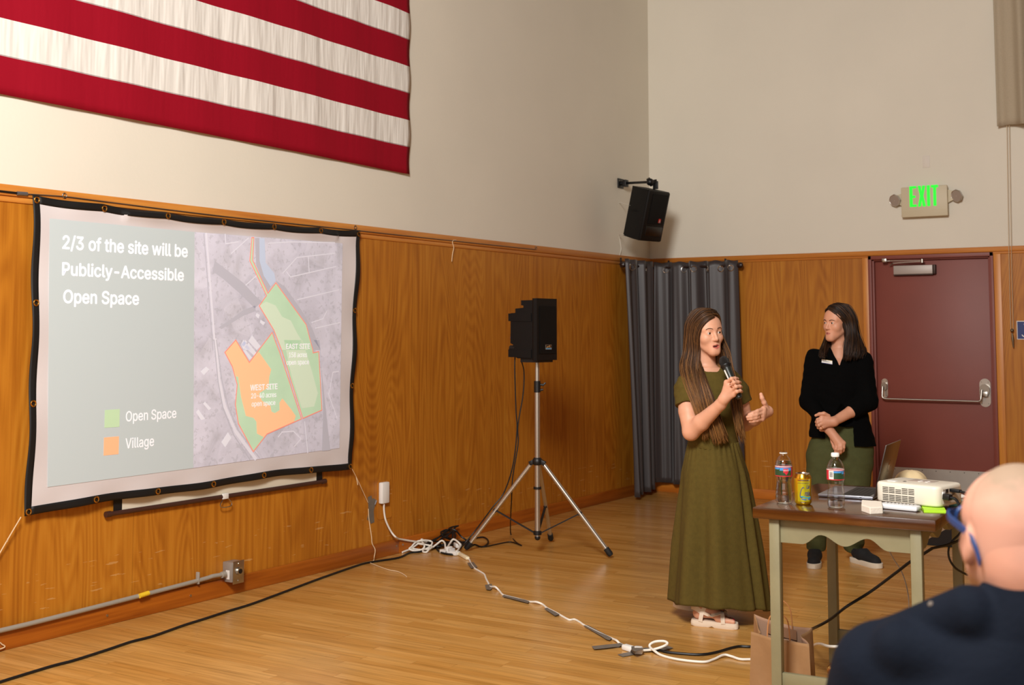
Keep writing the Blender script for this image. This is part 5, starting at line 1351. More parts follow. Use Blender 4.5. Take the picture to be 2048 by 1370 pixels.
b.box((0.036, 0.0, 0.054), (0.020, 0.005, 0.03), 2, 0.002, Mp); b.box((0.062, 0.0, 0.07), (0.018, 0.004, 0.014), 3, 0, Mp); b.box((0.09, 0.0, 0.07), (0.012, 0.004, 0.012), 3, 0, Mp); b.box((0.115, 0.0, 0.06), (0.02, 0.004, 0.02), 4, 0.001, Mp)
b.build('projector_case', [M_pw, mat('port_panel', (196, 188, 174), 0.5), M_white, M_black, mat('port_grey', (120, 118, 122), 0.4, 0.5)], pj, ang=50)
b = MB()
for blk in (0.052, 0.023):
    for r in range(4):
        for c in range(5):
            if blk > 0.04 and r == 3 and c == 2: continue
            b.box((-0.0003, 0.086+c*0.027+0.0118+0.015, blk+r*0.0062), (0.002, 0.0236, 0.0026), 0, 0, Mp)
b.build('vent', M_black, pj)
b = MB(); b.box((0.13, 0.13, PH+0.0125), (0.07, 0.10, 0.0012), 0, 0.0004, Mp); b.build('control_panel', mat('panel_taupe', (176, 160, 148), 0.5), pj)
b = MB(); b.box((0.052, 0.215, PH+0.0128), (0.034, 0.036, 0.002), 0, 0.0008, Mp)
for k in range(4): b.cyl(Mp @ Vector((0.10+0.02*(k//2), 0.10+0.03*(k % 2), PH+0.0128)), Mp @ Vector((0.10+0.02*(k//2), 0.10+0.03*(k % 2), PH+0.0145)), 0.006, n=12)
b.build('button', M_white, pj)
b = MB(); b.box((0.068, 0.175, PH+0.0128), (0.014, 0.008, 0.001), 0, 0, Mp); b.build('indicator', M_black, pj)
for (x, y) in ((0.025, 0.03), (0.21, 0.03), (0.04, 0.23), (0.2, 0.23)):
    b = MB(); b.cyl(Mp @ Vector((x, y, 0.0)), Mp @ Vector((x, y, 0.014)), 0.013, n=14); b.build('foot', M_black, pj)
b = MB(); b.lathe([(0.03, -0.004), (0.034, 0.0), (0.03, 0.012), (0.024, 0.014), (0.02, 0.008), (0.0, 0.012)], Mp @ Vector((PDp-0.002, 0.19, 0.055)), 24, 0, Mp.to_3x3() @ Vector((1, 0, 0))); b.build('lens', mat('lens_black', (20, 20, 24), 0.15), pj)
# plugs and cables at its right side
def TQ(x, y, z): return Vector((TCn.x, TCn.y, 0))+ex_*x+ey_*y+Vector((0, 0, z))
kb = thing('projector_cable', 'black cables plugged into the right side of the projector', 'cable', Mp @ Vector((0.06, -0.04, 0)))
b = MB(); b.bar(Mp @ Vector((0.036, -0.002, 0.052)), Mp @ Vector((0.034, -0.03, 0.050)), 0.03, 0.022, bev=0.003); b.build('plug', M_black, kb)
b = MB(); b.bar(Mp @ Vector((0.10, -0.002, 0.070)), Mp @ Vector((0.098, -0.038, 0.068)), 0.024, 0.012, bev=0.002); b.build('plug', M_black, kb)
edge = Mp @ Vector((0.03, -0.075, 0.02))
b = MB(); b.tube(smooth_path([Mp @ Vector((0.034, -0.028, 0.050)), Mp @ Vector((0.03, -0.052, 0.045)), Mp @ Vector((0.025, -0.068, 0.022)), TQ(.03, -.352, .815), TQ(.07, -.360, .77), TQ(.12, -.345, .70), TQ(.16, -.28, .655), TQ(.20, -.20, .625)], 6), 0.0055, 8); b.tube(smooth_path([Mp @ Vector((0.098, -0.036, 0.068)), Mp @ Vector((0.092, -0.065, 0.062)), Mp @ Vector((0.075, -0.095, 0.035)), Mp @ Vector((0.06, -0.115, -0.02)), Mp @ Vector((0.05, -0.12, -0.10)), Mp @ Vector((0.05, -0.12, -0.2)), atD(1935, 1062, 4.95), atD(1914, 1073, 5.0), atD(1899, 1092, 5.0), atD(1898, 1115, 5.0), atD(1911, 1136, 5.0), atD(1935, 1150, 5.05)], 6), 0.0045, 8)
b.build('cord', M_cord_b, kb)
b = MB(); b.tube(smooth_path([atD(1776, 1098, 5.35), atD(1789, 1121, 5.3), atD(1802, 1141, 5.2), atD(1811, 1165, 5.1), atD(1817, 1195, 5.0), atD(1818, 1230, 5.0)], 5), 0.0025, 6)
setprops(b.build('thin_cord', mat('clear_cord', (190, 180, 168), 0.4)), 'thin clear cord hanging under the front of the table', 'cord')
# remote, eraser block, sticky notes, hat, paper
ra_, rb_ = onZ(1762, 1013, TZ+0.006), onZ(1836, 1020, TZ+0.006)
rm = thing('remote_control', 'white remote control lying in front of the projector', 'remote control', (ra_+rb_)/2); rm.location.z = TZ
d_ = (rb_-ra_).normalized(); u_v = Vector((0, 0, 1)); s_v = u_v.cross(d_)
Mr = Matrix(((d_.x, s_v.x, 0, (ra_.x+rb_.x)/2), (d_.y, s_v.y, 0, (ra_.y+rb_.y)/2), (0, 0, 1, TZ), (0, 0, 0, 1)))
b = MB(); b.box((0, 0, 0.011), ((rb_-ra_).length+0.012, 0.05, 0.020), 0, 0.008, Mr); b.build('remote_body', mat('remote_white', (226, 226, 226), 0.45), rm)
b = MB()
for i in range(9):
    for j in range(3): b.box((-0.058+i*0.0145, -0.014+j*0.014, 0.0215), (0.008, 0.008, 0.003), 0, 0.001, Mr)
b.build('button', mat('button_grey', (196, 194, 190), 0.5), rm)
ea, eb_, ec = onZ(1722, 1022, TZ), onZ(1766, 1028.5, TZ), onZ(1742, 1029, TZ)
b = MB(); Q = [onZ(1723, 1023, TZ), onZ(1740, 1029, TZ), onZ(1766, 1028, TZ), onZ(1764, 1016, TZ), onZ(1724, 1013, TZ)]
b.prism([(p.x-Q[0].x, p.y-Q[0].y) for p in Q], (Q[0].x, Q[0].y, TZ), (1, 0, 0), (0, 1, 0), (0, 0, 0.026))
o = b.build('foam_block', mat('foam_white', (232, 222, 206), 0.9, noise=0.02, nscale=120, bump=0.15, bscale=120)); setprops(o, 'small white foam block at the front edge of the table', 'foam block')
bv = o.modifiers.new('b', 'BEVEL'); bv.width = 0.003; bv.segments = 2
def pad(pts, h, m_, name, lab):
    P = [onZ(x, y, TZ) for x, y in pts]
    b = MB(); b.prism([(p.x, p.y) for p in P], (0, 0, TZ), (1, 0, 0), (0, 1, 0), (0, 0, h)); return setprops(b.build(name, m_), lab, 'sticky notes')
pad([(1848, 1025), (1892, 1026), (1886, 1015.5), (1843, 1017)], 0.010, mat('lime_paper', (176, 226, 40), 0.6), 'sticky_notes', 'lime green sticky note pad under the near foot of the projector')
pad([(1898, 1011), (1920, 1012), (1928, 1003.5), (1906, 1003)], 0.009, mat('teal_paper', (120, 196, 184), 0.6), 'sticky_notes', 'teal sticky note pad at the right edge of the table')
P = [onZ(x, y, TZ) for x, y in ((1911, 999), (1934, 993.5), (1924, 989), (1905, 991))]
b = MB(); b.prism([(p.x, p.y) for p in P], (0, 0, TZ), (1, 0, 0), (0, 1, 0), (0, 0, 0.0015)); setprops(b.build('paper_sheet', mat('white_paper', (236, 230, 220), 0.8)), 'white paper scrap behind the teal sticky notes', 'paper')
hp = min((atD(1822, 970, 4.8+.01*i) for i in range(70)), key=lambda p: abs((p-TCn).dot(ex_)-.352)); hat = thing('cloth_cap', 'beige cloth cap with a dark emblem behind the projector', 'hat', (hp.x, hp.y, TZ+0.001), toward(hp)-PI/2)
def hatfn(u, v):
    a = 2*PI*u; t = v*PI/2; r = 0.077*math.cos(t)**0.75
    return Vector((r*math.cos(a)*0.98, r*math.sin(a)*1.05, 0.088*math.sin(t)**0.9+0.004*math.sin(6*a)*math.cos(t)))
M_hat = mat('beige_cotton', (214, 190, 146), 0.85, bump=0.2, bscale=300)
b = MB(); b.grid(hatfn, 48, 16, closed=True); b.build('crown', M_hat, hat, local=True)
b = MB(); bp_ = [(0.088*math.cos(PI+PI*k/16)*1.0, 0.088*math.sin(PI+PI*k/16)*1.1) for k in range(17)]; bo = [(0.082*math.cos(PI*k/16), -0.02-0.15*math.sin(PI*k/16)) for k in range(17)]
b.prism([(x-0.0, y) for x, y in [(-0.078, -0.01)]+[(-0.078+0.156*k/16, -0.03-0.075*math.sin(PI*k/16)-0.02) for k in range(17)]+[(0.078, -0.01)]], (0, -0.045, 0.004), (1, 0, 0), (0, 1, 0), (0, 0, 0.005)); b.build('brim', M_hat, hat, local=True)
b = MB()
for k in range(7):
    a = 2*PI*k/7; c = Vector((0.045, 0, 0))
    P = []
    for (dx, dz) in ((0.004*math.cos(a), 0.004*math.sin(a)), (0.016*math.cos(a), 0.014*math.sin(a))):
        q = hatfn(0.80+dx/0.5, 0.42+dz/0.14); n_ = Vector((q.x, q.y, 0.03)).normalized(); P.append(q+n_*0.001)
    b.tube(P, [0.003, 0.0015], 6)
b.build('emblem', mat('emblem_dark', (40, 38, 32), 0.7), hat, local=True)

def TLp(x, y, z): return Vector((TCn.x, TCn.y, 0))+ex_*x+ey_*y+Vector((0, 0, z))
b = MB(); b.tube(smooth_path([f8(1428, 636, .012), f8(1480, 631, .014), f8(1530, 615, .03), f8(1548, 601, .045), f8(1530, 591, .05), f8(1490, 593, .045), f8(1464, 606, .03), f8(1463, 620, .02), f8(1482, 636, .018), f8(1520, 660, .007), f8(1600, 680, .007), f8(1720, 692, .007), f8(1772, 680, .008), f8(1822, 658, .012), f8(1860, 665, .008), f8(1905, 679, .007), f8(1970, 680, .007), onZ(1560, 1322, .007), onZ(1600, 1312, .01), atD(1632, 1288.5, 5.35), atD(1660, 1293, 5.12), atD(1690, 1291.5, 5.06), atD(1718, 1281, 5.05), atD(1752, 1268, 5.1), TLp(.22, -.06, .15), TLp(.27, -.14, .03), TLp(.30, -.22, .008), TLp(.32, -.33, .008)], 6), 0.0058, 8)
setprops(b.build('mains_cable', M_cord_w), 'white cord looping on the floor and running behind the paper bag under the table', 'cord')
b = MB(); b.tube(smooth_path([f8(1428, 634, .010), f8(1500, 634, .007), f8(1560, 646, .007), f8(1700, 656, .007), f8(1780, 646, .007), f8(1850, 626, .007), f8(1900, 616, .007), f8(1970, 616, .007), onZ(1560, 1282, .007), onZ(1600, 1266, .01), atD(1626, 1257, 5.4), atD(1660, 1239, 5.25), atD(1692, 1214, 5.18), atD(1740, 1184, 5.2), atD(1790, 1147, 5.15), atD(1820, 1124, 5.1), TLp(.225, -.155, .592), TLp(.20, -.20, .625)], 6), 0.0062, 8)
setprops(b.build('mains_cable', M_cord_b), 'black cord from the floor connector rising under the table to the projector', 'cord')

# ------------------------------------------------------------------ brown paper bag on the floor
BT = [onZ(1502, 1263, .30), onZ(1618, 1284, .30), onZ(1625, 1256, .30), onZ(1508, 1240, .30)]
bc = sum(BT, Vector((0, 0, 0)))/4
bag = thing('paper_bag', 'open brown paper bag with twisted handles standing behind the left table leg', 'bag', (bc.x, bc.y, 0))
M_kraft = mat('kraft_paper', (142, 106, 68), 0.8, noise=0.05, nscale=14, bump=0.35, bscale=14); M_kin = mat('kraft_inside', (150, 116, 92), 0.9)
bx = (BT[1]-BT[0]).normalized(); bxn = Vector((-bx.y, bx.x, 0))
def bagpt(s, v):
    """s 0..4 round the bag, v 0..1 up"""
    k = int(s) % 4; t = s-int(s)
    a_, c_ = BT[k], BT[(k+1) % 4]
    p = a_.lerp(c_, t); ctr = Vector((bc.x, bc.y, 0)); q = p-Vector((bc.x, bc.y, 0.30)); q.z = 0
    n = Vector((c_.y-a_.y, a_.x-c_.x, 0)).normalized(); n = n if n.dot(q) > 0 else -n
    w_ = 1.0+0.10*(1-v)
    p = Vector((bc.x, bc.y, 0))+q*w_
    if k in (1, 3): p -= n*0.032*math.sin(t*PI)*v*(1-abs(2*t-1)*0.3)          # gusset folds
    p += n*0.006*math.sin(t*9+k*2+v*5)*math.sin(t*PI)
    lip = [0.300, 0.292, 0.300, 0.325][k]*(1-t)+[0.300, 0.292, 0.300, 0.325][(k+1) % 4]*t
    if k == 0: lip -= 0.006*math.sin(t*PI)
    if k == 2: lip -= 0.012*math.sin(t*PI)
    if k == 3: lip -= 0.035*math.sin(t*PI)
    p.z = 0.002+(lip-0.002)*v
    return p
b = MB(); b.grid(lambda u, v: bagpt((u*4) % 4, v), 80, 24, closed=True); n0 = len(b.v)
b.prism([(p.x, p.y) for p in [bagpt(s*0.1, 0) for s in range(40)]], (0, 0, 0), (1, 0, 0), (0, 1, 0), (0, 0, 0.003))
o = b.build('bag_body', [M_kraft, M_kin], bag, ang=60); so = o.modifiers.new('t', 'SOLIDIFY'); so.thickness = 0.0015; so.offset = -1; so.material_offset = 1
for (k, t0, t1) in ((0, 0.30, 0.66), (2, 0.34, 0.70)):
    A_, B_ = bagpt(k+t0, 0.97), bagpt(k+t1, 0.97); inn = (Vector((bc.x, bc.y, 0))-(A_+B_)/2); inn.z = 0; inn.normalize(); A_ += inn*0.004; B_ += inn*0.004
    up = Vector((0, 0, 1)); m_ = (A_+B_)/2
    b = MB(); b.tube(smooth_path([A_-up*0.04, A_+up*0.03+inn*0.004, A_.lerp(B_, 0.12)+up*0.085+inn*0.01, m_+up*0.105+inn*0.012, A_.lerp(B_, 0.88)+up*0.085+inn*0.01, B_+up*0.03+inn*0.004, B_-up*0.04], 6), 0.0028, 6)
    b.build('handle', mat('twisted_paper', (178, 120, 70), 0.85), bag)
    b = MB(); P = [A_-up*0.045-bx*0.02, B_-up*0.045+bx*0.02, B_-up*0.005+bx*0.02, A_-up*0.005-bx*0.02] if (B_-A_).dot(bx) > 0 else [A_-up*0.045+bx*0.02, B_-up*0.045-bx*0.02, B_-up*0.005-bx*0.02, A_-up*0.005+bx*0.02]
    b.add([p+inn*0.003 for p in P]+[p+inn*0.004 for p in P], [[0, 1, 2, 3], [7, 6, 5, 4], [0, 4, 5, 1], [1, 5, 6, 2], [2, 6, 7, 3], [3, 7, 4, 0]]); b.build('handle_patch', mat('kraft_dark', (128, 90, 62), 0.9), bag)
# ------------------------------------------------------------------ people
class Person:
    """local frame: x to the right as seen from the camera, y away from it, z up"""
    def __init__(s, name, label, px, dist, size=1.0):
        s.k = size; s.z0 = 1.5-1.5/size; s.dist = dist                 # size: drawn a little small and near, then scaled about the camera by stand()
        d = ray(px, 700); h = Vector((d.x, d.y, 0)).normalized()
        s.h = h; B = Vector((CAM.x, CAM.y, 0))+h*dist
        s.root = thing(name, label, 'person', B, math.atan2(h.y, h.x)-PI/2)
        s.inv = rootmat(s.root).inverted(); s.o = s.inv @ CAM
    def L(s, px, py, dy=0.0):
        d = s.inv.to_3x3() @ ray(px, py)
        return np.array(s.o+d*((dy-s.o.y)/d.y))
    def G(s, px, py, z=0.0): return np.array(s.inv @ onZ(px, py, z+s.z0))
    def world(s, v):
        return Matrix.Translation(s.h*(s.dist*s.k)+Vector((CAM.x, CAM.y, 0))) @ Matrix.Rotation(s.root.rotation_euler.z, 4, 'Z') @ (Vector(v)*s.k+Vector((0, 0, 1.5-1.5*s.k)))
    def stand(s):  # scales the figure about the camera, pushing it back along its sight line
        def walk(o):
            for c in kids(o):
                if c.type == 'MESH': c.data.transform(Matrix.Translation((0, 0, 1.5-1.5*s.k)) @ Matrix.Scale(s.k, 4)); c.data.update()
                walk(c)
        walk(s.root); s.root.location = s.h*(s.dist*s.k)+Vector((CAM.x, CAM.y, 0))
    def pts(s, lst): return [s.L(*p) for p in lst]
def head_frame(origin, yaw, pitch=0.0, roll=0.0, sc=1.0):
    """yaw: 0 faces the camera, + turns to image right; returns (R*sc, t)"""
    hy = np.array([math.sin(yaw), -math.cos(yaw), 0.0]); hz = np.array([0, 0, 1.0])
    hy, hz = hy*math.cos(pitch)+hz*math.sin(pitch), hz*math.cos(pitch)-hy*math.sin(pitch)
    hx = np.cross(hy, hz)
    hx, hz = hx*math.cos(roll)-hz*math.sin(roll), hz*math.cos(roll)+hx*math.sin(roll)
    return np.stack([hx, hy, hz], 1), np.array(origin, float), sc
def head_sdf(S, hf, male=False, mouth=0.0):
    R, t, sc = hf; X = (R, t)
    def P(*a): return np.array(a)*sc
    def E(c, r, k): S.add(ell(P(*c), P(*r), X), k*sc)
    def C(a, b, r1, r2, k): S.add(rc(P(*a), P(*b), r1*sc, r2*sc, X), k*sc)
    w = 1.06 if male else 1.0
    E((0, -.014, .034), (.074*w, .093, .086), .01)
    E((0, .030, .030), (.066*w, .058, .060), .03)
    if male: E((0, -.034, -.015), (.0735, .0765, .0745), .02)
    E((0, .034, -.042), ((.055 if male else .0515)*w, .056, .072), .03)
    for sx in (-1, 1):
        C((sx*(.050 if male else .047)*w, .008, -.052), (sx*(.020 if male else .014)*w, .066, -.100), .016, .015, .03)
        E((sx*.040*w, .054, -.030), (.024, .026, .024), .025)
        C((sx*.012, .081, .022), (sx*.046, .064, .019), .0085 if not male else .0105, .008, .018)
    C((-.008, .074, -.102), (.008, .074, -.102), .016, .016, .025)
    E((0, .070, -.072), (.030, .020, .026), .02)
    for sx in (-1, 1): S.sub(ell(P(sx*.031, .098, -.001), P(.018, .016, .0115), X), .014*sc)
    C((0, .082, .012), (0, .103, -.032), .0065, .0095, .012)
    C((0, .101, -.036), (0, .090, -.040), .0085, .006, .008)
    for sx in (-1, 1): E((sx*.0115, .092, -.038), (.0070, .0095, .0065), .007)
    for sx in (-1, 1):                                       # lids
        E((sx*.031, .0735, -.001), (.0165, .0150, .0150), .006)
        S.sub(ell(P(sx*.031, .0900, -.0014), P(.0142, .0130, .0057), X), .002*sc)
    o = mouth
    for sx in (-1, 1):
        C((0, .0905, -.0655), (sx*.021, .0805, -.0690-o*.3), .0050, .0030, .006)
        C((0, .0885, -.0745-o), (sx*.020, .0800, -.0700-o*.4), .0062, .0030, .007)
    S.sub(ell(P(0, .094, -.0695-o*.5), P(.0185, .018, .0012+o*.75), X), .002*sc)
    for sx in (-1, 1):                                       # ears
        a = X[0] @ np.array([[math.cos(.35), 0, 0], [0, 1, 0], [0, 0, 1.]]) if False else X[0]
        E((sx*.0765*w, -.010, -.008), (.0085, .018, .030), .008)
        S.sub(ell(P(sx*.0860*w, -.004, -.004), P(.0065, .010, .017), X), .006*sc)
        E((sx*.0745*w, -.002, -.033), (.006, .009, .009), .006)
    return X
def eye_meshes(par, hf, gaze, iris=(70, 42, 24), sclera=(192, 180, 170)):
    R, t, sc = hf; M_e = mat('eye_white', sclera, 0.25); M_i = mat('iris_%d_%d_%d' % iris, iris, 0.2); M_p = mat('pupil_black', (6, 5, 5), 0.1)
    g = np.array([math.sin(gaze[0]), math.cos(gaze[0]), math.sin(gaze[1])]); g = g/np.linalg.norm(g)
    for sx in (-1, 1):
        c = R @ (np.array([sx*.031, .0735, -.001])*sc)+t; d = Vector(R @ g)
        prof = []; mi = []
        b = MB(); r = .0132*sc; angs = [0, 9, 14, 22, 31, 40, 52, 70, 90, 120, 150, 180]
        for i in range(len(angs)-1):
            a0, a1 = math.radians(angs[i]), math.radians(angs[i+1])
            b.lathe([(r*math.sin(a0), r*math.cos(a0)), (r*math.sin(a1), r*math.cos(a1))], Vector(c), 20, 2 if angs[i+1] <= 14 else (1 if angs[i+1] <= 31 else 0), d, capped=False)
        b.build('eye', [M_e, M_i, M_p], par, local=True)
def brow_meshes(par, hf, bvh, col, wide=1.0, up=0.0):
    R, t, sc = hf
    for sx in (-1, 1):
        P = []
        for (x, z) in ((.014, .0165), (.022, .0200), (.032, .0215), (.041, .0195), (.048, .0150)):
            o = Vector(R @ (np.array([sx*x, .14, z+up])*sc)+t); d = Vector(R @ np.array([0, -1., 0]))
            hit = bvh.ray_cast(o, d)
            if hit[0] is not None: P.append(hit[0]-d*0.0005)
        b = MB(); b.tube(smooth_path(P, 3), [0.0030*wide*(0.7+0.5*math.sin(PI*(0.15+0.75*i/(3*(len(P)-1)))))*sc for i in range(3*(len(P)-1)+1)], 6)
        b.build('eyebrow', mat('brow_%d_%d_%d' % col, col, 0.8), par, local=True)
def lip_attr(ob, hf, mouth):
    """how much of the lip colour each point of the skin carries"""
    R, t, sc = hf; n = len(ob.data.vertices); c = np.zeros(n*3, np.float32); ob.data.vertices.foreach_get('co', c); q = (c.reshape(-1, 3)-t) @ R/sc
    x, y, z = np.abs(q[:, 0]), q[:, 1], q[:, 2]
    up = -.0612-.0065*(x/.021)**1.4; dn = -.0790-mouth*1.1+.010*(x/.021)**2
    d = np.minimum(np.minimum(up-z, z-dn), np.minimum((.0215-x), 1))
    v = np.clip(d/.0022+.5, 0, 1)*(y > .06)
    a = ob.data.attributes.new('lip', 'FLOAT', 'POINT'); a.data.foreach_set('value', v.astype(np.float32))
def finger(S, P, r0, r1, k=0.005):
    n = len(P)-1
    for i in range(n):
        a = r0+(r1-r0)*i/n; b = r0+(r1-r0)*(i+1)/n
        S.add(rc(P[i], P[i+1], a, b), k)
def strands(b, guides, n, r, seed, jit=0.010, k=5, taper=0.35, sides=5, along=None):
    """thin tapering locks between neighbouring guide curves"""
    rg = np.random.default_rng(seed)
    G = [[Vector(p) for p in smooth_path(g, k)] for g in guides]
    m = min(len(g) for g in G); G = [[g[int(round(i*(len(g)-1)/(m-1)))] for i in range(m)] for g in G]
    for _ in range(n):
        u = rg.uniform(0, len(G)-1.001); i = int(u); f = u-i
        j = rg.normal(0, 1, 3)*jit; ph = rg.uniform(0, 6.28); wv = rg.uniform(0.3, 1.0); cut = rg.uniform(0.82, 1.0); rr = r*rg.uniform(0.6, 1.25)
        P = []; Q = []
        N = int(m*cut)
        for q in range(N):
            s_ = q/(m-1); p = G[i][q].lerp(G[i+1][q], f)
            wob = Vector((math.sin(ph+s_*7), math.cos(ph*1.3+s_*6), 0))*0.004*wv*s_
            P.append(p+Vector(j)*min(1, 0.25+s_*1.2)+wob)
            Q.append(rr*(1-(1-taper)*s_**2)*(0.5+0.5*min(1, s_*8)))
        Q[-1] = 0.0004
        b.tube(P, Q, sides)
def hair_mat(name, dark, mid, light, z0=None, z1=None, rough=0.5):
    t = NT(name); g = t.n('ShaderNodeNewGeometry')
    tc = t.n('ShaderNodeTexCoord'); sp = t.n('ShaderNodeSeparateXYZ'); t.l(tc.outputs['Object'], sp.inputs[0])
    f = g.outputs['Random Per Island']
    if z0 is not None:
        mr = t.n('ShaderNodeMapRange'); mr.inputs[1].default_value = z1; mr.inputs[2].default_value = z0; t.l(sp.outputs['Z'], mr.inputs[0])
        f = t.math('ADD', t.math('MULTIPLY', f, 0.55), t.math('MULTIPLY', mr.outputs[0], 0.45))
    mp = t.n('ShaderNodeMapping'); mp.inputs['Scale'].default_value = (320, 320, 8); t.l(tc.outputs['Object'], mp.inputs[0])
    n = t.n('ShaderNodeTexNoise', Scale=1.0, Detail=2.0); t.l(mp.outputs[0], n.inputs['Vector'])
    f = t.math('ADD', f, t.math('MULTIPLY', t.math('SUBTRACT', n.outputs['Fac'], 0.5), 0.5))
    t.l(t.ramp(f, [(0.0, dark), (0.45, mid), (0.95, light)]), t.b.inputs['Base Color'])
    t.b.inputs['Roughness'].default_value = rough; t.b.inputs['Specular IOR Level'].default_value = 0.3
    return t.m
M_skin = mat('skin', (214, 158, 128), 0.5, noise=0.05, nscale=18, sss=0.12, spec=0.4)
M_skin2 = mat('skin_tanned', (206, 148, 118), 0.5, noise=0.05, nscale=18, sss=0.12, spec=0.4)
M_skin3 = mat('skin_pink', (204, 150, 128), 0.45, noise=0.09, nscale=14, sss=0.15, spec=0.45)
for _m, _c in ((M_skin, (184, 100, 88)), (M_skin2, (172, 100, 86)), (M_skin3, (190, 120, 108))):
    _t = _m.node_tree; _b = _t.nodes['Principled BSDF']; _src = _b.inputs['Base Color'].links[0].from_socket
    _at = _t.nodes.new('ShaderNodeAttribute'); _at.attribute_name = 'lip'
    _mx = _t.nodes.new('ShaderNodeMix'); _mx.data_type = 'RGBA'; _t.links.new(_at.outputs['Fac'], _mx.inputs[0]); _t.links.new(_src, _mx.inputs[6]); _mx.inputs[7].default_value = (*lin(_c), 1); _t.links.new(_mx.outputs[2], _b.inputs['Base Color'])

# ================= the woman speaking into the microphone
W = Person('person', 'speaking woman with long brown hair in an olive maxi dress holding a microphone', 1424, 6.36, 1.045)
L = W.L
HF = head_frame(L(1412.5, 665, -0.02), math.radians(31), math.radians(-1), math.radians(5), 0.94)
S = Sdf()
X = head_sdf(S, HF, mouth=0.006)
def hp(hf, *a): return hf[0] @ (np.array(a)*hf[2])+hf[1]
nb = L(1412, 742, 0.01)
S.add(rc(hp(HF, 0, -.022, -.055), nb, .050, .053), .02)
S.add(loft([(0.90, 0, 0, .115, .085, 22), (1.05, 0, 0, .125, .09, 24), (1.18, -.005, 0, .145, .092, 25), (1.27, -.008, 0, .150, .075, 25), (1.325, -.010, .005, .085, .055, 25)]), .03)
shR, elR, wrR = L(1370, 774, -.055), L(1382, 864, -.14), L(1441, 809, -.25)
shL, elL, wrL = L(1476, 778, .06), L(1490, 846, .10), L(1535, 823, -.06)
mR = shR+(elR-shR)*0.55
S.add(rc(shR, mR, .045, .047), .02).add(rc(mR, elR, .048, .041), .01)
fR = elR+(wrR-elR)*0.35
S.add(rc(elR, fR, .040, .041), .015).add(rc(fR, wrR, .041, .0275), .01)
S.add(rc(shL, elL, .045, .041), .02).add(rc(elL, elL+(wrL-elL)*.4, .039, .037), .012).add(rc(elL+(wrL-elL)*.4, wrL, .037, .027), .01)
# right hand closed round the microphone
micT, micB = L(1444.5, 714, -.215), L(1479, 797, -.275)
mdir = (micB-micT)/np.linalg.norm(micB-micT)
hd0 = -.30
kn = [L(1453.5, 765, -.285), L(1459, 773, -.292), L(1463.5, 781, -.293), L(1467, 789, -.288)]
S.add(rc(wrR, L(1449, 797, -.272), .027, .026), .012)
for k_ in kn: S.add(rc(L(1447, 799, -.268), k_, .020, .0125), .012)
S.add(rc(kn[0], kn[3], .0125, .0115), .01)
tips = [[(1463, 757.5, -.312), (1470, 756.5, -.298), (1475, 757.5, -.272)], [(1468, 765, -.318), (1476, 764, -.300), (1480, 765, -.272)], [(1472, 773.5, -.318), (1479.5, 772.5, -.300), (1482.5, 774, -.274)], [(1474, 783, -.310), (1480, 781.5, -.297), (1483, 783, -.276)]]
for k_, tp_ in zip(kn, tips): finger(S, [k_]+W.pts(tp_), .0100, .0080, .004)
finger(S, [L(1448, 790, -.255), L(1458, 776, -.235), L(1466, 764, -.228), L(1470, 757, -.232)], .0125, .0090, .006)
# left hand turned in, thumb up
kl = [L(1527, 818, -.125), L(1525, 825.5, -.135), L(1524, 832, -.135), L(1524, 838, -.128)]
for k_ in kl: S.add(rc(wrL, k_, .022, .0120), .012)
S.add(rc(kl[0], kl[3], .0125, .0110), .01)
for k_, tp_ in zip(kl, [[(1515, 822, -.160), (1506, 826, -.172), (1498, 829, -.172)], [(1513, 829.5, -.168), (1503, 832.5, -.178), (1494.5, 834, -.176)], [(1512, 835.5, -.166), (1503, 837.5, -.175), (1496, 838.5, -.172)], [(1514, 841, -.155), (1507, 842.5, -.165), (1500, 843, -.162)]]): finger(S, [k_]+W.pts(tp_), .0098, .0076, .004)
finger(S, [L(1533, 815, -.085), L(1528, 805, -.110), L(1524, 796, -.120), L(1522, 788.5, -.120)], .0135, .0090, .006)
# legs and feet
def foot(S, ank, heel, toe, toes=True, lift=0.03):
    heel, toe = np.array(heel), np.array(toe); d = toe-heel; Lf = np.linalg.norm(d); d = d/Lf
    side = np.cross(d, [0, 0, 1.]); side /= np.linalg.norm(side); up = np.cross(side, d)
    def q(a, b, c): return heel+d*(a*Lf)+side*b+up*c
    S.add(rc(q(.12, 0, .032), q(.30, 0, .050), .028, .034), .012)
    S.add(rc(ank, q(.24, 0, .060), .033, .032), .02)
    S.add(rc(q(.30, 0, .055), q(.62, -.002, .028), .033, .024), .02)
    S.add(rc(q(.60, .020, .020), q(.78, .022, .014), .020, .015), .015).add(rc(q(.58, -.020, .018), q(.72, -.026, .012), .020, .013), .015)
    for i, (a, b) in enumerate(((.97, .026), (.96, .010), (.93, -.004), (.89, -.017), (.84, -.029))):
        S.add(rc(q(.74-i*.01, b*.85, .015), q(a-.03, b, .011), .0105 if i else .0125, .0085 if i else .011), .005)
    return q
hA, tA = W.G(1387, 1249, .0)+[0, 0, .026], W.G(1474, 1257, 0.0)+[0, 0, .024]
hB, tB = W.G(1352, 1228, .0)+[0, 0, .062], W.G(1450, 1233, 0.0)+[0, 0, .026]
ankA, ankB = hA+(tA-hA)*.20+[0, 0, .085], hB+(tB-hB)*.20+[0, 0, .08]
kneeA, kneeB = L(1412, 1065, -.02), L(1415, 1065, .05)
S.add(chain([[-.05, 0, .88], kneeA, ankA], [.075, .052, .035]), .02).add(chain([[.05, .02, .88], kneeB, ankB], [.075, .052, .035]), .02)
qA = foot(S, ankA, hA, tA); qB = foot(S, ankB, hB, tB)
S.add(ell((0, .01, .86), (.13, .10, .10)), .03)
V, F = S.mesh(0.0030)
body = np_mesh('body', V, F, M_skin, W.root); lip_attr(body, HF, .006)
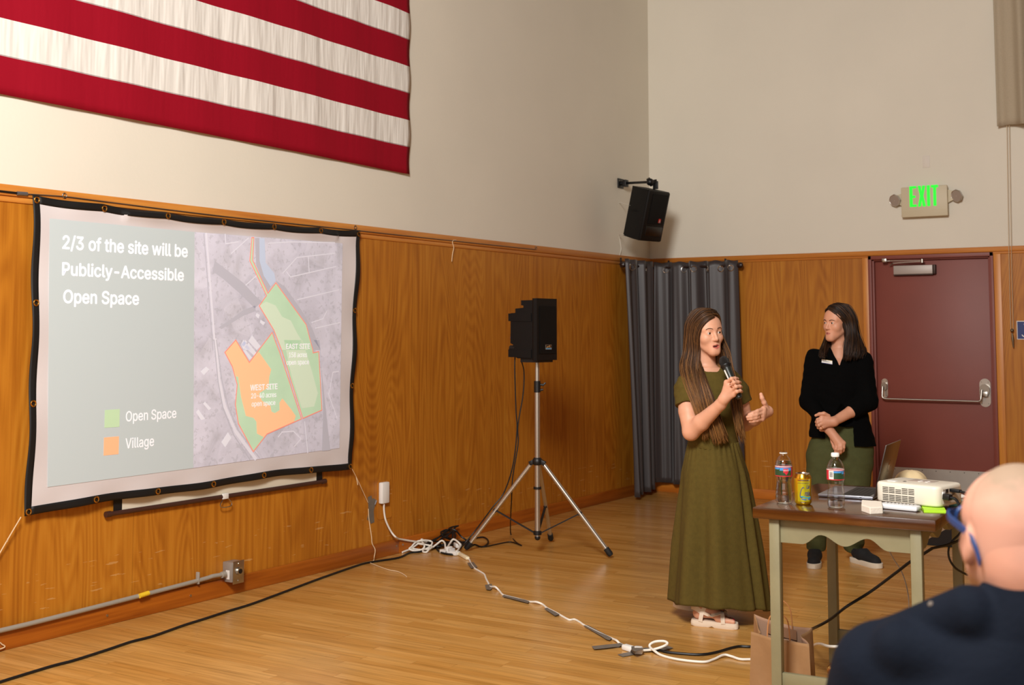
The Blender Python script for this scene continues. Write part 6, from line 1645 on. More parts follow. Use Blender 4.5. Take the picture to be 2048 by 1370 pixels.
bvh = BVHTree.FromPolygons([tuple(v) for v in V], [tuple(f) for f in F])
eye_meshes(W.root, HF, (math.radians(-14), -.02)); brow_meshes(W.root, HF, bvh, (80, 54, 38), 0.62, .004)
b = MB(); b.ball(hp(HF, 0, .070, -.071), (.017, .010, .010), 14); b.build('mouth_interior', mat('mouth_dark', (60, 22, 20), 0.5), W.root, local=True)
R_, t_, s_ = HF
b = MB()
for i in range(6):
    c = hp(HF, (i-2.5)*.0052, .0828-abs(i-2.5)*.0008, -.0665); b.ball(c, (.0030, .0030, .0042), 8)
b.build('teeth', mat('teeth', (226, 216, 200), 0.3), W.root, local=True)
# dress: bodice with cap sleeves, gathered skirt
M_olive = mat('olive_linen', (84, 70, 27), 0.9, spec=0.2, noise=0.08, nscale=50, bump=0.2, bscale=220)
S = Sdf()
S.add(loft([(0.925, 0, 0, .127, .104, 20), (0.97, 0, 0, .127, .104, 22), (1.05, 0, -.002, .138, .108, 24), (1.15, -.004, -.006, .156, .118, 25), (1.22, -.006, -.004, .164, .112, 25), (1.285, -.008, 0, .158, .092, 25), (1.325, -.010, .004, .115, .074, 25), (1.352, -.010, .006, .072, .060, 25)]), .01)
def sleeve(S, sh, el, f, r0, r1, k=.035):
    d = el-sh; d = d/np.linalg.norm(d); c = sh+(el-sh)*f
    S.add(rc(sh+d*.012, c+d*.03, r0, r1), k)
    return (c, d, r1)
cuts = [sleeve(S, shR, elR, .40, .056, .064), sleeve(S, shL, elL, .36, .054, .062)]
for c, d, r in cuts: S.sub(cone(c, c+d*.14, r+.03, r+.03), .003)
S.sub(rc(hp(HF, 0, -.02, -.08), nb+[.012, -.03, .012], .060, .066), .006)
def wr(Xg, Yg, Zg): return 0.0022*np.sin(Xg*60+Zg*95)*np.sin(Yg*40+Zg*33)
Vb, Fb = S.mesh(0.0035, wr)
def skirt(u, v):
    a = 2*PI*u; z1 = 0.955; sc = v
    hw = np.interp(v, [0, .06, .2, .5, 1], [.126, .140, .168, .200, .248]); hdp = np.interp(v, [0, .06, .2, .5, 1], [.102, .115, .140, .165, .215])
    cx = np.interp(v, [0, .3, 1], [0, .012, .026])
    gather = 0.004*math.sin(a*30+2)*math.exp(-v*9)
    fold = (0.022*math.sin(a*7+0.6)+0.010*math.sin(a*11+1.9+v))*min(1, v*1.5)**1.2
    pinch = -0.055*math.exp(-((((a-5.52+PI) % (2*PI))-PI)/0.13)**2)*min(1, v*1.6)
    zb = 0.140+0.030*max(0, -math.sin(a))-0.016*math.cos(a)+0.005*math.sin(a*7)
    r = 1+(gather+fold+pinch)/hw
    x, y = cx+hw*math.cos(a)*r, hdp*math.sin(a)*r
    an = math.radians(14); return Vector((x*math.cos(an)-y*math.sin(an)*0.6, y*math.cos(an)+x*math.sin(an)*0.6, z1+(zb-z1)*v+0.012*math.sin(v*PI)))
b = MB(); b.grid(skirt, 220, 70, closed=True)
sv = np.array([tuple(p) for p in b.v]); sf = np.array(b.f)[:, ::-1]
dress = np_mesh('dress', np.concatenate([Vb, sv]), np.concatenate([Fb, sf+len(Vb)]), M_olive, W.root, relax=0)
so = dress.modifiers.new('t', 'SOLIDIFY'); so.thickness = 0.002
# sandals
M_sand = mat('stone_sandal', (224, 208, 188), 0.65, bump=0.1, bscale=150); M_sole = mat('sandal_sole', (218, 200, 178), 0.7)
def sandal(q, bend=0.0):
    o = thing('sandal', None, None); o.parent = W.root
    out = [(-.02, -.020), (.02, -.032), (.30, -.033), (.55, -.040), (.75, -.044), (.90, -.038), (1.0, -.016), (1.035, .010), (1.02, .030), (.92, .040), (.70, .038), (.45, .030), (.20, .033), (.02, .030), (-.035, .008)]
    out = [(p.x, p.y) for p in smooth_path([(a, b_, 0) for a, b_ in out], 3, closed=True)]
    b = MB(); n = len(out)
    rows = [(-.026, 0.96), (-.022, 1.02), (-.008, 1.03), (.004, 1.0)]
    vs = []
    for (c, g) in rows:
        for a, s2 in out:
            cc = c+(0.006 if (c < -.02 and 0.38 < a < 0.52) else 0)
            vs.append(Vector(q(.5+(a-.5)*g, s2*g, cc)))
    fs = []
    for r in range(len(rows)-1):
        for k in range(n): fs.append([r*n+k, r*n+(k+1) % n, (r+1)*n+(k+1) % n, (r+1)*n+k])
    fs += [list(t) for t in tessellate_polygon([vs[-n:]])] and [[i+(len(rows)-1)*n for i in t] for t in tessellate_polygon([vs[-n:]])]
    fs += [list(t)[::-1] for t in tessellate_polygon([vs[:n]])]
    b.add(vs, fs, 0, True); b.build('sole', M_sole, o, local=True)
    def strap(P, w_):
        P = smooth_path([q(*p) for p in P], 6); b = MB(); vs = []
        for i, p in enumerate(P):
            d = (P[min(i+1, len(P)-1)]-P[max(i-1, 0)]).normalized(); ctr = Vector(q(P and .4, 0, .03))
            # band lies across the foot: width along the foot axis
            ax = (Vector(q(1, 0, 0))-Vector(q(0, 0, 0))).normalized(); ax = (ax-d*ax.dot(d)).normalized(); nn = d.cross(ax)
            vs += [p+ax*w_/2+nn*.0012, p-ax*w_/2+nn*.0012, p-ax*w_/2-nn*.0012, p+ax*w_/2-nn*.0012]
        fs = []
        for i in range(len(P)-1):
            for k in range(4): fs.append([i*4+k, i*4+(k+1) % 4, (i+1)*4+(k+1) % 4, (i+1)*4+k])
        fs += [[0, 1, 2, 3], [len(vs)-1, len(vs)-2, len(vs)-3, len(vs)-4]]
        b.add(vs, fs); return b
    s1 = strap([(.72, -.046, .000), (.71, -.044, .022), (.68, -.022, .046), (.67, .0, .050), (.69, .022, .046), (.72, .042, .024), (.73, .042, .0)], .020); s1.build('strap', M_sand, o, local=True)
    s2 = strap([(.20, -.036, .0), (.24, -.040, .040), (.34, -.036, .085), (.40, -.012, .098), (.40, .012, .098), (.34, .036, .085), (.24, .040, .040), (.20, .036, .0)], .020); s2.build('strap', M_sand, o, local=True)
    s3 = strap([(.66, -.022, .048), (.55, -.034, .040), (.42, -.038, .035), (.27, -.040, .045)], .016); s3.build('strap', M_sand, o, local=True)
    s4 = strap([(.66, .022, .048), (.55, .034, .040), (.42, .038, .035), (.27, .040, .045)], .016); s4.build('strap', M_sand, o, local=True)
    b = MB(); hs = [(.25, -.040, .045), (.10, -.036, .062), (-.02, -.018, .066), (-.05, 0, .066), (-.02, .018, .066), (.10, .036, .062), (.25, .040, .045)]
    P = smooth_path([q(*p) for p in hs], 5); up = Vector(q(0, 0, 1))-Vector(q(0, 0, 0)); vs = []
    for p in P: vs += [p+up*.014, p-up*.014]
    fs = [[2*i, 2*i+1, 2*i+3, 2*i+2] for i in range(len(P)-1)]
    b.add(vs, fs); hb = b.build('heel_strap', M_sand, o, local=True); hb.modifiers.new('t', 'SOLIDIFY').thickness = 0.0025
    b = MB()
    for i, (a, s2_) in enumerate(((.955, .026), (.945, .010), (.915, -.004), (.875, -.017), (.825, -.029))):
        c = Vector(q(a, s2_, .019 if i else .0225)); b.ball(c, (.0042, .0042, .0022), 8)
    b.build('toenails', mat('red_nail', (150, 16, 40), 0.3), o, local=True)
sandal(qA); sandal(qB)
# hair
M_hair = hair_mat('long_brown_hair', (34, 21, 12), (78, 50, 26), (146, 100, 52), 0.98, 1.55)
S = Sdf()
def hc(c, r, k=.02): S.add(ell(np.array(c)*HF[2], np.array(r)*HF[2], (HF[0], HF[1])), k)
hc((0, -.026, .042), (.083, .096, .090)); hc((0, -.050, -.02), (.080, .070, .085), .03)
for sx in (-1, 1): hc((sx*.064, -.014, -.010), (.022, .050, .070), .02)
for cc, rr in (((0, .098, -.020), (.056, .058, .098)), ((-.012, .090, .040), (.046, .050, .046))): S.sub(ell(np.array(cc)*HF[2], np.array(rr)*HF[2], (HF[0], HF[1])), .008)
S.add(chain(W.pts([(1392, 690, .03), (1386, 722, .02), (1388, 752, -.03), (1398, 790, -.09), (1412, 830, -.115)]), [.040, .048, .040, .030, .024]), .03)
S.add(chain(W.pts([(1436, 690, .05), (1442, 730, .05), (1448, 760, -.04)]), [.035, .035, .022]), .03)
S.add(chain(W.pts([(1405, 700, .08), (1405, 760, .11), (1408, 840, .12)]), [.06, .065, .035]), .03)
Vh, Fh = S.mesh(0.004, lambda a, b_, c: 0.0015*np.sin(a*420+c*10)+0*b_)
hm = MB(); hm.add([Vector(v) for v in Vh], [list(f) for f in Fh], 0, True)
def hpt(x, y, z): return Vector(hp(HF, x, y, z))
# scalp locks from the parting over the head, then the long falls
gl = [[hpt(-.006, .084, .088), hpt(.034, .079, .066), hpt(.060, .060, .030), hpt(.071, .038, -.020)]+[Vector(L(*p)) for p in ((1396, 702, -.06), (1394, 735, -.08), (1398, 765, -.12), (1408, 800, -.152), (1420, 835, -.15), (1430, 870, -.145))],
      [hpt(-.006, .074, .098), hpt(.038, .062, .090), hpt(.074, .030, .050), hpt(.084, .010, -.010)]+[Vector(L(*p)) for p in ((1391, 705, -.055), (1388, 735, -.075), (1392, 765, -.115), (1402, 800, -.150), (1414, 835, -.150), (1424, 872, -.145))],
      [hpt(-.006, .050, .118), hpt(.040, .040, .112), hpt(.080, .002, .060), hpt(.088, -.020, -.010)]+[Vector(L(*p)) for p in ((1378, 705, -.04), (1374, 735, -.065), (1381, 768, -.115), (1394, 805, -.155), (1406, 845, -.155), (1413, 884, -.15))],
      [hpt(-.006, .010, .130), hpt(.040, -.010, .120), hpt(.084, -.030, .060), hpt(.090, -.045, -.010)]+[Vector(L(*p)) for p in ((1372, 705, -.01), (1367, 735, -.045), (1376, 770, -.110), (1392, 812, -.150), (1404, 852, -.150), (1407, 885, -.145))],
      [hpt(-.004, -.040, .128), hpt(.040, -.050, .118), hpt(.080, -.065, .060), hpt(.086, -.070, -.010)]+[Vector(L(*p)) for p in ((1372, 705, .03), (1366, 735, -.02), (1377, 772, -.105), (1396, 815, -.14), (1409, 850, -.145), (1416, 880, -.14))]]
strands(hm, gl, 620, .0021, 3, .008)
gm = [[Vector(L(*p)) for p in ((1398, 720, -.06), (1404, 755, -.125), (1415, 795, -.155), (1424, 830, -.155), (1434, 862, -.145), (1440, 886, -.14))],
      [Vector(L(*p)) for p in ((1404, 735, -.06), (1412, 765, -.130), (1424, 800, -.155), (1436, 840, -.150), (1446, 866, -.142), (1452, 884, -.138))],
      [Vector(L(*p)) for p in ((1392, 730, -.07), (1399, 765, -.135), (1410, 805, -.160), (1420, 845, -.155), (1428, 875, -.148), (1431, 892, -.145))]]
strands(hm, gm, 330, .0021, 5, .010)
gr = [[hpt(-.008, .074, .098), hpt(-.046, .056, .086), hpt(-.074, .024, .045), hpt(-.082, .006, -.015)]+[Vector(L(*p)) for p in ((1456, 705, -.03), (1462, 735, -.055), (1470, 768, -.10), (1478, 805, -.125), (1483, 845, -.13), (1487, 888, -.125))],
      [hpt(-.008, .045, .118), hpt(-.046, .034, .106), hpt(-.080, -.004, .05), hpt(-.086, -.02, -.015)]+[Vector(L(*p)) for p in ((1452, 708, .01), (1456, 740, -.03), (1463, 772, -.095), (1472, 810, -.125), (1479, 850, -.125), (1490, 896, -.12))],
      [hpt(-.008, .0, .128), hpt(-.046, -.01, .116), hpt(-.082, -.035, .05), hpt(-.086, -.05, -.015)]+[Vector(L(*p)) for p in ((1446, 710, .05), (1449, 742, .0), (1456, 775, -.09), (1466, 815, -.12), (1474, 855, -.125), (1483, 884, -.12))]]
strands(hm, gr, 330, .0020, 9, .007)
gb = [[hpt(.06, -.07, .06), hpt(.07, -.085, -.02), Vector(L(1378, 735, .09)), Vector(L(1382, 790, .12)), Vector(L(1390, 850, .13)), Vector(L(1400, 885, .12))],
      [hpt(0, -.10, .06), hpt(0, -.11, -.03), Vector(L(1412, 740, .14)), Vector(L(1412, 800, .15)), Vector(L(1414, 850, .15)), Vector(L(1416, 890, .13))],
      [hpt(-.06, -.07, .06), hpt(-.07, -.08, -.02), Vector(L(1446, 735, .10)), Vector(L(1448, 790, .12)), Vector(L(1450, 850, .13)), Vector(L(1452, 888, .12))]]
strands(hm, gb, 150, .0040, 11, .009)
hm.build('hair', M_hair, W.root, local=True, fix=False, ang=180)
# rings on her fingers
for (c, ax, m_) in ((L(1463, 771, -.307), L(1472, 764.5, -.312)-L(1459, 773, -.292), mat('amber_ring', (150, 70, 16), 0.2)), (L(1517, 831, -.156), L(1513, 829.5, -.168)-L(1525, 825.5, -.135), M_brass)):
    b = MB(); u, v, d = ortho(ax); b.tube([Vector(c)+u*.0108*math.cos(a)+v*.0108*math.sin(a) for a in [2*PI*i/16 for i in range(16)]], .0018, 6, closed=True); b.build('ring', m_, W.root, local=True)
# the microphone in her hand is a thing of its own
A_, B_ = W.world(micT), W.world(micB); md = (B_-A_).normalized()
mic = thing('microphone', 'black wireless handheld microphone held to the speaking woman', 'microphone', B_)
def mz(*pr): return [(r, z) for r, z in pr]
b = MB(); b.lathe([(0.0, -.004), (.014, .0), (.021, .008), (.0265, .020), (.0275, .030), (.0265, .040), (.0255, .046)], A_, 28, 0, md, capped=False); b.build('grille', mat('mic_grille', (18, 18, 18), 0.45, bump=0.6, bscale=900), mic)
b = MB(); b.lathe([(.0265, .043), (.0285, .045), (.0285, .050), (.0265, .053), (.024, .062)], A_, 28, 0, md, capped=False); b.build('grille_ring', M_black, mic)
Lm = (B_-A_).length
b = MB(); b.lathe([(.0235, .060), (.0205, .085), (.0185, .13), (.0175, Lm-.012), (.0165, Lm-.004), (.012, Lm), (.0, Lm)], A_, 28, 0, md, capped=False); b.build('handle', mat('mic_green_black', (34, 38, 34), 0.35), mic)
u, v, d = ortho(md); tc2 = (CAM-A_).normalized(); side = (tc2-md*tc2.dot(md)).normalized(); lf = side.cross(md)
lf = lf if lf.dot(_rt) < 0 else -lf
nn = (side*0.75+lf*0.66).normalized(); tn = md.cross(nn)
b = MB()
P = []
for z in (.072, .130):
    r = float(np.interp(z, [.060, .085, .13], [.0235, .0205, .0185]))+.0006
    P += [A_+md*z+nn*r-tn*.0045, A_+md*z+nn*r+tn*.0045]
b.add([P[0], P[1], P[3], P[2]]+[p+nn*.0006 for p in (P[0], P[1], P[3], P[2])], [[4, 5, 6, 7], [0, 1, 5, 4], [1, 2, 6, 5], [2, 3, 7, 6], [3, 0, 4, 7]]); b.build('white_label', M_white, mic)
b = MB(); z = .137; b.lathe([(.0195, z), (.0203, z+.002), (.0203, z+.008), (.0190, z+.010)], A_, 24, 0, md, capped=False); b.build('switch_ring', mat('mic_silver', (150, 150, 150), 0.3, 0.8), mic)
W.stand()
# ================= the woman in the black top by the red door
W = Person('person', 'woman in a black top and olive trousers standing by the red door with crossed wrists', 1676, 7.93, 1.057)
L = W.L
HF = head_frame(L(1675.0, 645, 0.0), math.radians(-43), math.radians(-2), math.radians(-2), 0.93)
S = Sdf(); X = head_sdf(S, HF, mouth=0.0)
nb = L(1679, 716, 0.03)
S.add(rc(hp(HF, 0, -.024, -.055), nb, .050, .052), .02)
S.add(loft([(0.86, 0, .02, .14, .09, -4), (1.05, 0, .02, .13, .085, -4), (1.20, 0, .02, .145, .092, -4), (1.29, 0, .022, .145, .092, -4), (1.35, .003, .030, .085, .060, -4), (1.40, .005, .032, .055, .050, -4)]), .03)
shR, elR, wrR = L(1629, 715, .03), L(1617, 802, -.03), L(1657, 858, -.165)
shL, elL, wrL = L(1727, 721, .02), L(1737, 803, -.05), L(1668, 843, -.195)
S.add(rc(shR, elR, .040, .034), .02).add(rc(elR, elR+(wrR-elR)*.5, .034, .031), .012).add(rc(elR+(wrR-elR)*.5, wrR, .031, .0255), .01)
S.add(rc(shL, elL, .040, .034), .02).add(rc(elL, elL+(wrL-elL)*.5, .036, .035), .012).add(rc(elL+(wrL-elL)*.5, wrL, .035, .0265), .01)
# right hand hanging below the grip
kn = [L(1673, 889, -.185), L(1678, 889, -.195), L(1683, 888.5, -.195), L(1687.5, 886, -.185)]
for k_ in kn: S.add(rc(wrR, k_, .024, .0115), .012)
S.add(rc(kn[0], kn[3], .0120, .0108), .01)
for k_, tp_ in zip(kn, [[(1672, 898, -.200), (1671, 904, -.190), (1672, 907, -.172)], [(1677, 899, -.212), (1676.5, 906, -.198), (1677, 908, -.178)], [(1682.5, 898, -.212), (1681.5, 904.5, -.198), (1681, 906.5, -.178)], [(1687.5, 895, -.198), (1686.5, 901, -.186), (1685, 903, -.170)]]): finger(S, [k_]+W.pts(tp_), .0098, .0078, .004)
finger(S, [L(1662, 872, -.150), L(1665, 884, -.150), L(1667.5, 893, -.165), L(1670, 899, -.168)], .0120, .0088, .006)
# left hand laid over the right wrist
kl = [L(1644, 835, -.215), L(1643, 841, -.222), L(1644, 847, -.222), L(1647, 853, -.212)]
for k_ in kl: S.add(rc(wrL, k_, .024, .0120), .012)
S.add(rc(kl[0], kl[3], .0125, .0112), .01)
for k_, tp_ in zip(kl, [[(1635, 839, -.225), (1632.5, 844, -.205), (1636, 848, -.185)], [(1635.5, 845, -.230), (1633.5, 850, -.210), (1638, 853, -.188)], [(1638, 851, -.230), (1636.5, 855.5, -.208), (1641, 857, -.188)], [(1642, 856.5, -.218), (1641.5, 860, -.200), (1646, 861, -.185)]]): finger(S, [k_]+W.pts(tp_), .0098, .0078, .004)
finger(S, [L(1657, 832, -.205), L(1648, 827, -.220), L(1639, 828, -.222), L(1631.5, 831, -.215)], .0125, .0086, .006)
hips = [W.L(1645, 905, .02), W.L(1708, 905, .02)]
ankA, ankB = W.G(1631, 1126, 0)+[0, .02, .10], W.G(1703, 1122, 0)+[0, 0, .10]
knA, knB = L(1637, 1000, .0), L(1710, 1000, .0)
S.add(chain([hips[0], knA, ankA], [.07, .048, .036]), .02).add(chain([hips[1], knB, ankB], [.07, .048, .036]), .02)
V, F = S.mesh(0.0030)
body = np_mesh('body', V, F, M_skin2, W.root); lip_attr(body, HF, .0)
bvh = BVHTree.FromPolygons([tuple(v) for v in V], [tuple(f) for f in F])
eye_meshes(W.root, HF, (math.radians(12), 0.0), (52, 34, 24)); brow_meshes(W.root, HF, bvh, (44, 30, 22), 0.6, -.001)
# black top with three quarter sleeves, v neck and uneven hem
M_blk = mat('black_knit', (5, 5, 5), 0.95, spec=0.08, bump=0.15, bscale=260)
S = Sdf()
def zt(py, dy=-.1): return float(L(1676, py, dy)[2])
zl = zt(893)
S.add(loft([(zl, .01, .015, .205, .135, -4), (0.95, .005, .015, .180, .125, -4), (1.05, 0, .015, .158, .112, -4), (1.16, 0, .012, .165, .118, -4), (1.25, 0, .016, .172, .110, -4), (1.325, .002, .022, .162, .090, -4), (1.375, .004, .026, .122, .082, -4), (1.412, .006, .03, .082, .070, -4)]), .01)
S.add(rc(shR, elR, .056, .054), .04).add(rc(elR, elR+(wrR-elR)*.62, .054, .040), .02)
S.add(rc(shL, elL, .056, .056), .04).add(rc(elL, elL+(wrL-elL)*.56, .056, .046), .02)
d = (wrL-elL)/np.linalg.norm(wrL-elL); c = elL+(wrL-elL)*.52; S.sub(cone(c, c+d*.12, .075, .075), .003)
d = (wrR-elR)/np.linalg.norm(wrR-elR); c = elR+(wrR-elR)*.66; S.sub(cone(c, c+d*.12, .055, .055), .003)
S.sub(rc(hp(HF, 0, -.02, -.08), nb+[0, -.002, .022], .056, .055), .006)
vb = L(1679, 731, -.10); va, vc = L(1663, 700, -.09), L(1690, 702, -.08)
def vnotch(A, B, C):
    # open wedge below the collar: apex A, upper corners B and C, cut through the front only
    def side(P, Q, X, Z):
        dx, dz = Q[0]-P[0], Q[2]-P[2]; n = math.hypot(dx, dz); return ((X-P[0])*dz-(Z-P[2])*dx)/n
    def fn(X, Y, Z): return np.maximum(np.maximum(-side(A, C, X, Z)*-1, side(A, B, X, Z)*-1), Y+.005)+0*X*Y*Z
    return Prim(fn, [min(B[0], C[0])-.01, -.20, A[2]-.01], [max(B[0], C[0])+.01, .0, max(B[2], C[2])+.08])
S.sub(vnotch(vb, va, vc), .003)
# hem: higher between the hands and the right side panel, a little higher on the left
S.sub(boxp([float(L(1700, 850, -.1)[0])-.065, -.11, zl-.01+(zt(853)-zl)/2], [.085, .16, (zt(853)-zl)/2+.010], .004), .004)
x0 = float(L(1668, 870, -.1)[0])
S.sub(boxp([x0-.13, 0, zl-.01+(zt(878)-zl)/2], [.135, .30, (zt(878)-zl)/2+.010], .004), .004)
Vb, Fb = S.mesh(0.0038, lambda a, b_, c: 0.002*np.sin(a*55+c*80)*np.sin(b_*40+c*30))
np_mesh('knit_top', Vb, Fb, M_blk, W.root)
# olive trousers
M_trs = mat('olive_twill', (72, 74, 42), 0.85, spec=0.2, noise=0.08, nscale=30, bump=0.2, bscale=160)
S = Sdf()
zc = zt(905, 0)
S.add(loft([(zc-.20, .01, .02, .150, .060, -4), (zc-.06, .01, .02, .188, .108, -4), (zc+.05, .01, .02, .190, .118, -4), (zc+.13, .008, .02, .165, .105, -4), (zc+.22, .005, .02, .140, .095, -4)]), .02)
cA, cB = W.G(1632, 1126, 0)+[.0, .015, .085], W.G(1708, 1122, 0)+[0, .01, .085]
for hp_, kn_, c_ in ((hips[0], knA, cA), (hips[1], knB, cB)):
    S.add(rc(hp_+[0, 0, -.02], kn_, .098, .075), .03).add(cone(kn_+[0, 0, .02], c_, .074, .060), .02)
Vt, Ft = S.mesh(0.0040, lambda a, b_, c: 0.003*np.sin(c*70+a*25)*np.exp(-np.abs(c-.15)*4)+0.0015*np.sin(a*40+c*60))
np_mesh('trousers', Vt, Ft, M_trs, W.root)
# slip-on shoes
M_shoe = mat('black_canvas', (14, 14, 15), 0.85, bump=0.15, bscale=300); M_rub = mat('white_rubber_sole', (206, 194, 174), 0.6)
def shoe(heel, toe):
    heel, toe = np.array(heel), np.array(toe); d = toe-heel; Ln = np.linalg.norm(d); d = d/Ln; side = np.cross(d, [0, 0, 1.])
    def q(a, b_, c): return heel+d*(a*Ln)+side*b_+np.array([0, 0, c])
    o = thing('shoe', None, None); o.parent = W.root
    S = Sdf(); S.add(rc(q(.14, 0, .060), q(.35, 0, .062), .037, .036), .02).add(rc(q(.35, 0, .055), q(.78, .004, .036), .040, .034), .03).add(rc(q(.76, -.006, .034), q(.86, .004, .032), .030, .028), .02)
    S.sub(rc(q(.16, 0, .115), q(.30, 0, .115), .034, .032), .006); S.sub(boxp(q(.5, 0, -.05), [.3, .3, .072]), .002)
    V, F = S.mesh(0.0035); np_mesh('upper', V, F, M_shoe, o)
    out = [(-.03, -.016), (.03, -.034), (.35, -.034), (.65, -.044), (.85, -.040), (.985, -.018), (1.01, .004), (.97, .030), (.85, .042), (.65, .042), (.35, .034), (.03, .034), (-.03, .016)]
    P = smooth_path([(a, b_, 0) for a, b_ in out], 4, closed=True)
    b = MB(); rows = [(0.0, .97), (.004, 1.0), (.030, 1.0), (.032, .97)]; vs = []; n = len(P)
    for c, g in rows: vs += [Vector(q(.49+(p.x-.49)*g, p.y*g, c)) for p in P]
    fs = []
    for r in range(3):
        for k in range(n): fs.append([r*n+k, r*n+(k+1) % n, (r+1)*n+(k+1) % n, (r+1)*n+k])
    fs += [[i+3*n for i in t] for t in tessellate_polygon([vs[3*n:]])]+[list(t)[::-1] for t in tessellate_polygon([vs[:n]])]
    b.add(vs, fs, 0, True); b.build('sole', M_rub, o, local=True)
    # foot joins the shoe
tA0, tB0 = W.G(1627, 1139, 0), W.G(1762, 1138, 0)
def from_toe(toe, ank, Ln):
    d = np.array([toe[0]-ank[0], toe[1]-ank[1], 0]); d = d/np.linalg.norm(d); return toe-d*Ln, toe
hA_, tA_ = from_toe(tA0, ankA, .25); hB_, tB_ = from_toe(tB0, ankB, .26)
shoe(hA_, tA_); shoe(hB_, tB_)
# hair to the shoulders
M_hair2 = hair_mat('dark_brown_hair', (20, 12, 8), (38, 22, 13), (66, 42, 22), None, None, 0.46)
S = Sdf()
hc((0, -.024, .040), (.084, .097, .090)); hc((0, -.052, -.03), (.082, .070, .095), .03)
for sx in (-1, 1): hc((sx*.066, -.026, -.010), (.022, .045, .080), .02)
for cc, rr in (((0, .098, -.018), (.058, .060, .092)), ((.014, .092, .036), (.040, .046, .046))): S.sub(ell(np.array(cc)*HF[2], np.array(rr)*HF[2], (HF[0], HF[1])), .008)
S.add(chain(W.pts([(1694, 668, .03), (1705, 690, .02), (1711, 708, .0)]), [.045, .055, .040]), .03)
S.add(chain(W.pts([(1660, 680, .06), (1650, 700, .0), (1646, 708, -.06)]), [.030, .026, .020]), .03)
Vh, Fh = S.mesh(0.004)
hm = MB(); hm.add([Vector(v) for v in Vh], [list(f) for f in Fh], 0, True)
def hpt(x, y, z): return Vector(hp(HF, x, y, z))
# her left side (towards the camera) is -x in the head frame
gl = [[hpt(.010, .080, .094), hpt(-.030, .077, .074), hpt(-.062, .052, .036), hpt(-.080, .016, -.005)]+[Vector(L(*p)) for p in ((1695, 668, -.07), (1690, 685, -.085), (1688, 702, -.095), (1687, 722, -.10))],
      [hpt(.010, .050, .118), hpt(-.040, .036, .106), hpt(-.080, .0, .05), hpt(-.088, -.015, -.005)]+[Vector(L(*p)) for p in ((1700, 670, -.06), (1699, 690, -.085), (1697, 708, -.10), (1696, 724, -.10))],
      [hpt(.008, .0, .130), hpt(-.044, -.02, .116), hpt(-.084, -.045, .05), hpt(-.088, -.06, -.01)]+[Vector(L(*p)) for p in ((1710, 668, -.02), (1713, 690, -.06), (1713, 706, -.085), (1711, 722, -.085))],
      [hpt(.006, -.05, .124), hpt(-.040, -.07, .106), hpt(-.074, -.085, .04), hpt(-.080, -.09, -.015)]+[Vector(L(*p)) for p in ((1716, 672, .03), (1723, 692, -.0), (1727, 704, -.03), (1724, 716, -.05))],
      [hpt(.0, -.09, .10), hpt(-.02, -.108, .06), hpt(-.04, -.118, .02), hpt(-.05, -.115, -.03)]+[Vector(L(*p)) for p in ((1716, 678, .08), (1725, 694, .06), (1731, 703, .03), (1730, 711, .02))]]
strands(hm, gl, 620, .0023, 21, .006)
gr = [[hpt(.014, .080, .094), hpt(.046, .060, .078), hpt(.070, .026, .040), hpt(.078, .006, -.02)]+[Vector(L(*p)) for p in ((1652, 682, .0), (1650, 694, -.05), (1648, 704, -.085), (1648, 714, -.10))],
      [hpt(.014, .04, .118), hpt(.050, .020, .102), hpt(.080, -.01, .04), hpt(.084, -.025, -.02)]+[Vector(L(*p)) for p in ((1650, 684, .05), (1644, 698, -.02), (1641, 708, -.075), (1642, 716, -.095))],
      [hpt(.010, -.02, .126), hpt(.050, -.03, .106), hpt(.080, -.05, .04), hpt(.082, -.06, -.02)]+[Vector(L(*p)) for p in ((1656, 686, .08), (1652, 700, -.0), (1650, 709, -.07), (1651, 716, -.095))]]
strands(hm, gr, 280, .0022, 22, .006)
gb = [[hpt(.05, -.08, .06), hpt(.06, -.09, -.01), Vector(L(1662, 690, .12)), Vector(L(1662, 712, .12))], [hpt(0, -.11, .06), hpt(0, -.118, -.02), Vector(L(1690, 690, .16)), Vector(L(1692, 714, .15))], [hpt(-.05, -.09, .06), hpt(-.06, -.1, -.02), Vector(L(1716, 688, .12)), Vector(L(1720, 710, .11))]]
strands(hm, gb, 130, .0045, 23, .007)
hm.build('hair', M_hair2, W.root, local=True, fix=False, ang=180)
# name sticker, earring, ring, stirrer
zz = [np.array(Vector(L(x, y, -.2))) for x, y in ((1643, 719.5), (1664.5, 722.5), (1664.5, 730.5), (1642.5, 727))]
bt = BVHTree.FromPolygons([tuple(v) for v in Vb], [tuple(f) for f in Fb])
P = []
for q in zz:
    hit = bt.ray_cast(Vector((q[0], -.6, q[2])), Vector((0, 1, 0))); P.append((hit[0] if hit[0] is not None else Vector((q[0], -.12, q[2])))+Vector((0, -.004, 0)))
n_ = (P[1]-P[0]).cross(P[3]-P[0]).normalized(); n_ = n_ if n_.y < 0 else -n_
tag_ = MB(); tag_.add(P+[p+n_*.0012 for p in P], [[0, 1, 2, 3], [4, 5, 6, 7], [0, 1, 5, 4], [1, 2, 6, 5], [2, 3, 7, 6], [3, 0, 4, 7]])
e1 = [P[3].lerp(P[0], .12), P[2].lerp(P[1], .12)]
tag_.add([P[3]+n_*.0016, P[2]+n_*.0016, e1[1]+n_*.0016, e1[0]+n_*.0016], [[0, 1, 2, 3]], 1)
e2 = [P[0].lerp(P[3], .10), P[1].lerp(P[2], .10)]
tag_.add([P[0]+n_*.0016, P[1]+n_*.0016, e2[1]+n_*.0016, e2[0]+n_*.0016], [[0, 1, 2, 3]], 3)
u_t = (P[1]-P[0]).normalized(); v_t = (P[0]-P[3]).normalized()
vs, fs, hh = fit_text('SARAH', (P[1]-P[0]).length*.58, (P[0]-P[3]).length*.34, 0.0)
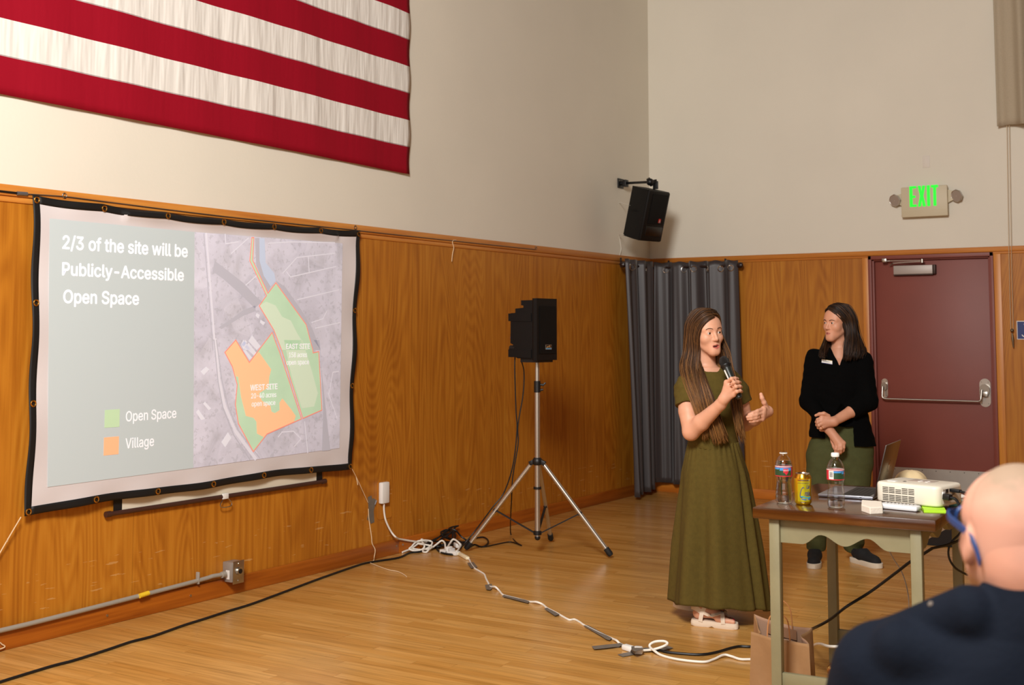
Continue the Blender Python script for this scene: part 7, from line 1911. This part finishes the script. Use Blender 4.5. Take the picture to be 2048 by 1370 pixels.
o_t = P[3]+u_t*(P[1]-P[0]).length*.16+v_t*(P[0]-P[3]).length*.38+n_*.0022
tag_.add([o_t+u_t*v.x+v_t*v.y for v in vs], fs, 2)
tag_.build('name_sticker', [M_white, M_blue, mat('pen_ink', (50, 44, 44), 0.6), mat('sticker_edge_gold', (206, 180, 120), 0.5)], W.root, local=True)
b = MB(); b.ball(hp(HF, -.079, -.006, -.040), .0035, 10); b.build('earring', M_steel, W.root, local=True)
b = MB(); ax = L(1641.5, 856.5, -.218)-L(1647, 853, -.212); u, v, d = ortho(ax); c = Vector(L(1643.2, 855.6, -.217)); b.tube([c+u*.0108*math.cos(a)+v*.0108*math.sin(a) for a in [2*PI*i/16 for i in range(16)]], .0018, 6, closed=True); b.build('ring', mat('gold', (220, 170, 80), 0.2, 1.0), W.root, local=True)
s0, s1 = W.world(L(1675.5, 898, -.190)), W.world(L(1674, 920, -.192)); W.stand()
setprops(MB().cyl(s0, s1, .0022, n=8).build('stirrer', mat('amber_stick', (170, 100, 24), 0.4)), 'thin brown stick in the lowered hand of the woman in black', 'stick')

# ================= the seated man in front
W = Person('person', 'seated man with cropped grey hair, blue glasses and navy jacket seen from behind', 2012, 2.16)
L = W.L
HF = head_frame(L(2033, 1077, 0.0), math.radians(180+23), math.radians(9), math.radians(0), 1.0)
S = Sdf(); X = head_sdf(S, HF, male=True, mouth=0.0)
z0h = float(L(2033, 1077, 0)[2])
nb = np.array([.04, -.035, z0h-.190])
S.add(rc(hp(HF, 0, -.030, -.050), nb, .062, .068), .02)
S.add(ell(hp(HF, 0, -.070, -.030), (.055, .05, .06)), .03)
S.add(loft([(0.47, .03, .0, .165, .12, 6), (0.62, .03, .0, .16, .115, 6), (0.80, .03, -.01, .185, .115, 6), (0.90, .03, -.015, .19, .09, 6), (0.96, .03, -.02, .10, .07, 6)]), .03)
shL, elL, wrL = np.array([-.195, -.03, z0h-.228]), np.array([-.30, .01, z0h-.49]), np.array([-.12, .22, .60])
shR, elR, wrR = np.array([.255, .015, z0h-.228]), np.array([.32, .07, z0h-.50]), np.array([.18, .26, .60])
for a_, e_, w_ in ((shL, elL, wrL), (shR, elR, wrR)):
    S.add(rc(a_, e_, .055, .045), .02).add(rc(e_, w_, .045, .030), .01)
    for i in range(4):
        k_ = w_+np.array([.024-.016*i, .085, -.005]); S.add(rc(w_, k_, .024, .0125), .01); finger(S, [k_, k_+[0, .038, -.010], k_+[0, .052, -.032], k_+[0, .048, -.05]], .0105, .0085, .004)
    s_ = 1 if w_[0] < 0.03 else -1
    finger(S, [w_+[.018*s_, .03, 0], w_+[.05*s_, .06, 0], w_+[.055*s_, .09, -.006]], .0130, .0095, .006)
hpL, hpR = np.array([-.06, .02, .52]), np.array([.12, .03, .52])
for h_, s_ in ((hpL, -1), (hpR, 1)):
    kn_ = h_+[s_*.05, .42, .0]; an_ = kn_+[0, .03, -.43]
    S.add(rc(h_, kn_, .085, .058), .02).add(rc(kn_, an_, .056, .038), .01).add(rc(an_, an_+[0, .13, -.05], .036, .028), .02)
V, F = S.mesh(0.0040)
body = np_mesh('body', V, F, M_skin3, W.root); lip_attr(body, HF, .0)
bvh = BVHTree.FromPolygons([tuple(v) for v in V], [tuple(f) for f in F])
eye_meshes(W.root, HF, (0, 0), (80, 110, 130)); brow_meshes(W.root, HF, bvh, (120, 104, 88), 1.0, 0)
# cropped hair: a thin shell over the crown and the back
M_crop = mat('cropped_grey_hair', (176, 152, 132), 0.75, bump=0.08, bscale=500)
_t = M_crop.node_tree; _b = _t.nodes['Principled BSDF']; _tc = _t.nodes.new('ShaderNodeTexCoord'); _sp = _t.nodes.new('ShaderNodeSeparateXYZ'); _t.links.new(_tc.outputs['Object'], _sp.inputs[0])
_n = _t.nodes.new('ShaderNodeTexNoise'); _n.inputs['Scale'].default_value = 16; _n.inputs['Detail'].default_value = 5; _t.links.new(_tc.outputs['Object'], _n.inputs['Vector'])
_m = _t.nodes.new('ShaderNodeMath'); _m.operation = 'MULTIPLY_ADD'; _m.inputs[1].default_value = 0.10; _t.links.new(_n.outputs['Fac'], _m.inputs[0]); _t.links.new(_sp.outputs['Z'], _m.inputs[2])
_mr = _t.nodes.new('ShaderNodeMapRange'); _mr.inputs[1].default_value = z0h+.105; _mr.inputs[2].default_value = z0h+.155; _t.links.new(_m.outputs[0], _mr.inputs[0])
_r = _t.nodes.new('ShaderNodeValToRGB'); _r.color_ramp.elements[0].color = (*lin((202, 150, 129)), 1); _r.color_ramp.elements[1].color = (*lin((150, 126, 104)), 1); _t.links.new(_mr.outputs[0], _r.inputs[0]); _t.links.new(_r.outputs[0], _b.inputs['Base Color'])
S = Sdf(); hc2 = lambda c, r, k=.01: S.add(ell(np.array(c), np.array(r), (HF[0], HF[1])), k)
hc2((0, -.016, .036), (.0796, .0945, .0872)); hc2((0, -.034, -.015), (.074, .077, .075), .02)
S.sub(ell(np.array((0, .075, .020)), np.array((.11, .085, .11)), (HF[0], HF[1])), .01)
for sx in (-1, 1): S.sub(ell(np.array((sx*.080, .0, -.020)), np.array((.03, .030, .050)), (HF[0], HF[1])), .01)
S.sub(ell(np.array((0, .03, -.16)), np.array((.12, .15, .085)), (HF[0], HF[1])), .01)
Vh, Fh = S.mesh(0.0035); np_mesh('hair', Vh, Fh, M_crop, W.root)
# glasses
M_gl = mat('blue_frame', (24, 62, 116), 0.35)
g = thing('glasses', None, None); g.parent = W.root
def G(x, y, z): return Vector(hp(HF, x, y, z))
for sx in (-1, 1):
    b = MB(); rim = [G(sx*(.034+.026*math.copysign(abs(math.cos(a))**.7, math.cos(a))), .108-.010*abs(.034+.026*math.cos(a))/.06, .002+.021*math.copysign(abs(math.sin(a))**.75, math.sin(a))) for a in [2*PI*i/28 for i in range(28)]]
    b.tube(rim, .0032, 8, closed=True); b.build('rim', M_gl, g, local=True)
    b = MB(); b.add([p for p in rim], [list(range(28))]); b.build('lens', M_pet, g, local=True)
    b = MB(); T = smooth_path([G(sx*.061, .098, .012), G(sx*.077, .090, .013), G(sx*.0835, .060, .013), G(sx*.0845, .010, .014), G(sx*.083, -.020, .010), G(sx*.081, -.040, -.004), G(sx*.079, -.052, -.022)], 4)
    n_ = len(T); vs = []
    for i, p in enumerate(T):
        w2 = .0055 if i > 3 else .007
        up = (G(0, 0, 1)-G(0, 0, 0)); sd = (G(1, 0, 0)-G(0, 0, 0))*sx
        vs += [p+up*w2-sd*.0018, p-up*w2-sd*.0018, p-up*w2+sd*.0018, p+up*w2+sd*.0018]
    fs = [[i*4+k, i*4+(k+1) % 4, (i+1)*4+(k+1) % 4, (i+1)*4+k] for i in range(n_-1) for k in range(4)]+[[0, 1, 2, 3], [4*n_-1, 4*n_-2, 4*n_-3, 4*n_-4]]
    b.add(vs, fs); tp_ = b.build('temple', M_gl, g, local=True); bv = tp_.modifiers.new('b', 'BEVEL'); bv.width = .0012; bv.segments = 2
b = MB(); b.tube(smooth_path([G(-.010, .106, .006), G(0, .110, .010), G(.010, .106, .006)], 4), .003, 8); b.build('bridge', M_gl, g, local=True)
# navy jacket with a loose back yoke
M_navy = mat('navy_jacket_cloth', (11, 18, 30), 0.85, spec=0.15, noise=0.12, nscale=8, bump=0.12, bscale=90)
S = Sdf()
zs = z0h
S.add(loft([(0.44, .03, .0, .205, .150, 6), (0.60, .03, -.005, .205, .150, 6), (zs-.34, .03, -.015, .228, .150, 6), (zs-.235, .03, -.02, .226, .135, 6), (zs-.175, .03, -.025, .195, .112, 6), (zs-.135, .034, -.030, .135, .094, 6), (zs-.090, .040, -.034, .104, .086, 6), (zs-.058, .044, -.036, .088, .078, 6), (zs-.048, .044, -.036, .074, .066, 6)]), .01)
for a_, e_, w_ in ((shL, elL, wrL), (shR, elR, wrR)):
    S.add(rc(a_, e_, .086, .070), .05).add(rc(e_, e_+(w_-e_)*.9, .066, .046), .02)
# yoke flap lying over the shoulders
S.add(rc([-.165, -.075, zs-.178], [.22, -.06, zs-.172], .050, .050), .012)
S.add(rc([-.17, -.03, zs-.165], [-.06, -.075, zs-.110], .036, .046), .012)
Vj, Fj = S.mesh(0.0045, lambda a, b_, c: 0.006*np.sin(c*46+a*22+b_*10)*np.clip((zs-.27-c)*6, 0, 1)+0.003*np.sin(a*30-c*38)+0*b_)
np_mesh('jacket', Vj, Fj, M_navy, W.root)
b = MB(); bj = BVHTree.FromPolygons([tuple(v) for v in Vj], [tuple(f) for f in Fj])
q = L(1861, 1208, -.25); o_ = W.o; dr = (Vector(q)-o_).normalized(); hit = bj.ray_cast(o_, dr)
if hit[0] is not None: b.lathe([(0.0, .0025), (.004, .002), (.005, .0)], hit[0], 14, 0, hit[1]); b.build('snap_button', mat('snap_grey', (120, 112, 104), 0.5, 0.5), W.root, local=True)
M_jean = mat('dark_trousers', (30, 32, 38), 0.9)
S = Sdf(); S.add(ell((.03, .0, .52), (.20, .17, .11)), .02)
for h_, s_ in ((hpL, -1), (hpR, 1)):
    kn_ = h_+[s_*.05, .42, .0]; an_ = kn_+[0, .03, -.40]; S.add(rc(h_, kn_, .100, .074), .03).add(cone(kn_+[0, 0, .03], an_, .072, .060), .02)
Vt, Ft = S.mesh(0.006); np_mesh('trousers', Vt, Ft, M_jean, W.root)
for h_, s_ in ((hpL, -1), (hpR, 1)):
    S = Sdf(); an_ = h_+[s_*.05, .45, -.46]; S.add(rc(an_+[0, -.03, -.012], an_+[0, .17, -.022], .042, .034), .02); S.sub(boxp([an_[0], an_[1], -.1], [.3, .5, .102]), .002)
    V_, F_ = S.mesh(0.005); np_mesh('shoe', V_, F_, M_black, W.root)
# the folding chair he sits on
ch = thing('folding_chair', 'folding chair under the seated man in the navy jacket', 'chair', W.root.location, W.root.rotation_euler.z)
M_ch = mat('chair_metal', (120, 116, 108), 0.45, 0.7)
b = MB(); b.box((.03, .06, .392), (.46, .40, .022), 0, .010); b.build('seat', M_ch, ch, local=True)
b = MB(); b.box((.03, -.215, .70), (.47, .018, .16), 0, .008); b.build('backrest', M_ch, ch, local=True)
for sx in (-.215, .275):
    MB().tube([(sx, .28, .012), (sx, .0, .40), (sx, -.20, .64), (sx, -.215, .80)], .012, 10).build('leg', M_ch, ch, local=True)
    MB().tube([(sx+(.018 if sx < 0 else -.018), -.24, .012), (sx+(.018 if sx < 0 else -.018), .18, .375)], .012, 10).build('leg', M_ch, ch, local=True)
